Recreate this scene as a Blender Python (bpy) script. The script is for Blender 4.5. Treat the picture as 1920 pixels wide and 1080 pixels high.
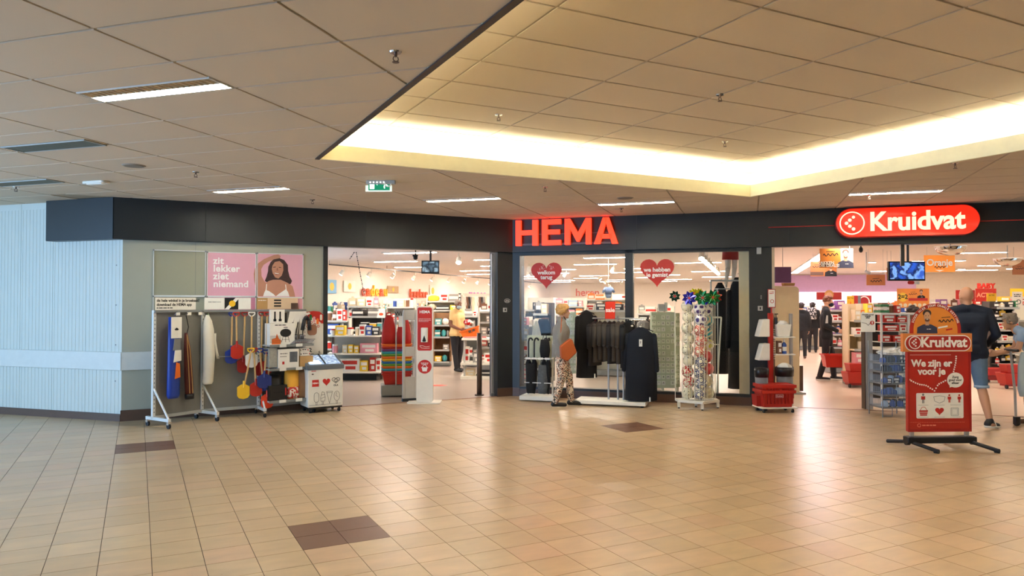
import bpy, bmesh, math, random
from mathutils import Vector, Matrix, noise
random.seed(7)
R = math.radians; PI = math.pi
for o in list(bpy.data.objects): bpy.data.objects.remove(o)
sc = bpy.context.scene; COL = sc.collection
# ------------------------------------------------------------ camera
F = 1374.; YAW = R(27.06); PITCH = math.atan(25/F); EYE = 1.65
cam = bpy.data.cameras.new('camera'); co = bpy.data.objects.new('camera', cam); COL.objects.link(co)
cam.sensor_width = 36; cam.lens = 36*F/1920; cam.clip_start = .05; cam.clip_end = 200
co.location = (0, 0, EYE); co.rotation_euler = (PI/2+PITCH, 0, -YAW); sc.camera = co
# ------------------------------------------------------------ world, exposure
w = bpy.data.worlds.new('daylight'); sc.world = w; w.use_nodes = True
w.node_tree.nodes['Background'].inputs[0].default_value = (.42, .68, 1, 1)
w.node_tree.nodes['Background'].inputs[1].default_value = 1.2
sc.view_settings.view_transform = 'Standard'; sc.view_settings.look = 'None'
sc.view_settings.gamma = 1; sc.view_settings.use_curve_mapping = False
sc.view_settings.exposure = 1.1
E_TROFFER, E_COVE, E_SHOP, E_CHEM = 58., 46., 74., 30.

def area(name, loc, rot, sx, sy, power, col):
    l = bpy.data.lights.new(name, 'AREA'); l.shape = 'RECTANGLE'; l.size = sx; l.size_y = sy; l.energy = power; l.color = col
    o = bpy.data.objects.new(name, l); COL.objects.link(o); o.location = loc; o.rotation_euler = rot; return o
# daylight entering by the glazed front on the left of the hall (outside the picture)
area('window_daylight', (-5.6, 7.2, 1.6), (0, R(-90), 0), 2.6, 8.0, 200, (.36, .60, 1.0))

# ------------------------------------------------------------ unprojection helpers (camera model in metres)
FW = Vector((math.sin(YAW)*math.cos(PITCH), math.cos(YAW)*math.cos(PITCH), math.sin(PITCH)))
RT = Vector((math.cos(YAW), -math.sin(YAW), 0)); UP = RT.cross(FW); CAM = Vector((0, 0, EYE))
def ray(x, y): return FW+RT*((x-960)/F)-UP*((y-540)/F)
def P(x, y, d): return CAM+ray(x, y)*d                      # point at view depth d
def G(x, y, h=0.):                                           # point on the level h
    r = ray(x, y); return CAM+r*((h-EYE)/r.z)
def Z(y, d, x=960): return P(x, y, d).z
S2 = math.sqrt(.5)
ORD = ['first', 'second', 'third', 'fourth', 'fifth', 'sixth', 'seventh', 'eighth', 'ninth', 'tenth', 'eleventh', 'twelfth', 'thirteenth', 'fourteenth', 'fifteenth', 'sixteenth', 'seventeenth', 'eighteenth', 'nineteenth', 'twentieth']
ORD += [f'{t}-{q}' for t in ('twenty', 'thirty', 'forty') for q in ORD[:9]]
Y0 = 11.448; XC = -.189                                       # left facade plane, its corner
BX, BY = 5.848, 11.448                                        # bend of the facade
class Fr:
    def __init__(s, ox, oy, rz): s.o = (ox, oy); s.rz = rz; s.c = math.cos(rz); s.s = math.sin(rz)
    def w(s, x, y, z=0.): return Vector((s.o[0]+x*s.c-y*s.s, s.o[1]+x*s.s+y*s.c, z))
    def l(s, p):
        dx, dy = p[0]-s.o[0], p[1]-s.o[1]; return (dx*s.c+dy*s.s, -dx*s.s+dy*s.c)
F1 = Fr(0, Y0, 0); F2 = Fr(BX, BY, -PI/4); FV = -YAW
def onF1(x, y, off=0.):                                       # pixel -> (X, Z) on left facade plane
    r = ray(x, y); t = (Y0-off)/r.y; p = CAM+r*t; return p.x, p.z
def onF2(x, y, off=0.):
    n = Vector((S2, S2, 0)); r = ray(x, y); t = (n.x*BX+n.y*BY-off)/n.dot(r); p = CAM+r*t
    s_, _ = F2.l(p); return s_, p.z
# ------------------------------------------------------------ materials
MATS = {}
def lin(c): return tuple(((v/255)/12.92 if v/255 <= .04045 else ((v/255+.055)/1.055)**2.4) for v in c)
def mat(name, rgb, rough=.55, metal=0., emit=0., var=.06, scale=12., bump=0., coat=0., alpha=None):
    if name in MATS: return MATS[name]
    m = bpy.data.materials.new(name); m.use_nodes = True; nt = m.node_tree; b = nt.nodes['Principled BSDF']
    c = lin(rgb); b.inputs['Roughness'].default_value = rough; b.inputs['Metallic'].default_value = metal
    tc = nt.nodes.new('ShaderNodeTexCoord'); nz = nt.nodes.new('ShaderNodeTexNoise'); nz.inputs['Scale'].default_value = scale
    nt.links.new(tc.outputs['Object'], nz.inputs['Vector'])
    mx = nt.nodes.new('ShaderNodeMix'); mx.data_type = 'RGBA'
    mx.inputs['A'].default_value = tuple(max(0, v*(1-var)) for v in c)+(1,)
    mx.inputs['B'].default_value = tuple(min(1, v*(1+var)) for v in c)+(1,)
    nt.links.new(nz.outputs['Fac'], mx.inputs['Factor']); nt.links.new(mx.outputs['Result'], b.inputs['Base Color'])
    if emit:
        nt.links.new(mx.outputs['Result'], b.inputs['Emission Color']); b.inputs['Emission Strength'].default_value = emit
    if bump:
        bp = nt.nodes.new('ShaderNodeBump'); bp.inputs['Strength'].default_value = bump
        n2 = nt.nodes.new('ShaderNodeTexNoise'); n2.inputs['Scale'].default_value = scale*8
        nt.links.new(tc.outputs['Object'], n2.inputs['Vector']); nt.links.new(n2.outputs['Fac'], bp.inputs['Height'])
        nt.links.new(bp.outputs['Normal'], b.inputs['Normal'])
    if coat: b.inputs['Coat Weight'].default_value = coat
    if alpha is not None: b.inputs['Alpha'].default_value = alpha
    MATS[name] = m; return m
def glass_mat(name, tint=(.95, .97, .96), ior=1.22, rough=0.):
    if name in MATS: return MATS[name]
    m = bpy.data.materials.new(name); m.use_nodes = True; nt = m.node_tree; nt.nodes.remove(nt.nodes['Principled BSDF'])
    out = nt.nodes['Material Output']; t = nt.nodes.new('ShaderNodeBsdfTransparent'); t.inputs[0].default_value = tint+(1,)
    g = nt.nodes.new('ShaderNodeBsdfGlossy'); g.inputs['Roughness'].default_value = rough
    lw = nt.nodes.new('ShaderNodeLayerWeight'); pw = nt.nodes.new('ShaderNodeMath'); pw.operation = 'POWER'; pw.inputs[1].default_value = 5
    f = nt.nodes.new('ShaderNodeMath'); f.operation = 'MULTIPLY_ADD'; f.inputs[1].default_value = .9; f.inputs[2].default_value = ((ior-1)/(ior+1))**2; mx = nt.nodes.new('ShaderNodeMixShader')
    nt.links.new(lw.outputs['Facing'], pw.inputs[0]); nt.links.new(pw.outputs[0], f.inputs[0]); nt.links.new(f.outputs[0], mx.inputs[0]); nt.links.new(t.outputs[0], mx.inputs[1]); nt.links.new(g.outputs[0], mx.inputs[2])
    nt.links.new(mx.outputs[0], out.inputs[0]); MATS[name] = m; return m
def ramp_mat(name, stops, tex='noise', scale=5., rough=.6, detail=3., emit=0., const=True, coord='Object', vec=(1, 1, 1)):
    if name in MATS: return MATS[name]
    m = bpy.data.materials.new(name); m.use_nodes = True; nt = m.node_tree; b = nt.nodes['Principled BSDF']
    b.inputs['Roughness'].default_value = rough
    tc = nt.nodes.new('ShaderNodeTexCoord'); mp = nt.nodes.new('ShaderNodeMapping'); mp.inputs['Scale'].default_value = vec
    nt.links.new(tc.outputs[coord], mp.inputs[0])
    if tex == 'noise':
        t = nt.nodes.new('ShaderNodeTexNoise'); t.inputs['Scale'].default_value = scale; t.inputs['Detail'].default_value = detail; fac = t.outputs['Fac']
    else:
        t = nt.nodes.new('ShaderNodeTexVoronoi'); t.inputs['Scale'].default_value = scale; fac = t.outputs['Color']
    nt.links.new(mp.outputs[0], t.inputs['Vector'])
    r = nt.nodes.new('ShaderNodeValToRGB'); r.color_ramp.interpolation = 'CONSTANT' if const else 'LINEAR'
    els = r.color_ramp.elements
    while len(els) < len(stops): els.new(.5)
    for e, (p, c) in zip(els, stops): e.position = p; e.color = lin(c)+(1,)
    nt.links.new(fac, r.inputs[0]); nt.links.new(r.outputs[0], b.inputs['Base Color'])
    if emit: nt.links.new(r.outputs[0], b.inputs['Emission Color']); b.inputs['Emission Strength'].default_value = emit
    MATS[name] = m; return m

white = mat('white_lacquer', (232, 228, 214), .4); wmetal = mat('white_metal', (222, 222, 216), .35)
silver = mat('brushed_silver', (190, 192, 192), .35, .7); chrome = mat('chrome', (215, 215, 215), .15, 1.)
black = mat('black_plastic', (22, 22, 24), .45); charcoal = mat('charcoal_panel', (33, 38, 40), .42, 0, 0, .1, 2.)
frame_dk = mat('dark_frame', (34, 36, 38), .38); brown = mat('brown_plinth', (92, 68, 54), .4)
red = mat('red_plastic', (182, 36, 24), .4); red_dk = mat('deep_red', (160, 28, 22), .45); redprint = mat('red_print', (190, 34, 26), .6)
orange = mat('orange_plastic', (238, 112, 30), .45); yellow = mat('yellow_plastic', (240, 190, 40), .45)
blue = mat('blue_plastic', (28, 60, 150), .4); navy = mat('navy_cloth', (22, 30, 46), .85, bump=.1)
green = mat('green_plastic', (20, 120, 60), .35); teal = mat('teal_plastic', (40, 150, 170), .45)
wood = mat('pale_wood', (206, 168, 110), .55, 0, 0, .15, 20); rubber = mat('rubber', (30, 30, 32), .7)
paper = mat('white_paper', (235, 232, 222), .8); inkblack = mat('black_print', (24, 24, 24), .8); whiteprint = mat('white_print', (244, 240, 230), .7)
card = mat('brown_cardboard', (186, 146, 92), .8, 0, 0, .1, 6); cream = mat('cream_laminate', (226, 208, 172), .5)
grey = mat('grey_metal', (130, 134, 134), .45, .2); lgrey = mat('light_grey', (176, 178, 174), .5)
skinm = mat('skin_light', (205, 156, 126), .55); skin_br = mat('skin_brown', (120, 76, 54), .55); skin_tan = mat('skin_tan', (190, 140, 108), .55)
glass = glass_mat('clear_glass'); film = glass_mat('clear_film', (.88, .9, .9), 1.5, .15)

# ------------------------------------------------------------ mesh builder
class B:
    def __init__(s): s.bm = bmesh.new()
    def box(s, x0, x1, y0, y1, z0, z1, mi=0):
        v = [s.bm.verts.new(p) for p in ((x0,y0,z0),(x1,y0,z0),(x1,y1,z0),(x0,y1,z0),(x0,y0,z1),(x1,y0,z1),(x1,y1,z1),(x0,y1,z1))]
        for f in ((0,3,2,1),(4,5,6,7),(0,1,5,4),(1,2,6,5),(2,3,7,6),(3,0,4,7)):
            q = s.bm.faces.new([v[i] for i in f]); q.material_index = mi
        return s
    def rbox(s, x0, x1, y0, y1, z0, z1, r=.02, n=4):          # box with rounded vertical edges (plan)
        pts = []
        for cx, cy, a in ((x1-r, y1-r, 0), (x0+r, y1-r, 90), (x0+r, y0+r, 180), (x1-r, y0+r, 270)):
            for k in range(n+1):
                t = R(a+90*k/n); pts.append((cx+r*math.cos(t), cy+r*math.sin(t)))
        return s.prism(pts, z0, z1)
    def prism(s, pts, z0, z1, mi=0, top=None):                # plan outline extruded in z
        top = top or pts
        a = [s.bm.verts.new((x, y, z0)) for x, y in pts]; b = [s.bm.verts.new((x, y, z1)) for x, y in top]; n = len(pts)
        s.bm.faces.new(a[::-1]).material_index = mi; s.bm.faces.new(b).material_index = mi
        for i in range(n): s.bm.faces.new((a[i], a[(i+1) % n], b[(i+1) % n], b[i])).material_index = mi
        return s
    def plate(s, pts, y0, y1, mi=0):                          # outline in the x-z plane, thickness along y
        a = [s.bm.verts.new((x, y0, z)) for x, z in pts]; b = [s.bm.verts.new((x, y1, z)) for x, z in pts]; n = len(pts)
        s.bm.faces.new(a).material_index = mi; s.bm.faces.new(b[::-1]).material_index = mi
        for i in range(n): s.bm.faces.new((a[i], b[i], b[(i+1) % n], a[(i+1) % n])).material_index = mi
        return s
    def cyl(s, p0, p1, r0, r1=None, n=10, mi=0):
        r1 = r0 if r1 is None else r1; p0 = Vector(p0); p1 = Vector(p1); d = (p1-p0)
        if d.length < 1e-6: return s
        q = d.to_track_quat('Z', 'Y'); A = []; Bv = []
        for k in range(n):
            t = 2*PI*k/n; v = Vector((math.cos(t), math.sin(t), 0))
            A.append(s.bm.verts.new(p0+q@(v*r0))); Bv.append(s.bm.verts.new(p1+q@(v*r1)))
        s.bm.faces.new(A[::-1]).material_index = mi; s.bm.faces.new(Bv).material_index = mi
        for k in range(n): s.bm.faces.new((A[k], A[(k+1) % n], Bv[(k+1) % n], Bv[k])).material_index = mi
        return s
    def tube(s, pts, r, n=6):
        for a, b in zip(pts, pts[1:]): s.cyl(a, b, r, r, n)
        return s
    def ell(s, c, rx, ry=None, rz=None, n=12, m=8, rot=None):
        ry = rx if ry is None else ry; rz = rx if rz is None else rz
        M = Matrix.Translation(Vector(c)) @ (rot.to_4x4() if rot else Matrix()) @ Matrix.Diagonal((rx, ry, rz, 1))
        bmesh.ops.create_uvsphere(s.bm, u_segments=n, v_segments=m, radius=1, matrix=M); return s
    def cap(s, p0, p1, r0, r1=None, n=10):                    # tapered capsule
        r1 = r0 if r1 is None else r1
        s.cyl(p0, p1, r0, r1, n); s.ell(p0, r0*.999, n=n, m=6); s.ell(p1, r1*.999, n=n, m=6); return s
    def loft(s, secs, n=24, cx=0, cy=0):                      # secs: (z, rx, ry, fold amp, x shift, y shift)
        rings = []
        for z, rx, ry, amp, *sh in secs:
            dx, dy = (sh+[0, 0])[:2]; ring = []
            for k in range(n):
                t = 2*PI*k/n; q = 1+amp*math.sin(5*t+z*3)+amp*.6*math.sin(11*t+1)
                ring.append(s.bm.verts.new((cx+dx+rx*q*math.cos(t), cy+dy+ry*q*math.sin(t), z)))
            rings.append(ring)
        for a, b in zip(rings, rings[1:]):
            for k in range(n): s.bm.faces.new((a[k], a[(k+1) % n], b[(k+1) % n], b[k]))
        s.bm.faces.new(rings[0][::-1]); s.bm.faces.new(rings[-1]); return s
    def build(s, name, m, parent=None, smooth=False, bevel=0., mats=None, loc=None, rz=None):
        bmesh.ops.recalc_face_normals(s.bm, faces=s.bm.faces)
        me = bpy.data.meshes.new(name); s.bm.to_mesh(me); s.bm.free()
        for q in (mats or [m]): me.materials.append(q)
        if smooth: me.polygons.foreach_set('use_smooth', [True]*len(me.polygons))
        o = bpy.data.objects.new(name, me); COL.objects.link(o)
        if parent: o.parent = parent
        if bevel:
            bv = o.modifiers.new('edge', 'BEVEL'); bv.width = bevel; bv.segments = 2; bv.limit_method = 'ANGLE'
        if loc is not None: o.location = loc
        if rz is not None: o.rotation_euler.z = rz
        return o
def thing(name, label, cat, loc=(0, 0, 0), rz=0., group=None):
    o = bpy.data.objects.new(name, None); COL.objects.link(o); o.location = loc; o.rotation_euler = (0, 0, rz); o.empty_display_size = .1
    return tag(o, label, cat, group)
def tag(o, label, cat, group=None):
    o['label'] = label; o['category'] = cat
    if group: o['group'] = group
    return o
def struct(o): o['kind'] = 'structure'; return o
def copy_tree(o, loc=None, rz=None, parent=None, label=None, group=None, kids=None):
    c = o.copy(); COL.objects.link(c)
    if parent: c.parent = parent
    if loc is not None: c.location = loc
    if rz is not None: c.rotation_euler = (0, 0, rz)
    if label: c['label'] = label
    if group: c['group'] = group
    for ch in list(o.children): copy_tree(ch, parent=c)
    return c
def circ(cx, cz, r, n=24, rz=None, a0=0, a1=360):
    rz = rz or r; full = abs(a1-a0) >= 360
    return [(cx+r*math.cos(R(a0+(a1-a0)*k/(n if full else n-1))), cz+rz*math.sin(R(a0+(a1-a0)*k/(n if full else n-1)))) for k in range(n)]
def ring(b, cx, cz, r0, r1, y0, y1, n=32):                    # flat ring in the x-z plane
    a = circ(cx, cz, r0, n); c = circ(cx, cz, r1, n)
    for k in range(n):
        j = (k+1) % n; b.plate([a[k], a[j], c[j], c[k]], y0, y1)
    return b
def stadium(x0, x1, z0, z1, r=None, n=10):
    r = r or (z1-z0)/2; p = []
    for cx, cz, a in ((x1-r, z1-r, 0), (x0+r, z1-r, 90), (x0+r, z0+r, 180), (x1-r, z0+r, 270)):
        for k in range(n+1): t = R(a+90*k/n); p.append((cx+r*math.cos(t), cz+r*math.sin(t)))
    return p
def heart(cx, cz, w, h, n=36):
    p = []
    for k in range(n):
        t = 2*PI*k/n; x = 16*math.sin(t)**3; z = 13*math.cos(t)-5*math.cos(2*t)-2*math.cos(3*t)-math.cos(4*t)
        p.append((cx+x/32*w, cz+(z+2.5)/29*h))
    return p
def line2(b, pts, wd, y0, y1, closed=False):                  # stroke of flat print in x-z
    if closed: pts = list(pts)+[pts[0]]
    for (xa, za), (xb, zb) in zip(pts, pts[1:]):
        d = math.hypot(xb-xa, zb-za) or 1e-6; nx, nz = -(zb-za)/d*wd/2, (xb-xa)/d*wd/2
        b.plate([(xa+nx, za+nz), (xa-nx, za-nz), (xb-nx, zb-nz), (xb+nx, zb+nz)], y0, y1)
    return b
def text(s, size, m, parent=None, loc=(0, 0, 0), off=0., ext=.001, align='CENTER', rot=(PI/2, 0, 0), name='lettering', sx=1., spacing=1.):
    cu = bpy.data.curves.new('t', 'FONT'); cu.body = s; cu.size = size; cu.extrude = ext; cu.offset = off; cu.align_x = align; cu.align_y = 'CENTER'
    cu.resolution_u = 4; cu.space_character = spacing; cu.space_line = .9
    t = bpy.data.objects.new('t', cu); COL.objects.link(t)
    bpy.context.view_layer.update(); dg = bpy.context.evaluated_depsgraph_get()
    me = bpy.data.meshes.new_from_object(t.evaluated_get(dg)); bpy.data.objects.remove(t); bpy.data.curves.remove(cu)
    me.materials.clear(); me.materials.append(m); me.name = name
    o = bpy.data.objects.new(name, me); COL.objects.link(o)
    if parent: o.parent = parent
    o.location = loc; o.rotation_euler = rot; o.scale = (sx, 1, 1); return o
def greek(b, x0, x1, z, h, y0, y1, seed=0):                   # line of illegible small print
    rr = random.Random(seed); x = x0
    while x < x1:
        wd = min(rr.uniform(1.5, 5)*h, x1-x); b.plate([(x, z), (x+wd, z), (x+wd, z+h), (x, z+h)], y0, y1); x += wd+h*.7
    return b
# ============================================================ SETTING
Hc = 3.07; Hu = 3.45
CX0, CX1, CY0, CY1 = 1.59, 7.38, -1.2, 7.35                   # coffer opening
def clip(poly, a, b, c):                                      # keep a*x+b*y<=c
    out = []
    for i in range(len(poly)):
        p, q = poly[i], poly[(i+1) % len(poly)]; dp = a*p[0]+b*p[1]-c; dq = a*q[0]+b*q[1]-c
        if dp <= 0: out.append(p)
        if (dp < 0 < dq) or (dq < 0 < dp):
            t = dp/(dp-dq); out.append((p[0]+(q[0]-p[0])*t, p[1]+(q[1]-p[1])*t))
    return out
def parea(p): return abs(sum(p[i][0]*p[(i+1) % len(p)][1]-p[(i+1) % len(p)][0]*p[i][1] for i in range(len(p))))/2
def tile_floor():
    m = bpy.data.materials.new('sandy_floor_tile'); m.use_nodes = True; nt = m.node_tree; b = nt.nodes['Principled BSDF']
    g = nt.nodes.new('ShaderNodeNewGeometry'); oi = nt.nodes.new('ShaderNodeObjectInfo'); ad = nt.nodes.new('ShaderNodeMath'); ad.operation = 'ADD'
    nt.links.new(g.outputs['Random Per Island'], ad.inputs[0]); nt.links.new(oi.outputs['Random'], ad.inputs[1])
    fr = nt.nodes.new('ShaderNodeMath'); fr.operation = 'FRACT'; nt.links.new(ad.outputs[0], fr.inputs[0])
    r = nt.nodes.new('ShaderNodeValToRGB'); cs = [(0, (198, 172, 136)), (.35, (189, 164, 128)), (.7, (202, 177, 141)), (1, (196, 165, 132))]
    while len(r.color_ramp.elements) < 4: r.color_ramp.elements.new(.5)
    for e, (p, c) in zip(r.color_ramp.elements, cs): e.position = p; e.color = lin(c)+(1,)
    nt.links.new(fr.outputs[0], r.inputs[0])
    nz = nt.nodes.new('ShaderNodeTexNoise'); nz.inputs['Scale'].default_value = 3.5; nz.inputs['Detail'].default_value = 4
    mp = nt.nodes.new('ShaderNodeMapping'); mp.inputs['Scale'].default_value = (1, 2.6, 1)
    nt.links.new(g.outputs['Position'], mp.inputs[0]); nt.links.new(mp.outputs[0], nz.inputs['Vector'])
    mr = nt.nodes.new('ShaderNodeMapRange'); mr.inputs[1].default_value = .3; mr.inputs[2].default_value = .7; mr.inputs[3].default_value = .9; mr.inputs[4].default_value = 1.08
    nt.links.new(nz.outputs['Fac'], mr.inputs[0])
    mx = nt.nodes.new('ShaderNodeMix'); mx.data_type = 'RGBA'; mx.blend_type = 'MULTIPLY'; mx.inputs['Factor'].default_value = 1
    nt.links.new(r.outputs[0], mx.inputs['A']); nt.links.new(mr.outputs[0], mx.inputs['B']); nt.links.new(mx.outputs['Result'], b.inputs['Base Color'])
    b.inputs['Roughness'].default_value = .30
    mr2 = nt.nodes.new('ShaderNodeMapRange'); mr2.inputs[3].default_value = .24; mr2.inputs[4].default_value = .38; nt.links.new(nz.outputs['Fac'], mr2.inputs[0]); nt.links.new(mr2.outputs[0], b.inputs['Roughness'])
    return m
ftile = tile_floor(); btile = mat('brown_floor_tile', (112, 78, 56), .38, 0, 0, .15, 4)
grout = mat('floor_grout', (70, 52, 36), .8)
fl = struct(B().prism([(-9, -5), (12.9, -5), (BX+9.2*S2, BY-9.2*S2), (BX, BY), (XC, BY), (-9, 20.26)], -.12, -.004).build('floor', grout))
PXT, PYT, OX, OY = .3, .289, .993, 3.54
cells = []
def inhall(x, y): return y < Y0+.02 and (x+y) < (BX+BY)+.03
patches = [(1.0, 5.03), (5.4, 7.47), (-.19, 8.86)]
for i in range(-27, 34):
    for j in range(-12, 40):
        x0 = OX+i*PXT; y0 = OY+j*PYT
        poly = [(x0+.0022, y0+.0022), (x0+PXT-.0022, y0+.0022), (x0+PXT-.0022, y0+PYT-.0022), (x0+.0022, y0+PYT-.0022)]
        cx, cy = x0+PXT/2, y0+PYT/2
        if cx < XC-.1: poly = clip(poly, S2, S2, 7.95)
        else: poly = clip(poly, 0, 1, Y0)
        if len(poly) > 2: poly = clip(poly, S2, S2, (BX+BY)*S2+.02)
        if len(poly) < 3 or parea(poly) < 1e-4: continue
        br = any(px-.02 <= x0+.03 < px+2*PXT-.05 and py-.05 <= y0+.05 < py+2*PYT-.03 for px, py in patches)
        v = Vector((cx, cy, 0))-CAM; d = v.dot(FW); ux = v.dot(RT)/d*F if d > .1 else 9e9; uy = v.dot(UP)/d*F if d > .1 else 9e9
        vis = d > 0 and abs(ux) < 1010 and abs(uy) < 590
        cells.append((0 if vis else 1, d, x0, y0, poly, br))
cells.sort(key=lambda c: (c[0], c[1]))
def poly_mesh(poly, z0, z1, name, m):
    b = B(); b.prism(poly, z0, z1); return b.build(name, m)
tm = {}
rest = B(); restb = B(); nfull = 0
for k, (v, d, x0, y0, poly, br) in enumerate(cells):
    full = len(poly) == 4 and abs(parea(poly)-(PXT-.0044)*(PYT-.0044)) < 1e-5
    if nfull < 290 and v == 0 and full:
        nfull += 1
        if br not in tm:
            o = B().box(0, PXT-.0044, 0, PYT-.0044, -.006, 0).build('floor_tile', btile if br else ftile); tm[br] = o
        else: o = tm[br].copy(); COL.objects.link(o)
        o.parent = fl; o.location = (poly[0][0], poly[0][1], 0)
        if br: o['label'] = 'dark brown floor tile of a square patch'
    else: (restb if br else rest).prism(poly, -.006, 0)
o = rest.build('floor_tiles', ftile, fl); o['kind'] = 'stuff'
o = restb.build('brown_floor_tiles', btile, fl); o['kind'] = 'stuff'

# ---- ceiling: 45 degree grid of lay-in tiles around the coffer
ctile = mat('ceiling_tile', (206, 189, 164), .85, 0, 0, .04, 1.2, .06); cgrid = mat('ceiling_grid', (172, 156, 130), .6)
PA, PN, OA, ON = 1.125, .556, -2.38, 2.94
def CW(a, n): return ((n-a)*S2, (n+a)*S2)                     # ceiling-grid coordinates -> world
def pieces(poly):
    out = [clip(poly, 1, 0, CX0), clip(poly, -1, 0, -CX1)]
    m = clip(clip(poly, -1, 0, -CX0) or [], 1, 0, CX1) if clip(poly, -1, 0, -CX0) else []
    if m: out += [clip(m, 0, -1, -CY1), clip(m, 0, 1, CY0)]
    res = []
    for p in out:
        if len(p) > 2:
            p = clip(p, 0, 1, Y0-.12) if p[0][0] > XC-.12 else p
            if len(p) > 2: p = clip(p, S2, S2, (BX+BY)*S2-.11)
            if len(p) > 2 and parea(p) > 1e-3: res.append(p)
    return res
cb = B()
for p in ([(-9, -5), (CX0, -5), (CX0, 21), (-9, 21)], [(CX1, -5), (16, -5), (16, 7), (CX1, 12)], [(CX0, CY1), (CX1, CY1), (CX1, 12), (CX0, 12)], [(CX0, -5), (CX1, -5), (CX1, CY0), (CX0, CY0)]):
    q = clip(p, S2, S2, (BX+BY)*S2-.05) if p[0][0] > -8 else clip(p, S2, S2, 12.0)
    cb.prism(q, Hc+.008, Hc+.04)
ceil = struct(cb.build('ceiling', cgrid))
LIGHTS = [(5, 2), (7, 9), (5, 12), (3, 14), (0, 13), (8, 5), (-1, 6), (4, -3), (7, -2)]      # (A cell, N cell) holding a troffer
LIGHTS = [(5, 1), (7, 8), (5, 11), (3, 13), (0, 13), (-2, 9), (2, -6), (2, -2), (-1, 1), (-2, -4), (-3, 4)]  # the last, out-of-view troffers are added to brighten the hall
VENTS = [(6, 5)]
ceilparts = []
for ia in range(-6, 14):
    for jn in range(-14, 18):
        a0 = OA+ia*PA; n0 = ON+jn*PN; n1 = n0+PN
        if (ia, jn) in LIGHTS: n1 = n0+PN-.245
        g = .011; poly = [CW(a0+g, n0+g), CW(a0+g, n1-g), CW(a0+PA-g, n1-g), CW(a0+PA-g, n0+g)]
        c = Vector((*CW(a0+PA/2, n0+PN/2), Hc))-CAM; d = c.dot(FW)
        vis = d > .5 and abs(c.dot(RT)/d*F) < 1150
        ps = pieces(poly)
        if not ps: continue
        ceilparts.append((0 if vis else 1, d, ps))
ceilparts.sort(key=lambda t: (t[0], t[1]))
far = B()
for k, (v, d, ps) in enumerate(ceilparts):
    if k < 200:
        b = B()
        for p in ps: b.prism(p, Hc, Hc+.009)
        b.build('ceiling_tile', ctile, ceil)
    else:
        for p in ps: far.prism(p, Hc, Hc+.009)
o = far.build('ceiling_tiles', ctile, ceil); o['kind'] = 'stuff'
# ---- coffer
lipm = mat('pale_yellow_paint', (236, 232, 200), .5); recm = mat('recess_paint', (240, 240, 226), .6); trimdk = mat('dark_edge_trim', (52, 42, 36), .5)
RX0, RX1, RY0, RY1 = CX0-.3, CX1+.3, CY0-.3, CY1+.3
b = B(); t = .03
e = .005
b.box(CX0-t, CX0+e, CY0-t, CY1+t, Hc-.002, Hc+.155); b.box(CX1-e, CX1+t, CY0-t, CY1+t, Hc-.002, Hc+.155)
b.box(CX0, CX1, CY1-e, CY1+t, Hc-.002, Hc+.155); b.box(CX0, CX1, CY0-t, CY0+e, Hc-.002, Hc+.155)
struct(b.build('trim_1', lipm))
b = B(); b.box(CX0-.035, CX0+.009, CY0-t, CY1, Hc-.012, Hc-.003)
struct(b.build('trim_2', trimdk))
b = B()                                                       # recess walls and cove floor
b.box(RX0-.03, RX0, RY0, RY1, Hc+.04, Hu+.05); b.box(RX1, RX1+.03, RY0, RY1, Hc+.04, Hu+.05)
b.box(RX0, RX1, RY1, RY1+.03, Hc+.04, Hu+.05); b.box(RX0, RX1, RY0-.03, RY0, Hc+.04, Hu+.05)
struct(b.build('trim_3', recm))
up = struct(B().box(RX0, RX1, RY0, RY1, Hu+.008, Hu+.05).build('ceiling_coffer', cgrid)); up.name = 'ceiling.001'
for i in range(-1, 6):
    for j in range(-10, 7):
        x0, x1 = max(RX0, 2.27+i*1.118), min(RX1, 2.27+(i+1)*1.118); y0, y1 = max(RY0, 4.405+j*.565), min(RY1, 4.405+(j+1)*.565)
        if x1-x0 < .05 or y1-y0 < .05: continue
        B().box(x0+.011, x1-.011, y0+.011, y1-.011, Hu, Hu+.009).build('ceiling_tile', ctile, up)
cove = mat('cove_tube', (255, 250, 232), .5, 0, E_COVE, 0)
def cove_tube(x0, x1, y0, y1, lab):
    t = thing('cove_light', lab, 'light', ((x0+x1)/2, (y0+y1)/2, Hc+.045)); dx, dy = (x1-x0)/2, (y1-y0)/2
    B().box(-dx-.02, dx+.02, -dy-.02, dy+.02, 0, .02).build('batten', wmetal, t)
    if dx > dy: B().cyl((-dx, 0, .04), (dx, 0, .04), .018, n=8).build('tube', cove, t)
    else: B().cyl((0, -dy, .04), (0, dy, .04), .018, n=8).build('tube', cove, t)
cove_tube(CX0+.1, CX1-.1, CY1+.14, CY1+.16, 'hidden fluorescent cove light behind the far coffer lip')
cove_tube(CX0-.16, CX0-.14, CY0+.1, CY1-.1, 'hidden fluorescent cove light behind the left coffer lip')
cove_tube(CX1+.14, CX1+.16, CY0+.1, CY1-.1, 'hidden fluorescent cove light behind the right coffer lip')
cove_tube(CX0+.1, CX1-.1, CY0-.16, CY0-.14, 'hidden fluorescent cove light behind the near coffer lip')

# ---- left ribbed wall, plinth, bumper rail
FL = Fr(XC, Y0, 3*PI/4)                                       # x runs left/away along the wall, y points toward the hall? (see sign)
wl_m = mat('pale_wall_panel', (206, 210, 200), .5, 0, 0, .03, 2); ribm = wl_m
wallm = mat('grey_green_wall', (172, 170, 150), .65, 0, 0, .05, 3, .08)
LW = 9.0
wl = struct(B().box(0, LW, -.25, -.006, 0, 3.1).build('wall_left', wl_m)); wl.location = FL.w(0, 0); wl.rotation_euler.z = FL.rz
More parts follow.
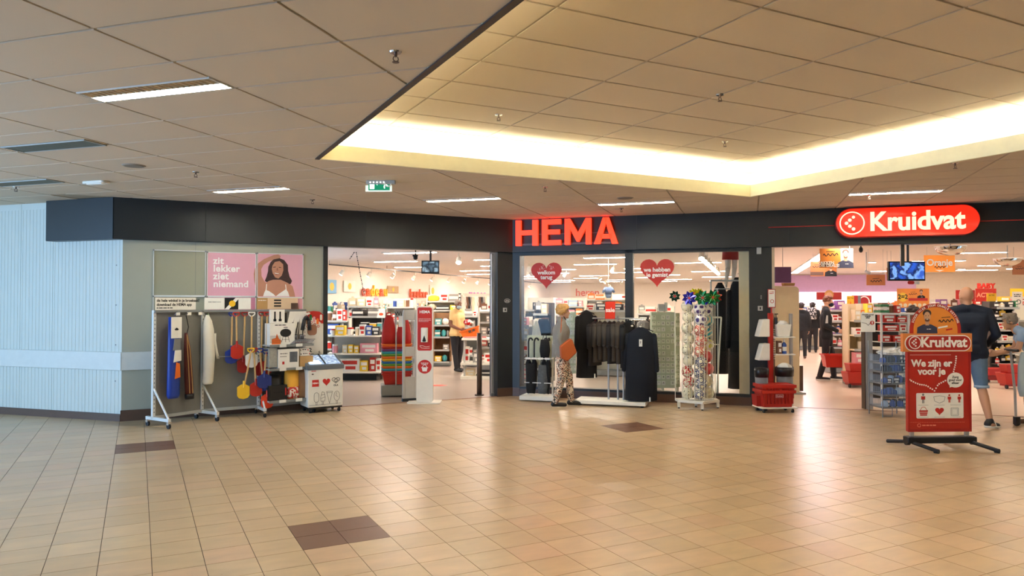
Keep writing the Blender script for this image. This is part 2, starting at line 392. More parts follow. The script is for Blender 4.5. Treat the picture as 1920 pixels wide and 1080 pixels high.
# local +y of FL points to (-.7,-.7) i.e. into the hall
for k in range(12):
    x0 = .62*k+.03 if k else 0.0; x1 = .62*(k+1)+.024
    b = B(); b.box(x0, x1, -.006, 0, .10, 3.07)
    x = x0+.05
    while x < x1-.03:
        b.box(x, x+.010, 0, .003, .10, 2.98); x += .066
    b.build('wall_panel', wl_m, wl)
bb = struct(B().box(0, LW, 0, .015, 0, .10).box(0, LW, .015, .022, 0, .085).build('baseboard_left', brown)); bb.location = wl.location; bb.rotation_euler.z = FL.rz
ba = struct(B().box(-.02, LW, .007, .035, .70, .95).build('trim_4', mat('rail_paint', (214, 216, 208), .45), bevel=.006)); ba.location = wl.location; ba.rotation_euler.z = FL.rz
fb = B()
for z in (.55, 1.05, 1.6, 2.15): fb.cyl((.1, .0065, z), (.1, .012, z), .008, n=8)
fb.build('screw', grey, wl)
# front wall of left facade
wf = struct(B().box(XC, 2.56, Y0, Y0+.2, 0, 3.1).build('wall_front', wallm))
b = B(); b.box(.735, .739, Y0-.001, Y0+.001, .1, 2.5); b.build('panel_joint', grey, wf)
struct(B().box(XC-.01, 2.56, Y0-.015, Y0-.0005, 0, .15).build('baseboard_front', brown))
struct(B().box(XC-.02, 1.2, Y0-.032, Y0-.001, .70, .95).build('trim_5', MATS['rail_paint'], bevel=.006))
# dark frames, pillars
dk = charcoal
struct(B().box(2.56, 2.625, Y0-.03, Y0+.2, 0, 2.5).build('door_1', frame_dk))
struct(B().prism([(5.557, Y0-.02), (BX+.0, Y0-.02), F2.w(.147, -.02)[:2], F2.w(.147, .25)[:2], (5.557, Y0+.3)], 0, 2.55).build('wall_pillar', dk))
struct(B().prism([(5.55, Y0-.035), (BX-.005, Y0-.035), F2.w(.147, -.035)[:2], F2.w(.147, -.02)[:2], (BX, Y0-.02), (5.55, Y0-.02)], 0, .145).build('baseboard_pillar', brown))
def f2box(name, s0, s1, n0, n1, z0, z1, m, bevel=0, st=True, parent=None):
    o = B().box(s0, s1, n0, n1, z0, z1).build(name, m, parent, bevel=bevel)
    if not parent: o.location = F2.w(0, 0); o.rotation_euler.z = F2.rz
    if st: struct(o)
    return o
f2box('wall_post', 1.988, 2.121, -.02, .12, .13, 2.5, dk)
f2box('wall_pier', 3.957, 4.30, -.02, .35, 0, 2.6, dk)
f2box('wall_sill', .147, 3.957, -.02, .12, .13, .17, dk)
f2box('wall_plinth', .1, 3.957, 0, .12, 0, .13, dk)
f2box('baseboard_window', .147, 3.98, -.03, -.0005, 0, .13, brown)
f2box('wall_head', .1, 3.99, -.02, .12, 2.45, 2.56, dk)
f2box('wall_mullion_side', 3.80, 3.955, .10, .16, .17, 2.45, cream)
w1 = f2box('window_1', .13, 1.995, .03, .04, .165, 2.455, glass); w2 = f2box('window_2', 2.115, 3.96, .03, .04, .165, 2.455, glass)
# fascia
fp = [(-.30-1.25*S2+0, 11.35+1.25*S2), (-.30, 11.35)]
fo = .1
cornerF = (BX-fo*math.tan(R(22.5)), Y0-fo)
def strip(pts, back, z0, z1):                                 # wall band following points, thickness 'back' inwards (+)
    return pts
fa = struct(B().prism([(-.30-.86, 11.35+.86), (-.30, 11.35), cornerF, F2.w(9.2, -fo)[:2], F2.w(9.2, .12)[:2], (BX, Y0+.12), (-.25, Y0+.12), (-.30-.86+.3, 11.35+.86+.2)], 2.5, 3.075).build('wall_fascia', frame_dk))
def fpanel(p, q, z0=2.505, z1=3.068, out=.012):
    p = Vector(p); q = Vector(q); L = (q-p).length; a = math.atan2(q.y-p.y, q.x-p.x)
    o = B().box(.002, L-.002, -out, -.0005, z0, z1).build('fascia_panel', charcoal, fa); o.location = (p.x, p.y, 0); o.rotation_euler.z = a
xs = [-.30, .86, 3.2, cornerF[0]]
fpanel((-.30-.855, 11.35+.855), (-.30, 11.35))
for a, c in zip(xs, xs[1:]): fpanel((a, Y0-fo), (c, Y0-fo))
ss = [-.04, 2.2, 4.55, 6.9, 9.2]
for a, c in zip(ss, ss[1:]): fpanel(F2.w(a, -fo)[:2], F2.w(c, -fo)[:2])
# hall walls outside the picture (close the room; glazed front on the left)
hw = mat('hall_wall', (200, 190, 168), .7)
struct(B().box(-9, 13, -5.2, -5, 0, 3.1).build('wall_back', hw)); struct(B().prism([(13, -5), (13.2, -5), (13.2, 4.4), (13, 4.2)], 0, 3.1).build('wall_right', hw))
struct(B().box(-6.2, -6.0, -5, 1.5, 0, 3.1).build('wall_side', hw))
gl = struct(B().box(-6.1, -6.08, 1.5, 17.2, 0, 3.1).build('window_3', glass))
for k in range(7): B().box(-6.14, -6.04, 1.5+k*2.2, 1.58+k*2.2, 0, 3.1).build('window_post', wmetal, gl)

# ---- HEMA interior shell (45 degree frame F2: s right, n inwards)
HH = 2.66; HL = -6.85; HB = 28.
hfloor = mat('shop_grey_floor', (160, 146, 132), .28, 0, 0, .08, 1.5); hceil = mat('shop_ceiling', (226, 214, 206), .8, 0, 0, .03, 1.5, .05); hwall = mat('shop_wall_warm', (236, 224, 212), .7)
def inF2(pts): return [tuple(F2.w(*p)[:2]) for p in pts]
hp = inF2([(4.05, .12), (4.05, HB), (HL, HB), (HL, 3.6)])+[(-.0, Y0+.2), (2.62, Y0+.2), (2.62, Y0+.01), (5.557, Y0+.01), (BX, Y0+.1), tuple(F2.w(.147, .12)[:2])]
struct(B().prism(hp, -.1, .001).build('floor.001', hfloor)); struct(B().prism(hp, HH, HH+.1).build('ceiling.002', hceil))
f2box('wall_shop_back', HL, 4.05, HB, HB+.2, 0, HH, hwall); f2box('wall_shop_left', HL-.2, HL, 2, HB, 0, HH, hwall)
f2box('wall_divider', 4.05, 4.25, .35, HB, 0, 2.75, hwall)
# ---- chemist interior shell
KB = 17.; KH = 2.66
kfloor = mat('chemist_cream_floor', (226, 206, 180), .25, 0, 0, .05, 1.5); kceil = mat('chemist_ceiling', (228, 216, 204), .8, 0, 0, .03, 1.5); kwall = mat('chemist_wall', (240, 228, 210), .7); lilac = mat('lilac_wall', (222, 184, 224), .7)
kp = inF2([(4.25, 0), (14, 0), (14, KB), (4.25, KB)])
struct(B().prism(kp, -.1, .001).build('floor.002', kfloor)); struct(B().prism(inF2([(4.25, .12), (14, .12), (14, KB), (4.25, KB)]), KH, KH+.1).build('ceiling.003', kceil))
f2box('wall_chemist_back', 4.25, 14, KB, KB+.2, 0, KH, kwall); f2box('wall_chemist_right', 14, 14.2, 0, KB, 0, KH, kwall)
f2box('trim_6', 4.3, 9.6, KB-.03, KB-.001, 2.0, 2.62, lilac)
f2box('trim_7', 4.3, 9.2, 0, .06, -.02, .004, mat('threshold_strip', (150, 110, 84), .4, .3))
o = B().box(2.62, 5.557, Y0-.02, Y0+.04, -.02, .005).build('trim_8', MATS['threshold_strip']); struct(o)
# glazed entrance of the chemist above the doors
f2box('door_2', 4.30, 4.34, -.02, .06, 0, 2.5, mat('door_alu', (196, 176, 150), .4, .3))

# ============================================================ LIGHT FITTINGS
tro = mat('troffer_tube', (255, 250, 232), .5, 0, E_TROFFER, 0); louv = mat('louvre', (226, 206, 176), .35, .1)
proto = None
labs = ['long recessed ceiling light with louvre nearest on the left', 'recessed ceiling light above the white poster racks', 'recessed ceiling light right of the green exit sign',
        'recessed ceiling light above the red shop letters', 'recessed ceiling light just above the oval red shop sign', 'recessed ceiling light at the right beyond the coffer', 'recessed ceiling light behind the viewer at left', 'recessed ceiling light behind the viewer at far left']+['recessed ceiling light behind the viewer, '+q for q in ('near row', 'right row', 'left row', 'far right row', 'far row')]
for k, (ia, jn) in enumerate(LIGHTS):
    a0, n1 = OA+ia*PA, ON+(jn+1)*PN; x, y = CW(a0+PA/2, n1-.125)
    if k == 0:
        t = thing('ceiling_light', labs[0], 'light', (x, y, Hc), -PI/4)
        b = B(); w2_, l2 = .115, PA/2-.012
        for q in ((-l2, l2, -w2_, -w2_+.008), (-l2, l2, w2_-.008, w2_), (-l2, -l2+.008, -w2_, w2_), (l2-.008, l2, -w2_, w2_)): b.box(q[0], q[1], q[2], q[3], -.004, .07)
        b.box(-l2, l2, -w2_, w2_, .07, .08); b.build('frame', wmetal, t)
        b = B()
        for i in range(22): b.box(-l2+.02+i*.048, -l2+.023+i*.048, -w2_+.01, w2_-.1, .0, .035)
        b.box(-l2+.01, l2-.01, w2_-.104, w2_-.1, 0, .04); b.build('louvre', louv, t)
        B().box(-l2+.01, l2-.01, w2_-.095, w2_-.015, .008, .03).build('tube', tro, t); proto = t
    else: copy_tree(proto, (x, y, Hc), -PI/4, label=labs[k])
# shop ceiling panels
hl = mat('shop_panel_light', (255, 238, 224), .5, 0, E_SHOP, 0); hl2 = mat('chemist_panel_light', (255, 238, 220), .5, 0, E_CHEM, 0); sp = None
def shop_light(s, n, H, lab, grp, cat='light'):
    global sp
    if sp is None:
        sp = thing('shop_ceiling_light', lab, cat, F2.w(s, n, H), F2.rz, grp)
        B().box(-.60, .60, -.13, .13, -.012, -.001).build('frame', wmetal, sp); B().box(-.57, .57, -.06, .06, -.016, -.0125).build('diffuser', hl, sp); o = sp
    else: o = copy_tree(sp, F2.w(s, n, H), F2.rz, label=lab, group=grp)
    if 'chemist' in grp:
        for ch in o.children:
            if ch.name.startswith('diffuser'): ch.material_slots[0].link = 'OBJECT'; ch.material_slots[0].material = hl2
    return o
for i in range(4):
    for j in range(9):
        s, n = -5.4+i*2.7+(j % 2)*.9, 1.5+j*2.9
        if F2.w(s, n).y < Y0+.8 or s > 3.4: continue
        shop_light(s, n, HH, f'strip light in the left shop ceiling, {ORD[j]} row back, {ORD[i]} from the left', 'strip lights in the left shop ceiling')
for i in range(3):
    for j in range(5):
        if i == 0 and j > 0: continue
        shop_light(5.9+i*2.5, 1.9+j*3.2, KH, f'strip light in the chemist ceiling, {ORD[j]} row back, {ORD[i]} from the left', 'strip lights in the chemist ceiling')
# ============================================================ SIGNS ON THE FASCIA
neon = mat('glowing_red_orange', (255, 52, 22), .4, 0, 1.15, 0); sign_grey = mat('sign_rail', (96, 96, 98), .4, .3)
sg = thing('shop_sign', 'glowing red HEMA channel letters on the dark fascia', 'sign', F2.w(0, -fo-.03), F2.rz)
def letter(parts, name='letter'):
    b = B()
    for p in parts: b.plate(p, -.07, -.012)
    o = b.build(name, neon, sg); return o
z0, z1 = 2.605, 3.045; hh = z1-z0; t = .095
def rc(x0, x1, a, b_): return [(x0, a), (x1, a), (x1, b_), (x0, b_)]
x = .13; letter([rc(x, x+t, z0, z1), rc(x+.30, x+.30+t, z0, z1), rc(x+t, x+.30, z0+hh*.42, z0+hh*.60)])
x = .60; letter([rc(x, x+t, z0, z1), rc(x+t, x+.33, z0, z0+.085), rc(x+t, x+.33, z1-.085, z1), rc(x+t, x+.31, z0+hh*.42, z0+hh*.60)])
x = 1.0; letter([rc(x, x+.09, z0, z1), rc(x+.36, x+.45, z0, z1), [(x+.09, z1), (x+.09, z1-.17), (x+.205, z0+.05), (x+.245, z0+.05), (x+.245, z0+.22), (x+.19, z1)][:4]+[(x+.225, z0+.2)], [(x+.36, z1), (x+.225, z0+.2), (x+.245, z0+.05), (x+.36, z1-.17)]])
x = 1.50; letter([[(x, z0), (x+.1, z0), (x+.225, z1), (x+.15, z1)], [(x+.40, z0), (x+.30, z0), (x+.175, z1), (x+.25, z1)], rc(x+.10, x+.30, z0+.09, z0+.165)])
b = B(); b.box(.2, 1.78, -.012, .03, z0+.005, z0+.04); b.box(.2, 1.78, -.008, .0, z0+.19, z0+.20); b.build('mounting_rail', sign_grey, sg)
for s in (.18, .68, 1.05, 1.42, 1.56, 1.85): pass
kred = mat('lit_red_acrylic', (240, 40, 18), .18, 0, .42, .04, 2., coat=.6); klit = mat('lit_cream_acrylic', (255, 226, 190), .3, 0, .5, 0)
ks = thing('oval_sign', 'glowing red rounded Kruidvat lightbox sign above the chemist entrance', 'sign', F2.w(0, -fo-.012), F2.rz)
s0, s1, k0, k1 = 5.20, 7.10, 2.60, 3.045
B().plate(stadium(s0, s1, k0, k1, n=14), -.15, 0).build('box', red_dk, ks, bevel=.01)
B().plate(stadium(s0+.012, s1-.012, k0+.012, k1-.012, n=14), -.165, -.15).build('face', kred, ks, bevel=.006)
b = B(); cx, cz = s0+.225, (k0+k1)/2-.005; ring(b, cx, cz, .155, .173, -.17, -.1655); b.build('logo_ring', klit, ks)
b = B()
for dx, dz, r in ((-.075, 0, .025), (-.03, -.045, .025), (.02, -.088, .025), (-.03, .045, .025), (.02, .088, .022)): b.plate(circ(cx+dx, cz+dz, r, 14), -.17, -.1655)
b.build('logo_dots', klit, ks)
text('Kruidvat', .385, klit, ks, (s0+1.08, -.166, cz-.0), off=.011, ext=.004, name='lettering', sx=.93)
f2box('trim_9', 4.25, 5.2, -fo-.016, -fo-.0125, 2.80, 2.812, redprint); f2box('trim_10', 7.1, 9, -fo-.016, -fo-.0125, 2.80, 2.812, redprint)
# pillar buttons and stickers
def wallbox(fr, s, z, off, w_, h_, label, name='wall_switch', m=lgrey, d=.015, key=True):
    t = thing(name, label, 'switch', fr.w(s, off), fr.rz)
    B().box(-w_/2, w_/2, -d, 0, z-h_/2, z+h_/2).build('plate', m, t, bevel=.003)
    if key: B().box(-w_*.13, w_*.13, -d-.004, -d, z-h_*.25, z+h_*.25).build('key', inkblack, t)
    return t
x_, z_ = onF1(945.5, 581); wallbox(F1, x_, z_, -.021, .075, .075, 'small white key switch on the dark pillar left of the first window')
x_, z_ = onF2(1425.5, 578); wallbox(F2, x_, z_, -.021, .075, .075, 'small white key switch on the dark pillar left of the chemist')
x_, z_ = onF2(1427, 557); wallbox(F2, x_, z_, -.021, .02, .06, 'tiny black lock above the white key switch beside the chemist', 'wall_lock', grey, .006)
x_, z_ = onF2(1423, 470); wallbox(F2, x_, z_, -.021, .07, .11, 'light grey box high on the pillar left of the chemist', 'alarm_box', lgrey, .04, False)
x_, z_ = onF1(950, 564); t = thing('sticker', 'small oval white line sticker on the dark pillar', 'sticker', F1.w(x_, -.0205), 0)
b = B(); a = circ(0, z_, .055, 24, .034); line2(b, a, .005, -.001, 0, True); line2(b, [(-.03, z_-.012), (-.02, z_+.012), (.02, z_+.012), (.03, z_-.012)], .008, -.001, 0, True); b.build('print', whiteprint, t)

# ---- exit sign hanging from the ceiling
ex = G(711, 343, 2.86); ex = P(711, 343, 8.6); t = thing('exit_sign', 'green and white running man exit sign hanging from the ceiling', 'sign', (ex.x, ex.y, 0), FV)
zt, zb = Z(331, 8.6, 711), Z(357, 8.6, 711); wd = .16
B().box(-.15, .19, -.03, .03, Hc-.05, Hc-.001).build('housing', lgrey, t, bevel=.008)
b = B()
for k in range(5): b.cyl((-.1+k*.04, -.031, Hc-.028), (-.1+k*.04, -.034, Hc-.028), .006, n=8)
b.build('led', mat('led_white', (255, 255, 255), .3, 0, 4, 0), t)
B().tube([(.11+.035*math.cos(R(a)), -.04, Hc-.05+.03*math.sin(R(a))) for a in range(150, 380, 20)], .007).build('cable', whiteprint, t)
B().box(-wd, wd-.01, -.006, .006, zb-.015, Hc-.06).build('acrylic_panel', mat('edge_lit_acrylic', (226, 240, 226), .2, 0, .35, 0), t, bevel=.002)
gr = mat('exit_green', (10, 120, 84), .4, 0, .5, 0); wl2 = mat('exit_white', (230, 250, 235), .4, 0, 1., 0)
B().box(-.125, .125, -.008, -.0061, zb, zt-.01).build('green_field', gr, t)
b = B(); zc = (zb+zt)/2; hz = (zt-zb)/2
b.box(-.11, -.055, -.0095, -.0081, zb+.015, zt-.025)
b.plate([(-.045, zc), (-.02, zc+.025), (-.02, zc+.008), (.025, zc+.008), (.025, zc-.008), (-.02, zc-.008), (-.02, zc-.025)], -.0095, -.0081)
b.plate(circ(.055, zc+.045, .014, 10), -.0095, -.0081)
line2(b, [(.06, zc+.03), (.08, zc-.012)], .022, -.0095, -.0081); line2(b, [(.08, zc-.01), (.06, zc-.03), (.065, zc-.06)], .012, -.0095, -.0081)
line2(b, [(.08, zc-.01), (.1, zc-.035), (.115, zc-.035)], .012, -.0095, -.0081); line2(b, [(.06, zc+.022), (.09, zc+.028), (.1, zc+.01)], .01, -.0095, -.0081); line2(b, [(.06, zc+.022), (.04, zc+.01), (.035, zc-.01)], .01, -.0095, -.0081)
b.build('pictogram', wl2, t)
# ---- sprinklers
spk = None
spots = [(742, 101, Hc, 'brass sprinkler head nearest, left of the coffer edge'), (935, 219, Hu, 'sprinkler head in the coffer ceiling above the exit sign'), (1359, 269, Hu, 'sprinkler head in the far right of the coffer ceiling'),
         (367, 326, Hc, 'sprinkler head in the left ceiling near the flush speaker'), (30, 354, Hc, 'sprinkler head at the far left edge of the ceiling'), (586, 378, Hc, 'sprinkler head near the dark fascia at left'),
         (1022, 354, Hc, 'sprinkler head just beyond the coffer, above the red letters'), (1165, 394, Hc, 'sprinkler head beneath the ceiling light beside the red letters'), (1791, 309, Hc, 'sprinkler head at far right beyond the coffer'), (1630, 369, Hc, 'sprinkler head right above the oval red sign'), (1350, 181, Hu, 'tiny dark sprinkler head in the middle of the coffer ceiling')]
for px, py, h, lab in spots:
    g = G(px, py-4, h)
    if spk is None:
        spk = thing('sprinkler', lab, 'sprinkler', g)
        B().cyl((0, 0, -.008), (0, 0, 0), .032, .036, 14).build('escutcheon', chrome, spk)
        b = B(); b.cyl((0, 0, -.03), (0, 0, -.008), .009, n=8); b.tube([(.012, 0, -.03), (.016, 0, -.045), (.004, 0, -.058)], .003); b.tube([(-.012, 0, -.03), (-.016, 0, -.045), (-.004, 0, -.058)], .003); b.build('frame', brown, spk)
        B().cyl((0, 0, -.062), (0, 0, -.058), .02, n=12).build('deflector', brown, spk)
    else: copy_tree(spk, g, label=lab)
# ---- vents, flush speaker, detector
def vent(px0, px1, py0, py1, lab, m):
    a = G(px0, py0, Hc); c = G(px1, py1, Hc); mid = (a+c)/2
    t = thing('ceiling_vent', lab, 'vent', (mid.x, mid.y, Hc), -PI/4)
    b = B(); L, W = .5, .12; b.box(-L, L, -W, W, -.003, 0); b.build('backing', m, t)
    b = B(); b.box(-L, L, -W, -W+.012, -.012, -.003); b.box(-L, L, W-.012, W, -.012, -.003); b.box(-L, -L+.012, -W, W, -.012, -.003); b.box(L-.012, L, -W, W, -.012, -.003); b.build('frame', lgrey, t)
    for k in range(9):
        y = -W+.025+k*.0235; B().box(-L+.012, L-.012, y, y+.006, -.011, -.003).build('slat', m, t)
vm = mat('olive_grille', (96, 88, 62), .6)
vent(100, 100, 268, 278, 'olive grey slatted air vent at the left of the ceiling', vm)
vent(45, 45, 339, 345, 'smaller looking air vent near the top of the pale blue wall', vm)
g = G(251, 310, Hc); t = thing('ceiling_speaker', 'round grey flush ceiling speaker above the dark fascia corner', 'speaker', g)
B().cyl((0, 0, -.008), (0, 0, 0), .105, .115, 28).build('rim', mat('speaker_grey', (150, 142, 128), .6), t); B().cyl((0, 0, -.012), (0, 0, -.008), .095, n=28).build('grille', mat('speaker_mesh', (128, 120, 106), .7, 0, 0, .3, 200), t)
g = G(1172, 371, Hc); t = thing('ceiling_speaker', 'round grey flush ceiling speaker behind the coffer above the red letters', 'speaker', g)
B().cyl((0, 0, -.008), (0, 0, 0), .105, .115, 28).build('rim', MATS['speaker_grey'], t); B().cyl((0, 0, -.012), (0, 0, -.008), .095, n=28).build('grille', MATS['speaker_mesh'], t)
g = G(180, 340, Hc); t = thing('emergency_light', 'flat white emergency light on the ceiling near the pale blue wall', 'light', g, -PI/4)
B().rbox(-.16, .16, -.06, .06, -.03, 0, .03).build('housing', white, t, bevel=.006); B().rbox(-.12, .12, -.035, .035, -.038, -.03, .02).build('lens', paper, t)

# ============================================================ POSTERS ON THE LEFT WALL
pink = mat('pink_poster', (226, 166, 178), .5, 0, 0, .02); pinkd = mat('pink_poster_deep', (212, 142, 168), .5, 0, 0, .02)
clearp = glass_mat('poster_film', (.97, .97, .95), 1.3, .2)
def FP(px, py): return onF1(px, py, .03)
def poster(name, label, px0, px1, zt, zb, split, m, extra=None):
    x0, _ = FP(px0, 520); x1, _ = FP(px1, 520); xm = (x0+x1)/2; hw_ = (x1-x0)/2
    t = thing(name, label, 'poster', (xm, Y0-.012, 0), 0)
    for a, c in ((split, zt), (zb, split)):
        B().box(-hw_+.006, hw_-.006, -.006, 0, a+.006, c-.006).build('sheet', m if not isinstance(m, tuple) else m[0 if a == split else 1], t)
        b = B(); b.box(-hw_, hw_, -.016, 0, c-.012, c); b.box(-hw_, hw_, -.016, 0, a, a+.012); b.box(-hw_, -hw_+.010, -.016, 0, a, c); b.box(hw_-.010, hw_, -.016, 0, a, c); b.build('frame', wmetal, t)
        for sx in (-1, 1): B().cyl((sx*(hw_-.004), -.022, c-.006), (sx*(hw_-.004), -.016, c-.006), .012, n=8).build('clip', grey, t)
    return t, xm
pt0, xm0 = poster('empty_poster', 'empty clear poster frame at the left above the first rack', 287, 386, FP(330, 469)[1], .45, FP(330, 555)[1], clearp)
pt1, xm1 = poster('poster', 'pink poster reading zit lekker ziet niemand', 388, 480.5, FP(430, 473)[1], .45, FP(430, 556)[1], (pink, pinkd))
pt2, xm2 = poster('poster', 'pink poster of a laughing dark-haired woman in a white bra', 482, 569, FP(520, 475)[1], .45, FP(520, 558)[1], pink)
for k, wd in enumerate(('zit', 'lekker', 'ziet', 'niemand')):
    X, Zz = FP(400, 489+k*14.5); text(wd, .135, whiteprint, pt1, (X-xm1, -.0075, Zz), off=.004, ext=.0008, align='LEFT', spacing=1.06)
def zp(zx, zy):                                               # detail-zoom pixel of the poster -> local coords of poster 2
    X, Zz = FP(380+zx/4.5, 460+zy/4.5); return (X-xm2, Zz)
def pprint(pts, name, m, k, parent=None):
    B().plate([zp(*p) for p in pts], -.0065-.0006*k, -.0062-.0006*(k-1)-.0002).build(name, m, parent or pt2)
sk = mat('print_skin', (188, 132, 104), .6, 0, 0, .1, 5); sk2 = mat('print_skin_shade', (150, 96, 74), .6, 0, 0, .1, 5); hairp = mat('print_hair', (62, 38, 32), .6, 0, 0, .3, 30)
pprint([(436, 300), (432, 240), (440, 200), (470, 150), (520, 115), (600, 82), (640, 76), (660, 92), (650, 118), (610, 122), (560, 135), (515, 165), (495, 200), (498, 260), (520, 300), (540, 320), (545, 430), (470, 430), (450, 360)], 'print_raised_arm', sk, 1)
pprint([(600, 118), (650, 108), (690, 125), (720, 165), (722, 215), (735, 265), (755, 300), (745, 325), (700, 335), (660, 315), (600, 320), (560, 322), (525, 300), (540, 265), (552, 220), (555, 180), (575, 140)], 'print_hair', hairp, 2)
pprint([(560, 300), (595, 290), (660, 290), (715, 315), (760, 345), (775, 400), (780, 430), (800, 500), (818, 550), (805, 585), (760, 560), (740, 500), (735, 430), (478, 430), (500, 380), (520, 325)], 'print_torso', sk, 3)
pprint([(590, 170), (610, 140), (650, 132), (680, 160), (682, 210), (668, 255), (640, 280), (612, 270), (592, 235), (584, 200)], 'print_face', sk, 4)
pprint([(510, 430), (520, 400), (532, 375), (560, 385), (600, 412), (618, 430)], 'print_bra', whiteprint, 5); pprint([(618, 430), (640, 412), (680, 385), (705, 368), (722, 395), (733, 430)], 'print_bra', whiteprint, 5)
pprint([(532, 378), (538, 325), (544, 325), (540, 378)], 'print_strap', whiteprint, 5); pprint([(702, 372), (697, 330), (703, 330), (709, 372)], 'print_strap', whiteprint, 5)
pprint([(602, 228), (652, 236), (645, 246), (625, 250), (608, 242)], 'print_smile', sk2, 5); pprint([(606, 231), (648, 238), (640, 242), (612, 238)], 'print_teeth', whiteprint, 6)
for q in ([(596, 182), (618, 180), (618, 186), (596, 188)], [(644, 182), (664, 186), (664, 191), (644, 188)]): pprint(q, 'print_eye', hairp, 5)
pprint([(628, 190), (634, 190), (638, 214), (624, 212)], 'print_nose', sk2, 5)
pprint([(735, 585), (800, 590), (830, 650), (832, 700), (780, 720), (735, 700)], 'print_hip', sk, 3)

# ============================================================ MOBILE RACKS
def rack(px0, py0, px1, py1, label, shelfz=(), H=1.53, first=True):
    a = G(px0, py0); c = G(px1, py1); d = c-a; L = d.length; rz = math.atan2(d.y, d.x)
    t = thing('display_rack', label, 'rack', a, rz)
    for x in ([0., L] if first else [L]):
        nm = 'upright'
        B().box(x-.02, x+.02, -.02, .02, .10, H).build(nm, wmetal, t, bevel=.003)
        b = B()
        for k in range(int(H/.06)): b.box(x-.006, x+.006, -.0215, -.0203, .18+k*.055, .20+k*.055)
        b.build('slot_row', grey, t)
        b = B(); b.box(x-.02, x+.02, -.36, .14, .09, .13); b.cyl((x, -.34, .12), (x, -.01, .50), .014, n=8); b.build('foot', wmetal, t)
        for y in (-.34, .12):
            cs = B(); cs.cyl((x-.012, y, .035), (x+.012, y, .035), .035, n=14)
            w_ = cs.build('caster', rubber, t); B().box(x-.018, x+.018, y-.02, y+.02, .05, .092).build('fork', chrome, w_)
    B().box(0, L, .0, .02, .13, H-.02).build('back_panel', mat('rack_panel_grey', (122, 120, 112), .6, 0, 0, .05), t)
    B().box(0, L, -.03, .01, .10, .14).build('base_rail', lgrey, t); B().box(-.01, L+.01, -.04, .03, H-.03, H).build('top_rail', grey, t)
    for z in shelfz:
        s_ = B().box(.02, L-.02, -.34, -.0, z-.02, z).build('shelf', lgrey, t); B().box(.02, L-.02, -.352, -.341, z-.03, z+.005).build('price_rail', grey, s_)
        b = B(); rr = random.Random(int(z*100))
        for k in range(2): x = L*(.3+.35*k); b.box(x-.05, x+.05, -.358, -.353, z-.035, z+.01)
        b.build('price_tag', paper, s_)
    return t, a, rz, L
rk1, a1, rz1, L1 = rack(287, 800, 378, 786, 'white wheeled rack at the left hung with long carry bags')
rk2, a2, rz2, L2 = rack(378, 786, 484, 777, 'white wheeled middle rack hung with toy shovels', first=False)
rk3, a3, rz3, L3 = rack(484, 777, 570, 768, 'wheeled rack with shelves of barbecue goods beside the ice cream freezer', (1.02, .68, .22), first=False)
def RK(a, rz): return Fr(a.x, a.y, rz)
r1, r2, r3 = RK(a1, rz1), RK(a2, rz2), RK(a3, rz3)
def banner(fr, L, x0, x1, z0, z1, label, draw):
    t = thing('header_card', label, 'sign', fr.w(0, -.02), fr.rz)
    B().box(x0, x1, -.004, 0, z0, z1).build('card', paper, t, bevel=.001); draw(t, x0, x1, z0, z1)
    return t
def d1(t, x0, x1, z0, z1):
    text('de hele winkel in je broekzak?', .052, inkblack, t, (x0+.02, -.005, z1-.04), off=.0015, ext=.0006, align='LEFT'); text('download de HEMA app', .052, inkblack, t, (x0+.02, -.005, z1-.095), off=.0015, ext=.0006, align='LEFT')
    greek(B(), x0+.02, x0+.25, z0+.02, .012, -.0055, -.0041, 1).build('print', inkblack, t)
banner(r1, L1, .0, L1-.12, 1.535, 1.70, 'white header card reading download de HEMA app above the bag rack', d1)
def d2(t, x0, x1, z0, z1):
    B().box(x0+.27, x0+.46, -.0055, -.0041, z0, z1).build('print_dark', inkblack, t); b = B(); b.plate([(x0+.27, z0), (x0+.33, z0), (x0+.46, z1-.02), (x0+.46, z1), (x0+.42, z1)], -.0065, -.0056); b.build('print_stripe', whiteprint, t)
    B().plate(circ(x0+.375, (z0+z1)/2, .045, 16), -.0072, -.0066).build('print_food', yellow, t); greek(B(), x0+.05, x0+.22, z0+.1, .01, -.0055, -.0041, 2).build('print', grey, t)
banner(r2, L2, .02, L2-.12, 1.535, 1.70, 'white header card with a dark diagonal food picture above the shovels', d2)
def d3(t, x0, x1, z0, z1):
    B().box(x0, x0+.16, -.0055, -.0041, z0, z1).build('print_tan', card, t); b = B()
    for k in range(3): b.box(x0+.26, x0+.37, -.0055, -.0041, z0+.035+k*.042, z0+.058+k*.042)
    b.build('print_bars', inkblack, t); B().box(x1-.11, x1, -.0055, -.0041, z0, z0+.09).build('print_brown', brown, t); greek(B(), x0+.02, x0+.14, z1-.04, .01, -.006, -.0056, 3).build('print', whiteprint, t)
o = banner(r3, L3, -.04, L3-.12, 1.535, 1.70, 'beige header card with three dark bars above the barbecue shelf', d3); o.children[0].data.materials[0] = mat('beige_card', (222, 194, 160), .7)

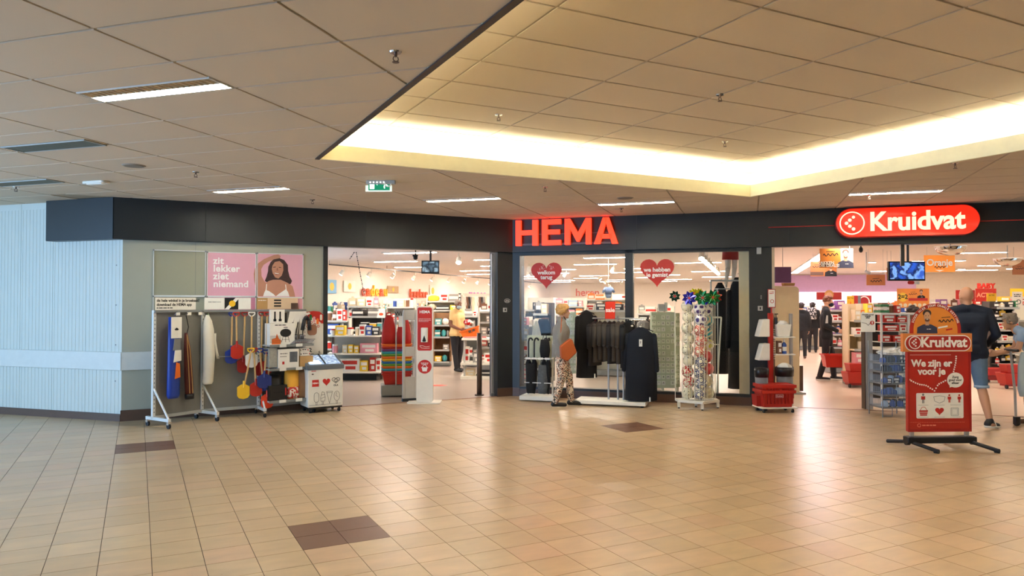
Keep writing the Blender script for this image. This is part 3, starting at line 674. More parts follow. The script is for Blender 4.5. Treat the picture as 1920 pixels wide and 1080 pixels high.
# ---- goods on rack 1
def hung(fr, x, name, label, cat, y=-.16): return thing(name, label, cat, fr.w(x, y), fr.rz)
def hook(t, z, L=.16): B().tube([(0, L-.0, z), (0, -.02, z), (0, -.035, z+.02)], .004).build('hook', chrome, t)
t = hung(r1, .20, 'beach_tent_bag', 'long blue mesh carry bag with a white card, leftmost on the first rack', 'bag', -.13)
hook(t, 1.47, .13)
B().loft([(.36, .075, .045, .02), (.40, .09, .055, .03), (.75, .085, .055, .03), (1.1, .08, .05, .03), (1.44, .075, .04, .02)]).build('bag', blue, t, True)
B().box(-.075, .075, -.062, -.055, 1.16, 1.44).build('card', paper, t); B().plate([(-.03, 1.28), (.0, 1.30), (.03, 1.28), (.02, 1.265), (-.02, 1.265)], -.065, -.063).build('card_print', inkblack, t)
B().plate([(-.02, .62), (.06, .64), (.05, .82), (-.0, .84)], -.066, -.058).build('orange_panel', orange, t); B().plate([(-.04, .84), (.07, .86), (.07, 1.0), (-.02, 1.0)], -.066, -.058).build('white_panel', paper, t); B().plate([(-.05, 1.0), (.06, 1.0), (.05, 1.15), (-.03, 1.15)], -.066, -.058).build('mesh_panel', grey, t)
t = hung(r1, .40, 'parasol_bag', 'long narrow dark red striped bag with black base on the first rack', 'bag', -.10)
hook(t, 1.47, .10); B().tube([(0, 0, 1.46), (.03, -.01, 1.30), (.01, 0, 1.20)], .006).build('strap', black, t)
B().loft([(.36, .06, .04, .02, .06), (.60, .062, .045, .02, .045), (1.0, .05, .035, .02, .02), (1.22, .02, .02, 0, 0)]).build('bag', mat('dark_red_bag', (92, 34, 26), .6), t, True)
B().loft([(.32, .064, .045, .02, .062), (.39, .066, .046, .02, .058)]).build('base_cap', black, t, True)
for dx in (-.025, .02):
    B().tube([(.06+dx, -.044, .40), (.045+dx, -.048, .60), (.02+dx*.8, -.038, 1.0), (.0, -.02, 1.2)], .006).build('stripe', card, t)
t = hung(r1, .72, 'windbreak_bag', 'long white curved fabric bag hanging at the right end of the first rack', 'bag', -.13)
hook(t, 1.47, .13); B().loft([(.50, .06, .05, .02, .0), (.53, .078, .06, .02, .0), (.9, .085, .065, .03, .015), (1.25, .08, .06, .03, .0), (1.38, .06, .045, .02, -.01), (1.46, .02, .02, 0, -.015)]).build('bag', mat('white_cloth', (226, 222, 208), .8, bump=.1), t, True)
t = hung(r2, .06, 'green_ribbon', 'thin green gauze strip hanging between the first two racks', 'ribbon', -.07)
B().loft([(.68, .018, .006, .1), (1.2, .024, .008, .15), (1.40, .035, .01, .1), (1.48, .008, .005, 0)]).build('strip', mat('green_gauze', (128, 160, 96), .8), t, True); hook(t, 1.48, .07)
for k, x in enumerate((.33, .40, .47)):
    t = thing('price_holder', ['left', 'middle', 'right'][k]+' white price clip under the top rail of the first rack', 'price tag', r1.w(x+.1*k-.02, -.05), r1.rz); B().box(-.03, .03, -.006, 0, 1.46, 1.50).build('tag', paper, t); B().box(-.01, .01, -.002, .01, 1.495, 1.51).build('clip', grey, t)
# ---- shovels on rack 2
def shovel(fr, x, y, zt, zb, m, label, lean=0., grip=None, wd=.085):
    t = thing('toy_shovel', label, 'shovel', fr.w(x, y), fr.rz)
    bl = .21; B().cyl((0, 0, zt), (lean*.85, 0, zb+bl-.03), .0125, n=8).build('handle', wood, t)
    b = B(); cx = lean
    pts = [(cx-wd*.3, zb+bl), (cx+wd*.3, zb+bl), (cx+wd, zb+bl-.035), (cx+wd, zb+.05), (cx+wd*.7, zb+.015), (cx, zb), (cx-wd*.7, zb+.015), (cx-wd, zb+.05), (cx-wd, zb+bl-.035)]
    b.plate(pts, -.012, .004); b.cyl((cx*.97, -.004, zb+bl-.05), (cx*.9, 0, zb+bl+.05), .019, .016, 8)
    b.build('blade', m, t, bevel=.004)
    gm = grip or m; b = B(); b.tube([(0, 0, zt-.01), (-.04, 0, zt+.02), (-.045, 0, zt+.05), (.045, 0, zt+.05), (.04, 0, zt+.02), (0, 0, zt-.01)], .009, 8); b.build('grip', gm, t)
    B().tube([(0, -y-.0, zt+.035), (0, -.02, zt+.035)], .004).build('hook', chrome, t)
    return t
sh = [(.42, -.16, 1.50-.06, .83, red, 'red', 'toy shovel on wooden handle in the upper left of the middle rack', .01), (.385, -.07, 1.44, .76, blue, 'blue', 'toy shovel half hidden behind the upper left red one', -.01),
      (.56, -.07, 1.44, .62, red_dk, 'dark red', 'toy shovel behind the white one on the middle rack', -.02), (.63, -.17, 1.44, .70, paper, 'white', 'toy shovel hanging in the middle of the middle rack', .0),
      (.80, -.08, 1.44, .56, red_dk, 'red', 'toy shovel in the rear upper right of the middle rack', -.01), (.85, -.17, 1.44, .58, red, 'bright red', 'toy shovel in the upper right of the middle rack', -.02),
      (.60, -.25, .93, .27, yellow, 'yellow', 'toy shovel hanging low on the middle rack', -.10), (.65, -.23, .93, .29, red, 'red', 'toy shovel hanging low right of the yellow one', .03),
      (.86, -.25, .86, .06+.05, mat('orange_red', (226, 62, 30), .4), 'orange red', 'toy shovel hanging lowest on the middle rack', -.03)]
for x, y, zt, zb, m, c, lab, ln in sh: shovel(r2, x, y, zt, zb, m, c+' '+lab, ln)
shovel(r2, L2-.04, -.22, .92, .36, blue, 'blue toy shovel at the right end of the middle rack', .05, wd=.1); shovel(r2, L2+.03, -.27, .90, .40, mat('dark_blue', (24, 44, 110), .45), 'dark blue toy shovel in front of the right end of the middle rack', -.02, wd=.1)
b = B(); b.tube([(.2, -.12, .87), (L2, -.12, .87)], .005); b.tube([(.2, -.12, .87), (.2, 0, .87)], .005); b.build('hook_bar', grey, rk2)
t = thing('price_strip', 'curled white plastic strip hanging at the left of the middle rack', 'price tag', r2.w(.17, -.06), r2.rz)
B().loft([(.84, .02, .004, 0, .03), (.95, .016, .004, 0, .01), (1.1, .012, .004, 0, -.01), (1.2, .014, .004, 0, -.01)]).build('strip', paper, t, True)
# ---- barbecue goods on rack 3
def boxgoods(fr, x0, x1, y0, y1, z0, z1, name, label, m, draw=None, cat='box', bev=.003):
    t = thing(name, label, cat, fr.w((x0+x1)/2, (y0+y1)/2, z0), fr.rz); hx, hy, h = (x1-x0)/2, (y1-y0)/2, z1-z0
    B().box(-hx, hx, -hy, hy, 0, h).build('carton', m, t, bevel=bev)
    if draw: draw(t, hx, hy, h)
    return t
def dgrill(t, hx, hy, h):
    f = -hy-.0015; b = B(); cx = hx*.25; b.plate(circ(cx, h*.55, .085, 20, .06), f, f+.001); b.plate(rc(cx-.03, cx+.03, h*.55+.075, h*.55+.085), f, f+.001)
    for dx in (-.06, 0, .06): line2(b, [(cx+dx*.6, h*.42), (cx+dx, h*.12)], .006, f, f+.001)
    line2(b, [(cx-.05, h*.24), (cx+.05, h*.24)], .004, f, f+.001); b.build('print_grill', inkblack, t)
    B().plate([(-hx*.85, 0.01), (-hx*.15, .01), (-hx*.1, h*.2), (-hx*.3, h*.3), (-hx*.45, h*.52), (-hx*.55, h*.32), (-hx*.85, h*.28)], f-.0005, f).build('print_flame', mat('print_orange', (226, 110, 40), .6), t)
    b = B()
    for k in range(5): b.box(-hx*1.0, -hx*.1, f-.0012, f-.0006, h*(.12+k*.07), h*(.135+k*.07))
    b.build('print_bars', inkblack, t); greek(B(), -hx*.6, hx*.3, h*.9, .012, f, f+.001, 5).build('print', inkblack, t)
boxgoods(r3, .04, .42, -.30, -.12, 1.02, 1.33, 'barbecue_box', 'white carton with a kettle grill and flame picture on the top shelf', paper, dgrill)
def dsk(t, hx, hy, h):
    b = B(); f = -hy-.0015
    for x in (-.04, .04): b.box(x-.012, x+.012, f, f+.001, h*.2, h*.85); b.box(x-.022, x+.022, f, f+.001, h*.12, h*.3)
    b.build('print', inkblack, t)
boxgoods(r3, .07, .29, -.24, -.20, 1.335, 1.53, 'tool_pack', 'white pack with two dark barbecue tools hung above the grill carton', paper, dsk)
boxgoods(r3, .31, .36, -.16, -.12, 1.34, 1.48, 'black_pack', 'small black pack beside the white tool pack', black, None)
def tools(x, lab, tilt):
    t = thing('grill_tool_card', lab, 'card', r3.w(x, -.2), r3.rz)
    o = B().plate([(-.04+tilt, 1.16), (.04+tilt, 1.16), (.06, 1.50), (-.03, 1.50)], -.006, .0).build('card', paper, t); B().tube([(.01+tilt, -.012, 1.14), (.015, -.012, 1.34)], .007).build('handle', black, t)
    b = B(); b.box(-.035+tilt, .035+tilt, -.016, -.01, 1.05, 1.15); b.build('spatula', chrome, t); b = B()
    for k in range(3): b.box(-.024+tilt+k*.018, -.014+tilt+k*.018, -.018, -.016, 1.06, 1.13)
    b.build('slots', inkblack, t); B().tube([(.01, .0, 1.49), (.01, .2, 1.50)], .004).build('hook', chrome, t)
tools(L3-.30, 'leftmost white card with grill spatula hung on the barbecue rack', -.06); tools(L3-.22, 'middle white card with grill spatula hung on the barbecue rack', -.03); tools(L3-.14, 'rightmost white card with grill spatula hung on the barbecue rack', -.0)
t = thing('oven_glove', 'black looped grill gloves hung at the right of the barbecue rack', 'glove', r3.w(L3-.10, -.26), r3.rz); B().tube([(-.06, 0, 1.22), (-.03, -.01, 1.38), (.0, -.01, 1.42), (.04, -.01, 1.37), (.06, 0, 1.22)], .028, 8).build('glove', black, t, True); B().tube([(0, 0, 1.44), (0, .26, 1.5)], .004).build('hook', chrome, t)
t = thing('pan_card', 'brown round-cornered grill plate card at the right end of the barbecue rack', 'card', r3.w(L3+.0, -.22), r3.rz); B().plate(stadium(-.06, .09, 1.14, 1.30, .05), -.01, 0).build('card', mat('tan_brown', (150, 106, 82), .6), t)
for k in range(4):
    t = thing('grill_grate', ['lowest', 'second', 'third', 'topmost'][k]+' flat silver grill grate of the stack on the top shelf', 'grate', r3.w(L3-.20+.015*k, -.2, 1.022+k*.018), r3.rz+.05*k)
    b = B(); b.box(-.17, .17, -.12, -.11, 0, .012); b.box(-.17, .17, .11, .12, 0, .012)
    for i in range(12): b.box(-.17+i*.03, -.162+i*.03, -.12, .12, 0, .008)
    b.build('bars', chrome, t)
def dpic(t, hx, hy, h):
    f = -hy-.0015; B().box(hx*.1, hx*.85, f, f+.001, h*.3, h*.85).build('print_photo', mat('grey_photo', (92, 98, 104), .6, 0, 0, .4, 20), t); greek(greek(B(), -hx*.8, -hx*.1, h*.75, .01, f, f+.001, 7), -hx*.8, -hx*.2, h*.6, .008, f, f+.001, 9).build('print', inkblack, t)
    B().box(-hx*.6, -hx*.4, f, f+.001, h*.2, h*.35).build('print_red', redprint, t)
boxgoods(r3, .02, .14, -.33, -.10, .70, .98, 'wire_pack', 'clear pack of grey wire goods at the left of the middle shelf', mat('wire_grey', (150, 150, 142), .5, 0, 0, .3, 40))
boxgoods(r3, .15, .47, -.335, -.06, .682, .955, 'grill_box', 'white carton with a dark photo on the middle shelf', paper, dpic)
def dlow(t, hx, hy, h): f = -hy-.0015; greek(B(), -hx*.5, hx*.5, h*.5, .012, f, f+.001, 4).build('print', inkblack, t); B().box(-hx*.95, -hx*.8, f, f+.001, h*.3, h*.7).build('print_mark', inkblack, t); B().box(hx*.75, hx*.9, f, f+.001, h*.3, h*.8).build('print_red', redprint, t)
boxgoods(r3, .49, L3-.02, -.335, -.06, .682, .84, 'cardboard_tray', 'open brown cardboard tray on the middle shelf', card)
boxgoods(r3, .50, L3-.06, -.32, -.08, .842, .90, 'flat_box', 'lower flat white box stacked in the brown tray', paper, dlow); boxgoods(r3, .50, L3-.08, -.31, -.08, .902, .955, 'flat_box', 'upper flat white box stacked in the brown tray', paper, dlow)
def sack(fr, x, y, z, w_, h, m, label, dec=None):
    t = thing('charcoal_bag', label, 'bag', fr.w(x, y, z), fr.rz+random.uniform(-.15, .15))
    B().loft([(0, w_*.46, .075, .02), (.03, w_*.5, .085, .03), (h*.5, w_*.5, .09, .04), (h*.85, w_*.47, .06, .04), (h, w_*.46, .02, .02)], 20).build('sack', m, t, True)
    if dec: B().loft([(.01, w_*.51, .089, .03), (h*.22, w_*.515, .094, .03), (h*.42, w_*.51, .095, .04)], 20).build('print_band', dec, t, True)
    return t
sack(r3, .16, -.20, .222, .2, .36, MATS['black_plastic'], 'black charcoal sack at the left of the bottom shelf')
sack(r3, .40, -.24, .222, .22, .42, mat('yellow_paper', (226, 164, 50), .7), 'yellow paper charcoal bag with red flames on the bottom shelf', ramp_mat('flame_print', [(0, (190, 40, 26)), (.5, (232, 220, 200)), (.6, (200, 50, 30))], scale=16))
sack(r3, L3-.14, -.22, .222, .24, .42, mat('kraft_bag', (146, 108, 74), .8, 0, 0, .15, 12), 'brown paper charcoal bag at the right of the bottom shelf')
boxgoods(r3, .02, .30, -.32, -.2, .222, .44, 'black_box', 'low black carton in front on the bottom shelf', black, dlow)
# ============================================================ ICE CREAM FREEZER
fa0 = G(577, 776); fb0 = G(643, 770.5); dv = fb0-fa0; FWd = dv.length; frz = math.atan2(dv.y, dv.x)
t = thing('ice_cream_freezer', 'white chest freezer with ice cream outlines and grey sloping lid', 'freezer', fa0, frz); FD = .38
B().box(0, FWd, 0, FD, .085, .64).build('body', white, t, bevel=.012)
b = B(); b.bm.free(); b = B()
pts = [(-.012, .64), (-.012, .70), (FD+.01, .84), (FD+.01, .64)]
v0 = [b.bm.verts.new((-.015, y, z)) for y, z in pts]; v1 = [b.bm.verts.new((FWd+.015, y, z)) for y, z in pts]
b.bm.faces.new(v0); b.bm.faces.new(v1[::-1])
for i in range(4): j = (i+1) % 4; b.bm.faces.new((v0[i], v1[i], v1[j], v0[j]))
b.build('lid_frame', mat('freezer_grey', (98, 106, 112), .4), t, bevel=.008)
sl = .14/(FD+.022)
def lidq(x0, x1, y0, y1, name, m, up_=.003, thick=.002):
    b = B(); z = lambda y: .70+(y+.012)*sl+up_
    vs = [b.bm.verts.new(p) for p in ((x0, y0, z(y0)), (x1, y0, z(y0)), (x1, y1, z(y1)), (x0, y1, z(y1)))]; vt = [b.bm.verts.new((v.co.x, v.co.y, v.co.z+thick)) for v in vs]
    b.bm.faces.new(vs[::-1]); b.bm.faces.new(vt)
    for i in range(4): j = (i+1) % 4; b.bm.faces.new((vs[i], vs[j], vt[j], vt[i]))
    return b.build(name, m, t)
ice = ramp_mat('glowing_frosty_contents', [(0, (150, 180, 225)), (.4, (205, 222, 245)), (.55, (110, 140, 190)), (.65, (225, 235, 250))], scale=14, emit=.45, const=False)  # emission on the contents stands in for light inside the freezer
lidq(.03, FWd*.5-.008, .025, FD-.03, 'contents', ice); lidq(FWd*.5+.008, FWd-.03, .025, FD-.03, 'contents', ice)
lidq(.025, FWd-.025, .02, FD-.02, 'lid_glass', glass, .008, .003); lidq(FWd*.5-.008, FWd*.5+.008, .02, FD-.02, 'lid_handle', black, .012, .008)
lidq(.05, FWd*.4, .03, .16, 'painted_lamp_reflex', mat('painted_reflex_glow', (225, 240, 255), .3, 0, .9, 0), .005)  # glowing patch paints a lamp's reflection on the lid; not a lamp
f = -.0015; b = B(); b.box(FWd*.21-.05, FWd*.21+.05, f-.001, f, .39, .49); b.build('red_square', redprint, t)
text('HEMA', .034, whiteprint, t, (FWd*.21, f-.0015, .44), off=.0008, ext=.0005)
B().plate(heart(FWd*.52, .445, .115, .11), f-.001, f).build('red_heart', redprint, t)
b = B(); hh_ = heart(FWd*.79, .465, .12, .085); line2(b, hh_, .007, f-.001, f, True); line2(b, heart(FWd*.79, .465, .06, .045), .007, f-.001, f, True); b.build('heart_logo', inkblack, t)
text('OLA', .036, inkblack, t, (FWd*.79, f-.001, .395), off=.0008, ext=.0005)
b = B(); q = .004
for k, cx in enumerate((.24, .42, .61, .82)):
    cx *= FWd
    if k == 0: line2(b, stadium(cx-.035, cx+.035, .16, .30, .034), q, f-.001, f, True)
    elif k == 1: line2(b, [(cx-.03, .17), (cx-.035, .22), (cx-.01, .31), (cx+.02, .30), (cx+.036, .22), (cx+.03, .17), (cx-.03, .17)], q, f-.001, f); line2(b, [(cx-.03, .21), (cx+.034, .23)], q, f-.001, f); line2(b, [(cx-.02, .26), (cx+.028, .27)], q, f-.001, f)
    elif k == 2: line2(b, [(cx-.04, .29), (cx, .13), (cx+.04, .29), (cx-.04, .29), (cx-.045, .31), (cx+.045, .31), (cx+.04, .29)], q, f-.001, f)
    else: line2(b, circ(cx, .235, .043, 20, .072), q, f-.001, f, True); line2(b, [(cx, .29), (cx-.015, .24), (cx+.02, .22)], q, f-.001, f)
    if k != 2: line2(b, [(cx-.009, .165), (cx-.009, .12), (cx+.009, .12), (cx+.009, .165)], q, f-.001, f)
line2(b, [(.02, .118), (FWd-.03, .122)], q, f-.001, f); b.build('ice_cream_outlines', inkblack, t)
B().plate(circ(.07, .575, .016, 12, .010), f-.004, f).build('lock', brown, t); B().box(.05, .12, f-.001, f, .615, .625).build('badge', redprint, t)
b = B(); b.box(.01, FWd-.01, .01, FD-.01, .06, .088); b.build('underframe', black, t)
for x in (.05, FWd-.05):
    for y in (.04, FD-.05):
        c_ = B().cyl((x-.015, y, .032), (x+.015, y, .032), .032, n=14).build('caster', rubber, t); B().box(x-.02, x+.02, y-.015, y+.015, .04, .07).build('fork', chrome, c_)
# ice cream price board behind the freezer
xA, zA = onF1(573, 668, .06); xB, zB = onF1(607, 583, .06); xA = onF1(548, 600, .06)[0]+.08
t = thing('price_board', 'white ice cream board with red rim and lollies behind the freezer', 'sign', ((xA+xB)/2, Y0-.03, 0)); hw_ = (xB-xA)/2
pts = [(-hw_, .78), (hw_, .78), (hw_, zB-.06), (hw_*.7, zB-.01), (hw_*.2, zB), (-hw_*.4, zB-.02), (-hw_, zB-.01)]
B().plate(pts, -.006, 0).build('board', paper, t); B().plate([(-hw_, zB-.11), (hw_*.1, zB-.10), (hw_, zB-.20), (hw_, zB-.06), (hw_*.7, zB-.01), (hw_*.2, zB), (-hw_*.4, zB-.02), (-hw_, zB-.01)], -.008, -.0062).build('red_rim', redprint, t)
cols = [orange, yellow, MATS['kraft_bag'], green, pink, orange, whiteprint]
for k in range(7):
    cx = -hw_*.8+k*hw_*.27; cz = zB-.10-.03*(k % 3)
    B().plate(stadium(cx-.018, cx+.018, cz-.045, cz+.045, .017), -.0105, -.0085).build('lolly', cols[k], t)
    ring(B(), cx+.01, cz-.075, .012, .020, -.0105, -.0085, 14).build('price_ring', redprint, t)
B().plate(heart(-hw_*.25, zB-.045, .09, .05), -.0105, -.0085).build('heart_logo', whiteprint, t)
text('2', .09, inkblack, t, (.0, -.0065, .90), off=.002); text('6', .06, inkblack, t, (hw_*.7, -.0065, .87)); b = B(); b.box(-.05, .05, -.007, -.0062, .84, .848); b.build('underline', inkblack, t)

# ============================================================ ENTRANCE OF THE RED LETTER SHOP
def AT(px, d, z=0.): p = P(px, 560, d); return Vector((p.x, p.y, z))
def zz(py, d, px=960): return P(px, py, d).z
# sanitiser pillar
d = 11.95; c = AT(797, d); t = thing('sanitiser_pillar', 'white sanitiser column with rounded red panel on a white floor plate', 'dispenser', c, FV)
top = zz(574, d); W = .135; sp_white = mat('satin_white', (232, 226, 212), .45)
B().rbox(-.28, .26, -.13, .25, 0, .015, .03).build('base_plate', sp_white, t)
B().plate(stadium(-W, W, .015, top, .04), -.035, .035).build('column', sp_white, t, bevel=.004)
B().plate(stadium(-W+.018, W-.018, zz(657, d), top-.02, .03), -.0385, -.0355).build('red_panel', redprint, t)
text('HEMA', .064, whiteprint, t, (0, -.0388, zz(585, d)), off=.002, ext=.0005)
greek(greek(greek(B(), -.1, .1, zz(598, d), .006, -.0395, -.0387, 1), -.1, .1, zz(600.5, d), .006, -.0395, -.0387, 2), -.1, .06, zz(603, d), .006, -.0395, -.0387, 3).build('small_print', whiteprint, t)
ds = B().rbox(-.055, .055, -.11, -.039, zz(641, d), zz(614, d), .02).build('dispenser', sp_white, t, bevel=.01); B().plate([(.0, zz(628, d)), (.03, zz(638, d)), (.02, zz(640, d)), (-.02, zz(640, d)), (-.03, zz(638, d))], -.113, -.1105).build('drop_window', inkblack, ds)
b = B(); zc = zz(651, d); line2(b, [(-.08, zc+.02), (-.05, zc-.01), (.02, zc-.015), (.08, zc-.01)], .005, -.0395, -.0387); line2(b, [(-.08, zc+.03), (-.03, zc+.025), (.02, zc+.01), (.08, zc+.02)], .005, -.0395, -.0387); b.build('hand_icon', whiteprint, t)
zc = zz(687, d); B().plate(circ(0, zc, .112, 28), -.0385, -.0355).build('red_disc', redprint, t)
b = B(); b.plate([(-.045, zc-.02), (.045, zc-.02), (.035, zc-.075), (-.035, zc-.075)], -.0395, -.0387); line2(b, [(-.055, zc-.015), (.055, zc-.015)], .012, -.0395, -.0387); line2(b, [(-.04, zc-.01), (-.015, zc+.03), (.015, zc+.03), (.04, zc-.01)], .008, -.0395, -.0387); greek(b, -.06, .06, zc+.055, .009, -.0395, -.0387, 3); greek(b, -.05, .05, zc+.038, .009, -.0395, -.0387, 4); b.build('basket_icon', whiteprint, t)
# security gate
d = 12.15; c = AT(769, d); t = thing('security_gate', 'grey white antitheft gate with a rounded top and two openings', 'gate', c, FV+.35)
gz = lambda y: zz(y, d)
o = B(); wl_, ht = .125, gz(581)
outer = stadium(-wl_, wl_, .0, ht, .06)
b = B(); b.plate([(-wl_, .03), (-wl_+.04, .03), (-wl_+.04, ht-.05), (-wl_, ht-.06)], -.03, .03); b.plate([(wl_-.05, .03), (wl_, .03), (wl_, ht-.06), (wl_-.05, ht-.05)], -.03, .03)
b.plate([(-wl_, ht-.06), (wl_, ht-.06), (wl_*.85, ht), (-wl_*.85, ht)], -.03, .03); b.plate(rc(-wl_+.04, wl_-.05, gz(600), ht-.05), -.03, .03); b.plate(rc(-wl_+.04, wl_-.05, gz(668), gz(650)), -.03, .03); b.plate(rc(-wl_+.04, wl_-.05, .03, gz(706)), -.03, .03)
b.build('loop_frame', mat('gate_grey', (186, 180, 168), .4), t, bevel=.006); B().rbox(-wl_-.01, wl_+.02, -.05, .05, 0, .05, .02).build('foot', black, t)
# basket stack holder
d = 12.9; c = AT(744, d); t = thing('basket_holder', 'clear-sided basket stand with a grey base and Winkel header', 'stand', c, FV+.2)
B().box(-.27, .27, -.22, .22, .02, .20).build('base', mat('stand_grey', (140, 138, 132), .5), t, bevel=.01)
b = B()
for x in (-.02, .27):
    b.box(x-.01, x+.01, -.21, -.19, .2, zz(580, d)); b.box(x-.01, x+.01, .19, .21, .2, zz(580, d))
b.build('upright', lgrey, t); hd = B().box(-.03, .28, -.22, -.2, zz(594, d), zz(580, d)).build('header', MATS['stand_grey'], t); text('Winkel', .10, inkblack, t, (.1, -.221, zz(588, d)), off=.001)
cols = [('red', red), ('orange', orange), ('green', mat('lime_green', (110, 170, 60), .4)), ('blue', mat('mid_blue', (40, 110, 190), .4)), ('yellow', yellow), ('teal', teal), ('purple', mat('plum_plastic', (120, 60, 120), .4))]
seq = [0, 0, 5, 1, 2, 3, 4, 1, 2, 5, 6, 0, 1]; z = .21; dz = (zz(644, d)-.40)/12
for k, ci in enumerate(seq):
    bk = thing('shopping_basket', f'{cols[ci][0]} shopping basket, {ORD[k]} from the floor in the striped stack', 'basket', (*F2.w(*F2.l(c)), ), FV+.2); bk.location = (c.x, c.y, z)
    zh = .19; tp = [(-.25, -.19), (.25, -.19), (.25, .19), (-.25, .19)]; bt = [(-.21, -.16), (.21, -.16), (.21, .16), (-.21, .16)]
    b = B(); b.prism(bt, 0, zh, 0, tp); ob = b.build('tub', cols[ci][1], bk); b = B()
    b.box(-.265, .265, -.205, -.19, zh-.02, zh); b.box(-.265, .265, .19, .205, zh-.02, zh); b.box(-.265, -.25, -.19, .19, zh-.02, zh); b.box(.25, .265, -.19, .19, zh-.02, zh); b.build('rim', cols[ci][1], bk)
    z += (.0 if k else 0)+dz
ztop = z-dz+.19
for k, (x, lab) in enumerate(((-.14, 'red cloth bag folded upright on top of the basket stack, left'), (.12, 'red cloth bag folded upright on top of the basket stack, right'))):
    q = thing('cloth_bag', lab, 'bag', (*(c+RT*x).xy, ztop), FV)
    B().loft([(0, .13, .12, .04), (.15, .125, .11, .06), (.32, .10, .08, .07), (.45, .07, .05, .05), (.5, .03, .02, 0)]).build('bag', mat('red_cloth', (186, 40, 34), .8, bump=.1), q, True)
    B().tube([(-.05, 0, .44), (-.03, 0, .54), (.03, 0, .54), (.05, 0, .44)], .009).build('handle', MATS['red_cloth'], q)
t = thing('info_card', 'blank white card on the header of the basket stand', 'card', (c-FW*.0).xyz, FV+.2); B().box(.02, .13, -.235, -.228, zz(612, d), zz(592, d)).build('card', paper, t)
# brown bollard
d = 12.9; c = AT(899, d); t = thing('bollard', 'slim dark bronze entrance bollard near the right door edge', 'bollard', c, FV)
bz = mat('bronze', (92, 76, 66), .4, .4); B().cyl((0, 0, .02), (0, 0, zz(625, d)), .045, n=18).build('post', bz, t, True); B().rbox(-.08, .08, -.07, .07, 0, .02, .03).build('foot_plate', bz, t)
B().cyl((0, 0, zz(625, d)), (0, 0, zz(625, d)+.01), .048, n=18).build('cap', bz, t)
t = thing('door_post', 'thin silver door guide post at the right end of the entrance', 'post', F1.w(5.52, .12)); B().box(-.02, .02, -.02, .02, 0, 2.48).build('post', silver, t, bevel=.003); B().box(-.03, .03, -.03, .03, 0, .05).build('foot', grey, t)

# ============================================================ PRODUCTS (prototypes copied one by one)
PC = {'red': (196, 44, 30), 'white': (236, 232, 222), 'cream': (226, 206, 170), 'black': (34, 32, 34), 'brown': (122, 82, 58), 'orange': (230, 124, 44), 'yellow': (242, 196, 50), 'blue': (52, 84, 160), 'pink': (226, 150, 160), 'green': (60, 130, 84), 'teal': (72, 166, 170), 'grey': (146, 142, 136), 'purple': (136, 84, 150), 'pale blue': (170, 196, 220)}
pmat = {k: mat('goods_'+k.replace(' ', '_'), v, .5, 0, 0, .12, 9) for k, v in PC.items()}
PR = {}; NUM = ['one', 'two', 'three', 'four', 'five', 'six', 'seven']+['above']*30
def proto_goods(kind, col):
    key = (kind, col)
    if key in PR: return PR[key]
    b = B(); m2 = pmat['white'] if col != 'white' else pmat['red']
    if kind == 'box':
        b.box(-.5, .5, -.5, .5, 0, 1, 0); b.box(-.38, .38, -.506, -.5, .55, .85, 1); b.box(-.2, .3, -.506, -.5, .15, .4, 1)
    elif kind == 'bottle':
        b.cyl((0, 0, 0), (0, 0, .66), .48, n=8); b.cyl((0, 0, .66), (0, 0, .82), .48, .18, 8); b.cyl((0, 0, .82), (0, 0, 1), .2, n=6, mi=1); b.cyl((0, 0, .2), (0, 0, .5), .495, n=8, mi=1)
    elif kind == 'jar':
        b.cyl((0, 0, 0), (0, 0, .8), .5, n=10); b.cyl((0, 0, .8), (0, 0, 1), .46, n=10, mi=1)
    elif kind == 'folded textile':
        for k in range(3): b.box(-.5+.02*k, .5-.015*k, -.5, .5-.02*k, k*.33+.02, k*.33+.30, k % 2)
    elif kind == 'hanging pack':
        b.plate([(-.5, 0), (.5, 0), (.5, .8), (.15, .86), (.15, 1), (-.15, 1), (-.15, .86), (-.5, .8)], -.15, .15); b.plate([(-.36, .12), (.36, .12), (.36, .5), (-.36, .5)], -.3, -.15, 1)
    elif kind == 'garment':
        b.plate([(-.32, 0), (.32, 0), (.36, .7), (.5, .55), (.56, .62), (.36, .95), (.12, 1), (0, .94), (-.12, 1), (-.36, .95), (-.56, .62), (-.5, .55), (-.36, .7)], -.3, .3)
    elif kind == 'basket':
        b.prism([(-.4, -.4), (.4, -.4), (.4, .4), (-.4, .4)], 0, .9, 0, [(-.5, -.5), (.5, -.5), (.5, .5), (-.5, .5)]); b.box(-.53, .53, -.53, .53, .9, 1, 1)
    elif kind == 'cushion':
        b.loft([(0, .2, .3, 0), (.2, .46, .48, 0), (.5, .52, .52, 0), (.8, .46, .48, 0), (1, .2, .3, 0)], 10)
    nm = {'box': 'boxed_product', 'bottle': 'bottle', 'jar': 'jar', 'folded textile': 'folded_textile', 'hanging pack': 'hanging_pack', 'garment': 'garment', 'basket': 'storage_basket', 'cushion': 'cushion'}[kind]
    o = b.build(nm, None, mats=[pmat[col], m2]); o.hide_render = True; PR[key] = o; return o
used = set(); cnt = {}; rowc = {}
CATS = {'box': 'box', 'bottle': 'bottle', 'jar': 'jar', 'folded textile': 'textile', 'hanging pack': 'pack', 'garment': 'garment', 'basket': 'basket', 'cushion': 'cushion'}
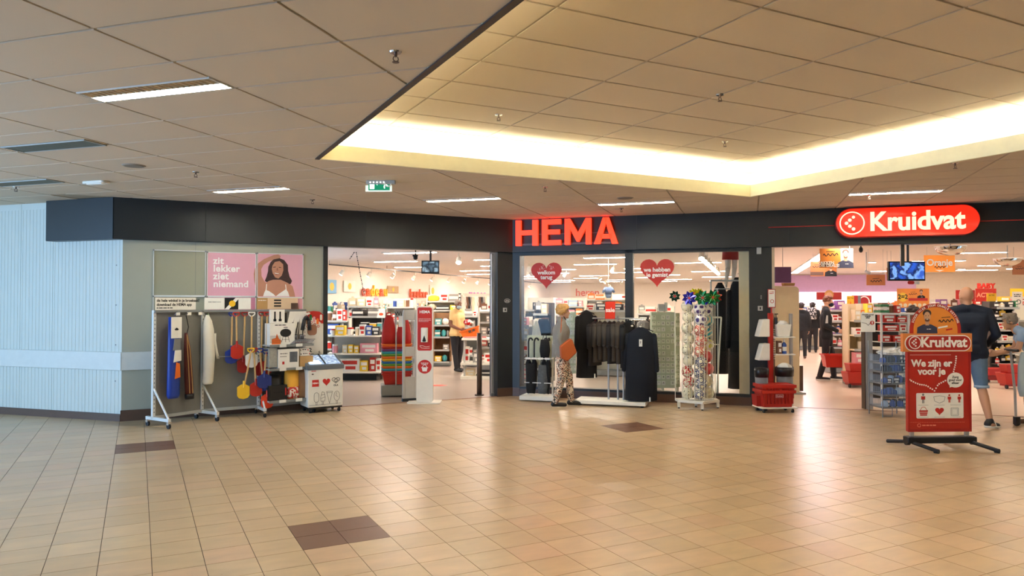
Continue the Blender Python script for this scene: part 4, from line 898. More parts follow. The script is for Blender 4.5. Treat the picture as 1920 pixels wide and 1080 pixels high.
def item(kind, col, loc, rz, sx, sy, sz, where, pos=''):
    kl = {'folded textile': 'textiles', 'hanging pack': 'pack'}.get(kind, kind)
    p = proto_goods(kind, col)
    if (kind, col) in used: o = p.copy(); COL.objects.link(o)
    else: o = p; o.hide_render = False; used.add((kind, col))
    o.location = loc; o.rotation_euler = (0, 0, rz); o.scale = (sx, sy, sz)
    if pos: o['label'] = f'{col} {kl} {pos} {where}'
    else:
        k = cnt.get((kind, where), 0); cnt[(kind, where)] = k+1; o['label'] = f'{col} {kind} {where}' if k == 0 else f'{col} {ORD[k]} {kind} {where}'
    o['category'] = CATS[kind]; o['group'] = f'goods {where}'
    return o
def shelfrow(fr, x0, x1, y, z, hmax, where, kinds, cols, rnd, wr=(.12, .3), dep=.26, gap=.02, fill=.94, face=0.):
    x = x0; lv = rowc.get(where, 0); rowc[where] = lv+1; ni = 0
    while x < x1-.05:
        wd = min(rnd.uniform(*wr), x1-x); kind = rnd.choice(kinds); col = rnd.choice(cols)
        if kind in ('bottle', 'jar'): wd = min(wd, .11)
        if rnd.random() < fill:
            h = hmax*rnd.uniform(.6, .97)
            if kind in ('hanging pack',): zl = z+hmax-h*.0-h; h_ = h
            else: zl = z; h_ = h
            dp = dep*rnd.uniform(.7, 1) if kind not in ('bottle', 'jar') else wd
            if kind == 'hanging pack': dp = .1
            if kind == 'garment': dp = .08; h_ = hmax*.95; zl = z
            item(kind, col, fr.w(x+wd/2, y, zl+.001), fr.rz+face, wd*.93, dp, h_, where, f'{ORD[ni]} from left, shelf {NUM[lv]},'); ni += 1
        x += wd+gap*rnd.random()
def gondola(fr, x0, x1, y0, y1, levels, H, label, m=None, back=True, name='shelf_unit', cat='shelf', endm=None):
    m = m or white; t = thing(name, label, cat, fr.w((x0+x1)/2, (y0+y1)/2), fr.rz); hx, hy = (x1-x0)/2, (y1-y0)/2
    B().box(-hx, hx, -hy+.03, hy, .02, .12).build('plinth', grey, t)
    if back: B().box(-hx, hx, hy-.03, hy, .12, H).build('back_panel', m, t)
    for x in (-hx, hx-.03): B().box(x, x+.03, -hy*.15 if back else -hy, hy, .12, H).build('upright', endm or m, t)
    for z in levels:
        s_ = B().box(-hx+.03, hx-.03, -hy, hy-.03, z-.025, z).build('shelf', m, t); B().box(-hx+.03, hx-.03, -hy-.01, -hy, z-.035, z+.01).build('price_rail', lgrey, s_)
    return t
# ============================================================ INSIDE THE RED LETTER SHOP
rn = random.Random(11)
FLW = Fr(*F2.w(HL, 0).xy, PI/4)                               # x = inwards along the left wall, y<0 into the shop
ALLC = ['red', 'white', 'cream', 'black', 'brown', 'orange', 'yellow', 'blue', 'pink', 'green', 'teal', 'grey', 'white', 'white', 'cream']
for k in range(9):
    x0 = 4.6+k*2.1; x1 = x0+2.05; nm = ['nearest', 'second', 'third', 'fourth', 'fifth', 'sixth', 'seventh', 'eighth', 'farthest'][k]
    gondola(FLW, x0, x1, -.42, -.01, (.35, .72, 1.05, 1.36), 1.68, f'{nm} white shelf bay along the left wall of the red letter shop')
    for z, h in ((.36, .3), (.73, .28), (1.06, .26), (1.37, .27)):
        kinds = [['box', 'hanging pack', 'jar'], ['hanging pack', 'box'], ['box', 'jar', 'bottle'], ['folded textile', 'box']][rn.randrange(4)]
        shelfrow(FLW, x0+.05, x1-.05, -.24, z, h, f'of {nm} left wall bay', kinds, ALLC if k < 6 else ['white', 'grey', 'brown', 'black', 'cream'], rn, (.12, .28) if k < 5 else (.2, .45))
def wallword(s, x, z, size, m, lab):
    t = thing('department_sign', lab, 'sign', FLW.w(x, -.05), PI/4)
    for o in [text(s, size, m, t, (0, 0, z), off=.018, ext=.02)]: pass
    return t
mword = {'y': mat('sign_yellow', (240, 170, 30), .5), 'r': mat('sign_orange_red', (214, 80, 30), .5), 'p': mat('sign_magenta', (206, 80, 190), .5), 'b': mat('sign_brown_red', (150, 60, 40), .5)}
def hitwall(px, py):                                          # pixel -> (x, z) on the left shop wall
    n = Vector((-S2, S2, 0)); o = FLW.w(0, -.08); r = ray(px, py); t_ = (n.dot(o)-n.dot(CAM))/n.dot(r); p = CAM+r*t_; return FLW.l(p)[0], p.z
xa, za = hitwall(678, 548); xb, zb_ = hitwall(728, 548)
t = thing('department_sign', 'word cadeau in orange and yellow letters on the left shop wall', 'sign', FLW.w(0, -.06), PI/4)
for i, ch in enumerate('cadeau'):
    x = xa+(xb-xa)*(i+.5)/6; text(ch, .44, mword['b' if i < 1 else 'r' if i in (1, 4) else 'y'], t, (x, 0, (za+zb_)/2+.03), off=.012, ext=.02)
for s, p0, p1, py, m, sz in (('keuken', 769, 803, 551, 'r', .50), ('wonen', 880, 913, 552, 'p', .52)):
    xa, za = hitwall(p0, py); xb, zb_ = hitwall(p1, py)
    t = thing('department_sign', f'word {s} in {"magenta" if m == "p" else "orange red"} letters on the left shop wall', 'sign', FLW.w(0, -.06), PI/4)
    for i, ch in enumerate(s): text(ch, sz*.78, mword[m], t, (xa+(xb-xa)*(i+.5)/len(s), 0, (za+zb_)/2), off=.012, ext=.02)
# posters on that wall
for px0, px1, pt, pb, m, lab in ((615, 633, 525, 550, mat('sky_print', (120, 180, 220), .5), 'light blue picture poster at the left of the shop wall'), (647, 668, 527, 547, paper, 'white framed notice left of the word cadeau'), (729, 749, 537, 549, mat('kraft_print', (180, 150, 110), .6), 'small picture card right of the word cadeau'), (808, 818, 535, 556, paper, 'white lampshade picture right of the word keuken')):
    xa, za = hitwall(px0, pb); xb, zb_ = hitwall(px1, pt); t = thing('wall_picture', lab, 'poster', FLW.w((xa+xb)/2, -.03), PI/4); hw_ = abs(xb-xa)/2
    B().box(-hw_, hw_, -.02, 0, za, zb_).build('sheet', m, t); B().plate(circ(0, (za+zb_)/2, min(hw_, (zb_-za)/2)*.6, 14), -.022, -.0205).build('print', yellow, t)
# spot rail
sv = mat('spot_glow', (255, 240, 215), .5, 0, 30, 0)
t = thing('track_rail', 'long dark lighting track under the left shop ceiling', 'track', FLW.w(3.5, -1.0, HH-.12), PI/4)
B().box(0, 21, -.015, .015, 0, .03).build('rail', black, t); b = B()
for k in range(8): b.box(k*3, k*3+.01, -.005, .005, .03, .12)
b.build('hanger', grey, t)
spot0 = None
def spot(loc, rz, lab, grp, lit=True):
    global spot0
    if spot0 is None:
        spot0 = thing('track_spotlight', lab, 'spotlight', loc, rz, grp); b = B(); b.cyl((0, 0, 0), (0, 0, -.09), .012, n=6); b.build('stem', white, spot0)
        B().cyl((0, .02, -.10), (0, .10, -.20), .045, .06, 14).build('head', white, spot0); B().cyl((0, .1005, -.2005), (0, .103, -.2035), .052, n=14).build('lamp', sv, spot0); return
    copy_tree(spot0, loc, rz, label=lab, group=grp)
for k in range(13): spot(FLW.w(4.2+k*1.4, -1.0, HH-.12), PI/4, f'{ORD[k]} white spotlight from the front on the left wall track', 'track spotlights along the left shop wall')
for k in range(9): spot(F2.w(3.1, 2.2+k*1.0, HH), F2.rz+PI, f'{ORD[k]} spotlight from the front in the row behind the second window', 'spotlight row behind the second window')
for k, (px, py) in enumerate(((992, 498), (988, 510), (1062, 510), (1121, 518), (1138, 526), (1141, 533), (1151, 500), (1164, 528), (860, 479))):
    g = G(px, py-4, HH); 
    if (g-CAM).length < 40: spot(g, -YAW+PI*(k % 2)+.4*k, ['lone spotlight at the upper left of the first window', 'lone spotlight low at the left edge of the first window', 'spotlight below the white ceiling panel in the first window', 'spotlight left of the hanging T-shirt', 'spotlight just above the hanging T-shirt', 'spotlight touching the top of the hanging T-shirt', 'spotlight near the post between the windows', 'spotlight right of the hanging T-shirt', 'single bright spotlight above the man with the orange basket'][k], None)
# display table near the entrance
d = 15.3; c = AT(670, d+.3); FT = Fr(c.x, c.y, FV); t = thing('display_table', 'three-tier white rounded display table left inside the entrance', 'table', c, FV)
for nm, z, r_ in (('shelf', .94, .0), ('shelf', .57, .02), ('shelf', .19, .06)):
    W = .56+r_; B().rbox(-W, W, -.36-r_, .34, z-.03, z, .16, 6).build(nm, white, t); 
B().box(-.5, .5, -.02, .02, .05, .92).build('back_panel', lgrey, t)
for x in (-.53, .5): B().box(x, x+.05, -.05, .05, 0, 1.0).build('upright', mat('bronze', (0, 0, 0)), t)
B().box(-.45, .45, -.2, .25, 0, .12).build('base', black, t)
def put(fr, kind, col, x, y, z, sx, sy, sz, where, rz=0.): return item(kind, col, fr.w(x, y, z+.001), fr.rz+rz, sx, sy, sz, where)
wt = 'on the three-tier display table inside the entrance'
for kind, col, x, z, sx, sz in (('box', 'yellow', -.30, .94, .20, .20), ('jar', 'white', -.46, .94, .1, .13), ('jar', 'white', -.10, .94, .14, .16), ('jar', 'cream', .05, .94, .1, .17), ('box', 'blue', .30, .94, .12, .20), ('box', 'black', .44, .94, .16, .18), ('box', 'white', .16, .94, .12, .22),
    ('jar', 'pink', -.42, .57, .12, .18), ('box', 'cream', -.2, .57, .1, .17), ('box', 'yellow', -.08, .57, .1, .17), ('box', 'yellow', .04, .57, .1, .15), ('box', 'pink', .3, .57, .36, .2),
    ('box', 'green', -.46, .19, .12, .12), ('box', 'white', -.10, .19, .42, .26), ('box', 'yellow', .2, .19, .17, .22), ('box', 'red', .38, .19, .12, .28), ('box', 'white', .50, .19, .1, .26)):
    put(FT, kind, col, x, -.2, z, sx, .16, sz, wt)
# second row: shelves with tall bottles, grey gondolas and tables further in
def block(px0, px1, d, H, levels, label, kinds, cols, where, dep=.45, wr=(.12, .3), m=None, rz=FV, seed=1, fill=.94, hm=.26):
    c0, c1 = AT(px0, d), AT(px1, d); L = (c1-c0).length; fr = Fr(c0.x, c0.y, rz); gondola(fr, 0, L, -dep/2, dep/2, levels, H, label, m)
    r_ = random.Random(seed)
    for i, z in enumerate(levels):
        h = min(hm, (levels[i+1]-z-.05) if i+1 < len(levels) else max(.16, hm)); shelfrow(fr, .05, L-.05, -dep*.28, z, h, where, kinds, cols, r_, wr, dep*.45, fill=fill)
    return fr, L
block(612, 656, 17.2, 1.25, (.2, .55, .88, 1.2), 'white shelf with tall bottles left behind the display table', ['bottle', 'box', 'jar'], ['red', 'brown', 'blue', 'white', 'orange'], 'of the tall bottle shelf', seed=3, hm=.3)
block(660, 722, 18.2, 1.45, (.3, .62, .95, 1.28), 'dark shelf with teal and orange goods behind the display table', ['box', 'basket', 'folded textile', 'jar'], ['teal', 'orange', 'yellow', 'red', 'grey', 'black', 'green'], 'of the dark teal goods shelf', seed=4, m=mat('shelf_dark', (70, 62, 56), .5))
block(652, 716, 19.6, 1.7, (.5, .85, 1.2, 1.52), 'white shelf unit deeper behind the dark shelf', ['box', 'hanging pack'], ['pink', 'white', 'cream', 'red', 'yellow'], 'of the deep pink goods shelf', seed=5)
block(725, 780, 19.5, 1.72, (.4, .8, 1.15, 1.5), 'white shelf unit behind the security gate', ['box', 'hanging pack', 'jar'], ['white', 'grey', 'brown', 'red', 'cream', 'blue'], 'behind the security gate', seed=6)
block(813, 846, 18.8, 1.35, (.12, .42, .75, 1.05), 'brown shelf unit between the white column and the man', ['box', 'folded textile', 'cushion'], ['white', 'teal', 'blue', 'yellow', 'grey'], 'of brown unit left of man', seed=7, m=MATS['kraft_bag'], hm=.22)
block(800, 868, 22.5, 1.85, (.7, 1.05, 1.38, 1.65), 'shelf unit of dark bedding behind the man', ['folded textile', 'box', 'cushion'], ['grey', 'black', 'white', 'cream', 'yellow'], 'of bedding unit behind man', seed=8, wr=(.2, .45))
block(868, 929, 23., 1.9, (.6, 1.0), 'hanging rail unit of pale curtains right behind the man', ['box'], ['white', 'cream', 'grey'], 'under the curtain rail', seed=9)
frc, Lc = Fr(*AT(870, 22.6).xy, FV), 1.0
for k in range(16): item('garment', ['white', 'cream', 'grey', 'black', 'brown', 'white'][(k*5) % 6], AT(868+k*3.9, 22.55, 1.12), FV, .11, .3, .68, 'on the curtain rail behind the man')
block(898, 931, 17.8, 1.5, (.2, .55, .85, 1.15, 1.4), 'shelf unit of small packs at the right door edge', ['hanging pack', 'box'], ['white', 'black', 'brown', 'red', 'grey'], 'at the right door edge', seed=10, wr=(.08, .16), hm=.22)
block(868, 898, 18.6, 1.35, (.3, .7, 1.0, 1.28), 'grey shelf unit just right of the man', ['box', 'folded textile'], ['grey', 'white', 'cream', 'black'], 'of grey unit right of man', seed=12, m=lgrey, hm=.2)
# white table with cartons right of the man
c = AT(900, 15.9); FTb = Fr(c.x, c.y, FV); t = thing('low_table', 'white low sales table right of the man', 'table', c, FV)
B().box(-.38, .36, -.3, .3, .82, .86).build('tabletop', white, t, bevel=.005); B().box(-.4, .4, -.34, .3, .30, .34).build('shelf', white, t)
for x in (-.34, .32): B().box(x, x+.04, -.26, .26, 0, .82).build('leg', lgrey, t)
B().box(-.4, .4, -.36, .34, .0, .06).build('plinth', white, t)
for kind, col, x, z, sx, sz in (('folded textile', 'red', -.1, .86, .5, .03), ('box', 'white', -.28, .34, .12, .34), ('box', 'grey', -.05, .34, .18, .22), ('box', 'white', .2, .34, .2, .2), ('folded textile', 'black', .1, .06, .34, .12), ('box', 'cream', -.2, .06, .2, .14)): put(FTb, kind, col, x, -.12, z, sx, .2, sz, 'on the white table right of the man')
# hanging TV
def tv(px0, px1, py0, py1, d, label, scr, Hc_, poleoff=0, twod=0):
    c = AT((px0+px1)/2, d); w_ = (px1-px0)*d/F/2; za, zb_ = zz(py1, d), zz(py0, d); t = thing('hanging_screen', label, 'screen', c, FV)
    B().box(-w_, w_, 0, .05, za, zb_).build('casing', black, t, bevel=.004); B().box(-w_+.02, w_-.02, -.003, -.0005, za+.03, zb_-.02).build('display', scr, t)
    B().cyl((poleoff, .03, zb_), (poleoff, .03, Hc_), .02, n=10).build('pole', black, t); return t, w_, za, zb_
scr1 = ramp_mat('camera_picture', [(0, (40, 60, 80)), (.35, (120, 150, 170)), (.5, (30, 40, 50)), (.6, (170, 200, 215)), (.75, (120, 60, 90))], scale=5, emit=.3, const=False)
scr2 = ramp_mat('camera_picture_blue', [(0, (10, 18, 60)), (.35, (40, 90, 200)), (.48, (14, 24, 70)), (.56, (130, 180, 250)), (.7, (50, 90, 190))], scale=6, emit=.45, const=False)
tv(790, 823.5, 488.5, 513, 13.6, 'small hanging monitor showing a camera picture inside the red letter shop', scr1, HH)
# chain
t = thing('hanging_chain', 'dark chain in an inverted V hanging from the shop ceiling', 'chain', AT(667, 15.), FV)
for (x0, y0_), (x1, y1_) in (((667, 469), (655, 487)), ((667, 469), (683, 553))):
    a = P(x0, y0_, 15.)-AT(667, 15.); c_ = P(x1, y1_, 15.)-AT(667, 15.); Rm = Matrix.Rotation(-FV, 3, 'Z'); a = Rm@a; c_ = Rm@c_; n_ = int((c_-a).length/.04); b = B()
    for k in range(n_): p = a.lerp(c_, k/n_); q = a.lerp(c_, (k+.75)/n_); b.cyl(p, q, .011 if k % 2 else .007, n=5)
    b.build('strand', black, t)
t = thing('ceiling_camera', 'small dark dome camera on a pole left of the hanging monitor', 'camera', AT(779, 14.), FV); zc = zz(481, 14.); B().cyl((0, 0, zc), (0, 0, HH), .012, n=8).build('pole', black, t); B().ell((0, 0, zc-.02), .045).build('dome', black, t, True); B().box(-.05, .05, -.06, .02, zc, zc+.03).build('bracket', black, t)
t = thing('hanging_card', 'white card sign with orange print hanging before the dark shelf', 'sign', AT(714, 16.5), FV); za, zb_ = zz(596, 16.5), zz(579, 16.5); B().plate([(-.09, za), (.1, za), (.1, zb_), (-.04, zb_)], -.01, 0).build('card', paper, t); B().plate(circ(.01, (za+zb_)/2-.02, .05, 16, .03), -.012, -.0105).build('print', mat('sign_orange_red', (0, 0, 0)), t); b = B(); b.cyl((.03, 0, 0), (.03, 0, za), .01, n=8); b.box(-.08, .12, -.08, .08, 0, .015); b.build('stand', grey, t)
t = thing('floor_arrow', 'red arrow sticker on the shop floor behind the white column', 'sticker', AT(822, 14.4, .0015), FV); b = B(); b.prism([(-.18, -.12), (.05, -.12), (.18, .0), (.05, .12), (-.18, .12)], 0, .002); b.build('arrow', mat('arrow_red', (220, 60, 40), .5), t)

# ---- behind the windows
def onback(px, py, n): # point at inward distance n of facade frame
    return onF2(px, py, -n)
frb = Fr(*F2.w(0, HB-.4).xy, F2.rz)
d = 30.
for s_, (wd, p0, p1, py) in enumerate((('heren', 1078, 1125, 549),)):
    t = thing('department_sign', 'word heren in brown letters on the far back wall', 'sign', AT((p0+p1)/2, d), FV); text(wd, .42, mword['b'], t, (0, 0, zz(py, d)), off=.008, ext=.02, sx=1.0)
gond = [(984, 1040, 20., 1.75, (.4, .75, 1.1, 1.42), ['white', 'black', 'pink', 'cream'], 'white shelf unit deep behind the bag stand'), (1040, 1098, 22., 1.75, (.5, .9, 1.25, 1.5), ['pink', 'white', 'pale blue', 'orange'], 'white shelf unit of pink goods behind the woman'),
        (1195, 1262, 21., 1.5, (.4, .75, 1.1, 1.3), ['white', 'grey', 'black', 'brown'], 'white shelf unit behind the mug rack'), (1100, 1180, 26., 1.9, (.7, 1.1, 1.45, 1.7), ['white', 'orange', 'cream', 'brown'], 'white shelf unit far behind the clothes rack')]
for k, (p0, p1, dd, H, lv, cs, lab) in enumerate(gond):
    block(p0, p1, dd, H, lv, lab, ['box', 'hanging pack', 'folded textile'], cs, 'of '+lab.replace('white shelf unit ', 'unit ').replace('the ', '').replace(' of pink goods', ''), seed=20+k, wr=(.15, .35), rz=F2.rz)
c = AT(1141, 17.); t = thing('hanging_shirt', 'blue T-shirt with shorts on a hanging half mannequin', 'mannequin', c, FV); zb_ = zz(538, 17.); k_ = 17./F
B().loft([(zb_-21*k_, .05, .05, 0), (zb_-16*k_, .075, .05, 0), (zb_-13*k_, .07, .05, .02)], 14).build('shorts', mat('denim_light', (110, 132, 160), .8), t, True)
b = B(); b.loft([(zb_-14*k_, .078, .055, .02), (zb_-8*k_, .085, .06, .03), (zb_-2*k_, .09, .055, 0), (zb_, .04, .04, 0)], 14); b.cap((-.07, 0, zb_-.03), (-.12, 0, zb_-.11), .035, .03); b.cap((.07, 0, zb_-.03), (.12, 0, zb_-.11), .035, .03); b.build('shirt', mat('slate_blue', (88, 104, 134), .85), t, True)
B().cyl((0, 0, zb_), (0, 0, HH), .005, n=6).build('cord', lgrey, t)
# low partition, black display figures, rack of patterned tops
block(1098, 1182, 16.5, 1.47, (.5, 1.45), 'low white partition shelf behind the dark clothes', ['box', 'folded textile'], ['black', 'white', 'grey'], 'of low partition behind dark clothes', seed=31, wr=(.15, .4), rz=F2.rz, hm=.16)
block(1190, 1235, 15.2, 1.25, (.3, .7, 1.05), 'dark shelf of folded patterned clothes behind the second window', ['folded textile', 'cushion'], ['grey', 'black', 'brown', 'white'], 'of dark unit, second window', seed=32, wr=(.2, .4), rz=F2.rz, m=MATS['shelf_dark'])
block(981, 1002, 13.9, 1.3, (.2, .45, .7, .95, 1.2), 'white shelf of cards at the left edge of the first window', ['box', 'hanging pack'], ['white', 'cream', 'pink', 'brown'], 'of card shelf, first window', seed=33, wr=(.07, .14), rz=F2.rz, hm=.2)
block(1003, 1036, 15., 1.62, (.3, .8, 1.1, 1.4), 'dark shelf of bags left of the woman', ['box', 'hanging pack', 'cushion'], ['brown', 'grey', 'black', 'cream'], 'of dark unit left of woman', seed=34, wr=(.12, .2), rz=F2.rz, m=MATS['shelf_dark'])
palegreen = mat('pale_green_rack', (206, 212, 184), .6); cardm = mat('card_ivory', (236, 236, 216), .7); 
def slotrack(px0, px1, d, z0, z1, label, nx, nz, letters=None, inset=.0):
    c = AT((px0+px1)/2, d); w_ = (px1-px0)*d/F/2; t = thing('card_rack', label, 'rack', c, FV)
    B().box(-w_, w_, -.02, .12, z0, z1).build('panel', palegreen, t, bevel=.004); B().box(-w_*.8, w_*.8, -.1, .16, 0, .04).build('base', white, t); B().cyl((0, .05, 0), (0, .05, z0), .03).build('post', white, t)
    dx = 2*w_/nx; dz_ = (z1-z0-.08)/nz; k = 0; rr = random.Random(nx*nz)
    for i in range(nx):
        for j in range(nz):
            if rr.random() < .1: continue
            x = -w_+dx*(i+.5); z = z0+.04+dz_*(j+.5)
            b = B(); b.box(x-dx*.38, x+dx*.38, -.05, -.0205, z-dz_*.36, z+dz_*.3); o = b.build('card_pocket', paper if rr.random() < .35 else cardm, t)
            if letters and i >= nx//2: text(letters[k % len(letters)], dz_*.42, inkblack, o, (x, -.0505, z), ext=.0005); k += 1
            else: B().box(x-dx*.1, x+dx*.1, -.0515, -.0505, z+dz_*.1, z+dz_*.18).build('mark', inkblack, o)
    return t
slotrack(1221, 1264, 12.75, zz(727, 12.75), zz(585, 12.75), 'tall pale green rack of letter cards behind the second window', 5, 12, 'ABCDEFGHIJKLMNOPRS')
slotrack(1062, 1080, 13.4, zz(700, 13.4), zz(585, 13.4), 'narrow pale green card rack behind the woman', 3, 8)
slotrack(1266, 1274, 13.0, zz(725, 13.0), zz(587, 13.0), 'very narrow card rack beside the ball stand behind the glass', 1, 11)
t = thing('label_dispenser', 'small white card box on top of the letter card rack', 'box', AT(1240, 12.8), FV); B().box(-.06, .05, -.03, .05, zz(584, 12.8), zz(570, 12.8)).build('carton', paper, t); B().box(.06, .1, -.03, .05, zz(584, 12.8), zz(567, 12.8)).build('card', whiteprint, t)
# black coats and mannequin legs at the right of the second window
dd = 12.6; cloth_blk = mat('black_cloth', (18, 18, 20), .9, bump=.1)
def coat(px, d, pt, pb, wpx, label, m, name='hanging_coat', cat='coat', rz=FV, depth=.11, sleeves=True, xy=None):
    c = xy or AT(px, d); k_ = d/F; w_ = wpx*k_/2; zt, zb2 = zz(pt, d), zz(pb, d); H = zt-zb2
    t = thing(name, label, cat, c, rz)
    b = B(); b.loft([(zb2, w_*.92, depth, .06), (zb2+H*.3, w_*.88, depth*1.05, .05), (zb2+H*.6, w_*.82, depth, .03), (zb2+H*.84, w_*.86, depth*.8, .01), (zb2+H*.93, w_*.62, depth*.6, 0), (zt, w_*.22, depth*.45, 0)], 22)
    if sleeves:
        for s in (-1, 1): b.cap((s*w_*.78, 0, zb2+H*.86), (s*w_*1.0, -.02, zb2+H*.38), .055, .042, 10)
    b.build('body', m, t, True); B().tube([(0, 0, zt-.02), (0, 0, zt+.05), (.02, 0, zt+.07), (.03, 0, zt+.05)], .004).build('hanger_hook', chrome, t)
    return t, w_, zt, zb2
coat(1382, 12.5, 520, 728, 36, 'long black coat at the right end of the second window', cloth_blk)
coat(1350, 13.3, 530, 700, 34, 'black coat hanging just behind the pinwheels', cloth_blk)
t = thing('clothes_rail', 'tall dark clothes rail at the right of the second window', 'rail', AT(1372, 12.35), FV); b = B(); b.cyl((-.35, 0, 0), (-.35, 0, 2.0), .015); b.cyl((.22, 0, 0), (.22, 0, 2.0), .015); b.cyl((-.35, 0, 2.0), (.22, 0, 2.0), .015); b.build('frame', lgrey, t); B().box(-.4, .3, -.2, .2, 0, .04).build('base', white, t)
t = thing('mannequin_legs', 'white mannequin legs in dark red shorts above the black coats', 'mannequin', AT(1370, 12.9), FV); zt = zz(470, 12.9)
ml = mat('mannequin_white', (228, 214, 196), .35)
b = B()
for s, f in ((-1, 0), (1, .05)): x = s*.065+.02; b.cap((x, f, zt-.06), (x+.0, f, zt-.30), .06, .048); b.cap((x, f, zt-.30), (x-.04, f, zt-.60), .046, .028); b.cap((x-.04, f, zt-.60), (x-.06, f-.09, zt-.64), .028, .02)
b.build('legs', ml, t, True); B().loft([(zt-.16, .15, .08, .02), (zt, .14, .08, 0), (zt+.06, .13, .08, 0)], 18).build('shorts', red_dk, t, True); B().box(-.25, .25, -.12, .12, zt-.68, zt-.665).build('glass_shelf', lgrey, t); B().cyl((-.23, 0, 0), (-.23, 0, zt-.68), .012).build('post', lgrey, t); B().cyl((.23, 0, 0), (.23, 0, zt-.68), .012).build('post', lgrey, t)
# hearts on the glass
def hearton(px0, px1, py0, py1, lines, lab, dots):
    s0_, z0_ = onF2((px0+px1)/2, py1, .02-.03+.03); s1_, _ = onF2(px1, py0, 0); sA, _ = onF2(px0, py0, 0); _, zt_ = onF2((px0+px1)/2, py0, 0)
    c_, W, H = (sA+s1_)/2, (s1_-sA)*1.06, (zt_-z0_)*1.03; t = thing('heart_sticker', lab, 'sticker', F2.w(c_, .028), F2.rz)
    B().plate(heart(0, z0_+H*.5, W, H), -.0015, 0).build('heart', mat('heart_red', (196, 40, 24), .5), t)
    for k, l in enumerate(lines): text(l, .098, whiteprint, t, (0, -.002, z0_+H*(.62-.18*k)), off=.003, ext=.0005)
    if dots:
        b = B(); rr = random.Random(5)
        for k in range(60): a = rr.uniform(0, 2*PI); q = rr.uniform(.0, .055); sx = rr.choice((-.085, .085)); b.plate(circ(sx+q*math.cos(a), z0_+H*.80+q*math.sin(a), .0035, 5), -.0025, -.0016)
        b.build('dots', whiteprint, t)
hearton(996.5, 1051, 493.5, 542, ('welkom', 'terug'), 'red heart sticker reading welkom terug on the first window', True)
hearton(1201.5, 1262, 487, 539, ('we hebben', 'je gemist'), 'red heart sticker reading we hebben je gemist on the second window', False)
# ============================================================ GOODS STANDING OUTSIDE THE WINDOWS
# clothes rack on a white base
c = AT(1143, 11.75); tb = thing('clothes_rack', 'white based clothes rack with dark garments under the sale sign', 'rack', c, F2.rz); FC = Fr(c.x, c.y, F2.rz)
B().box(-.52, .60, -.26, .22, .03, .085).build('base', white, tb, bevel=.005)
b = B()
for x in (-.46, .54):
    for y in (-.2, .16): b.cyl((x, y, 0), (x, y, .03), .025, n=8)
b.build('glide', rubber, tb)
for x in (-.02, .13, .22): B().cyl((x, 0, .085), (x, 0, 1.42 if x < .2 else 1.3), .016, n=10).build('post', silver, tb)
rt_ = zz(597, 11.75); b = B(); b.tube([(-.42, 0, rt_), (.50, 0, rt_)], .012, 8); b.tube([(-.42, 0, rt_), (-.42, -.04, rt_-.07)], .008); b.tube([(.13, 0, rt_), (.13, 0, 1.3)], .012, 8); b.build('rail', silver, tb)
def garm(x, w_, zb_, dep, m, lab, rz=0., sl=True, zt=None, y=0., tagc=True):
    zt = zt or rt_-.05; H = zt-zb_; t = thing('hanging_garment', lab, 'garment', FC.w(x, y), FC.rz+rz)
    b = B(); b.loft([(zb_, w_*.98, dep, .05), (zb_+H*.35, w_*.95, dep, .05), (zb_+H*.7, w_*.9, dep*.9, .03), (zb_+H*.9, w_*.86, dep*.7, .01), (zb_+H*.96, w_*.5, dep*.5, 0), (zt, w_*.2, dep*.35, 0)], 22)
    if sl:
        for s in (-1, 1): b.cap((s*w_*.82, 0, zb_+H*.88), (s*w_*1.02, -.02, zb_+H*.42), .05, .038, 10)
    b.build('cloth', m, t, True); B().tube([(-w_*.8, 0, zt-.06), (0, 0, zt+.005), (w_*.8, 0, zt-.06)], .008).build('hanger', MATS['black_cloth'], t); B().tube([(0, 0, zt), (.015, 0, zt+.04), (.03, 0, zt+.055), (.045, 0, zt+.04)], .004).build('hanger_hook', chrome, t)
    if tagc: B().box(w_*.55, w_*.55+.02, -dep-.02, -dep-.016, zb_+.0, zb_+.07).build('price_tag', paper, t)
    return t
gg = mat('taupe_cloth', (64, 57, 49), .9, bump=.1); gr2 = mat('charcoal_cloth', (36, 34, 33), .9, bump=.1); bn = mat('blue_black_cloth', (12, 18, 28), .9, bump=.1)
garm(-.38, .17, .42, .10, cloth_blk, 'long black coat at the left end of the sale rack', .5, zt=1.50)
for k, (x, m, zb_) in enumerate(((-.24, gr2, .62), (-.16, gg, .68), (-.08, gg, .72), (.0, gg, .70), (.07, gr2, .66), (.14, gg, .70), (.21, gg, .66), (.28, cloth_blk, .6))):
    garm(x, .18, zb_, .055, m, ['charcoal top next to the long black coat', 'taupe top, second after the black coat', 'taupe top, third after the black coat', 'taupe top in the middle of the sale rack', 'charcoal top in the middle of the sale rack', 'taupe top left of the sale sign', 'taupe top under the sale sign', 'black top right of the sale sign'][k], 1.15, tagc=k % 2 == 0)
t = garm(.50, .25, .10, .13, bn, 'big blue-black long garment at the right front of the sale rack', .1, zt=1.24, y=-.08); B().box(-.015, .035, -.15, -.146, .95, 1.06).build('label_card', paper, t); text('F', .06, inkblack, t, (.01, -.151, 1.01))
t = thing('hanger_pair', 'silver arm with two hanger clips above the blue-black garment', 'hanger', FC.w(.44, -.14), FC.rz); b = B(); b.tube([(-.1, 0, 1.36), (.12, 0, 1.36)], .008); b.tube([(-.06, 0, 1.36), (-.06, 0, 1.28)], .005); b.tube([(.07, 0, 1.36), (.07, 0, 1.27)], .005); b.build('arm', chrome, t); B().ell((-.06, 0, 1.265), .02, .01, .012).build('clip', white, t); B().ell((.07, 0, 1.255), .02, .01, .012).build('clip', white, t)
def saleface(): pass
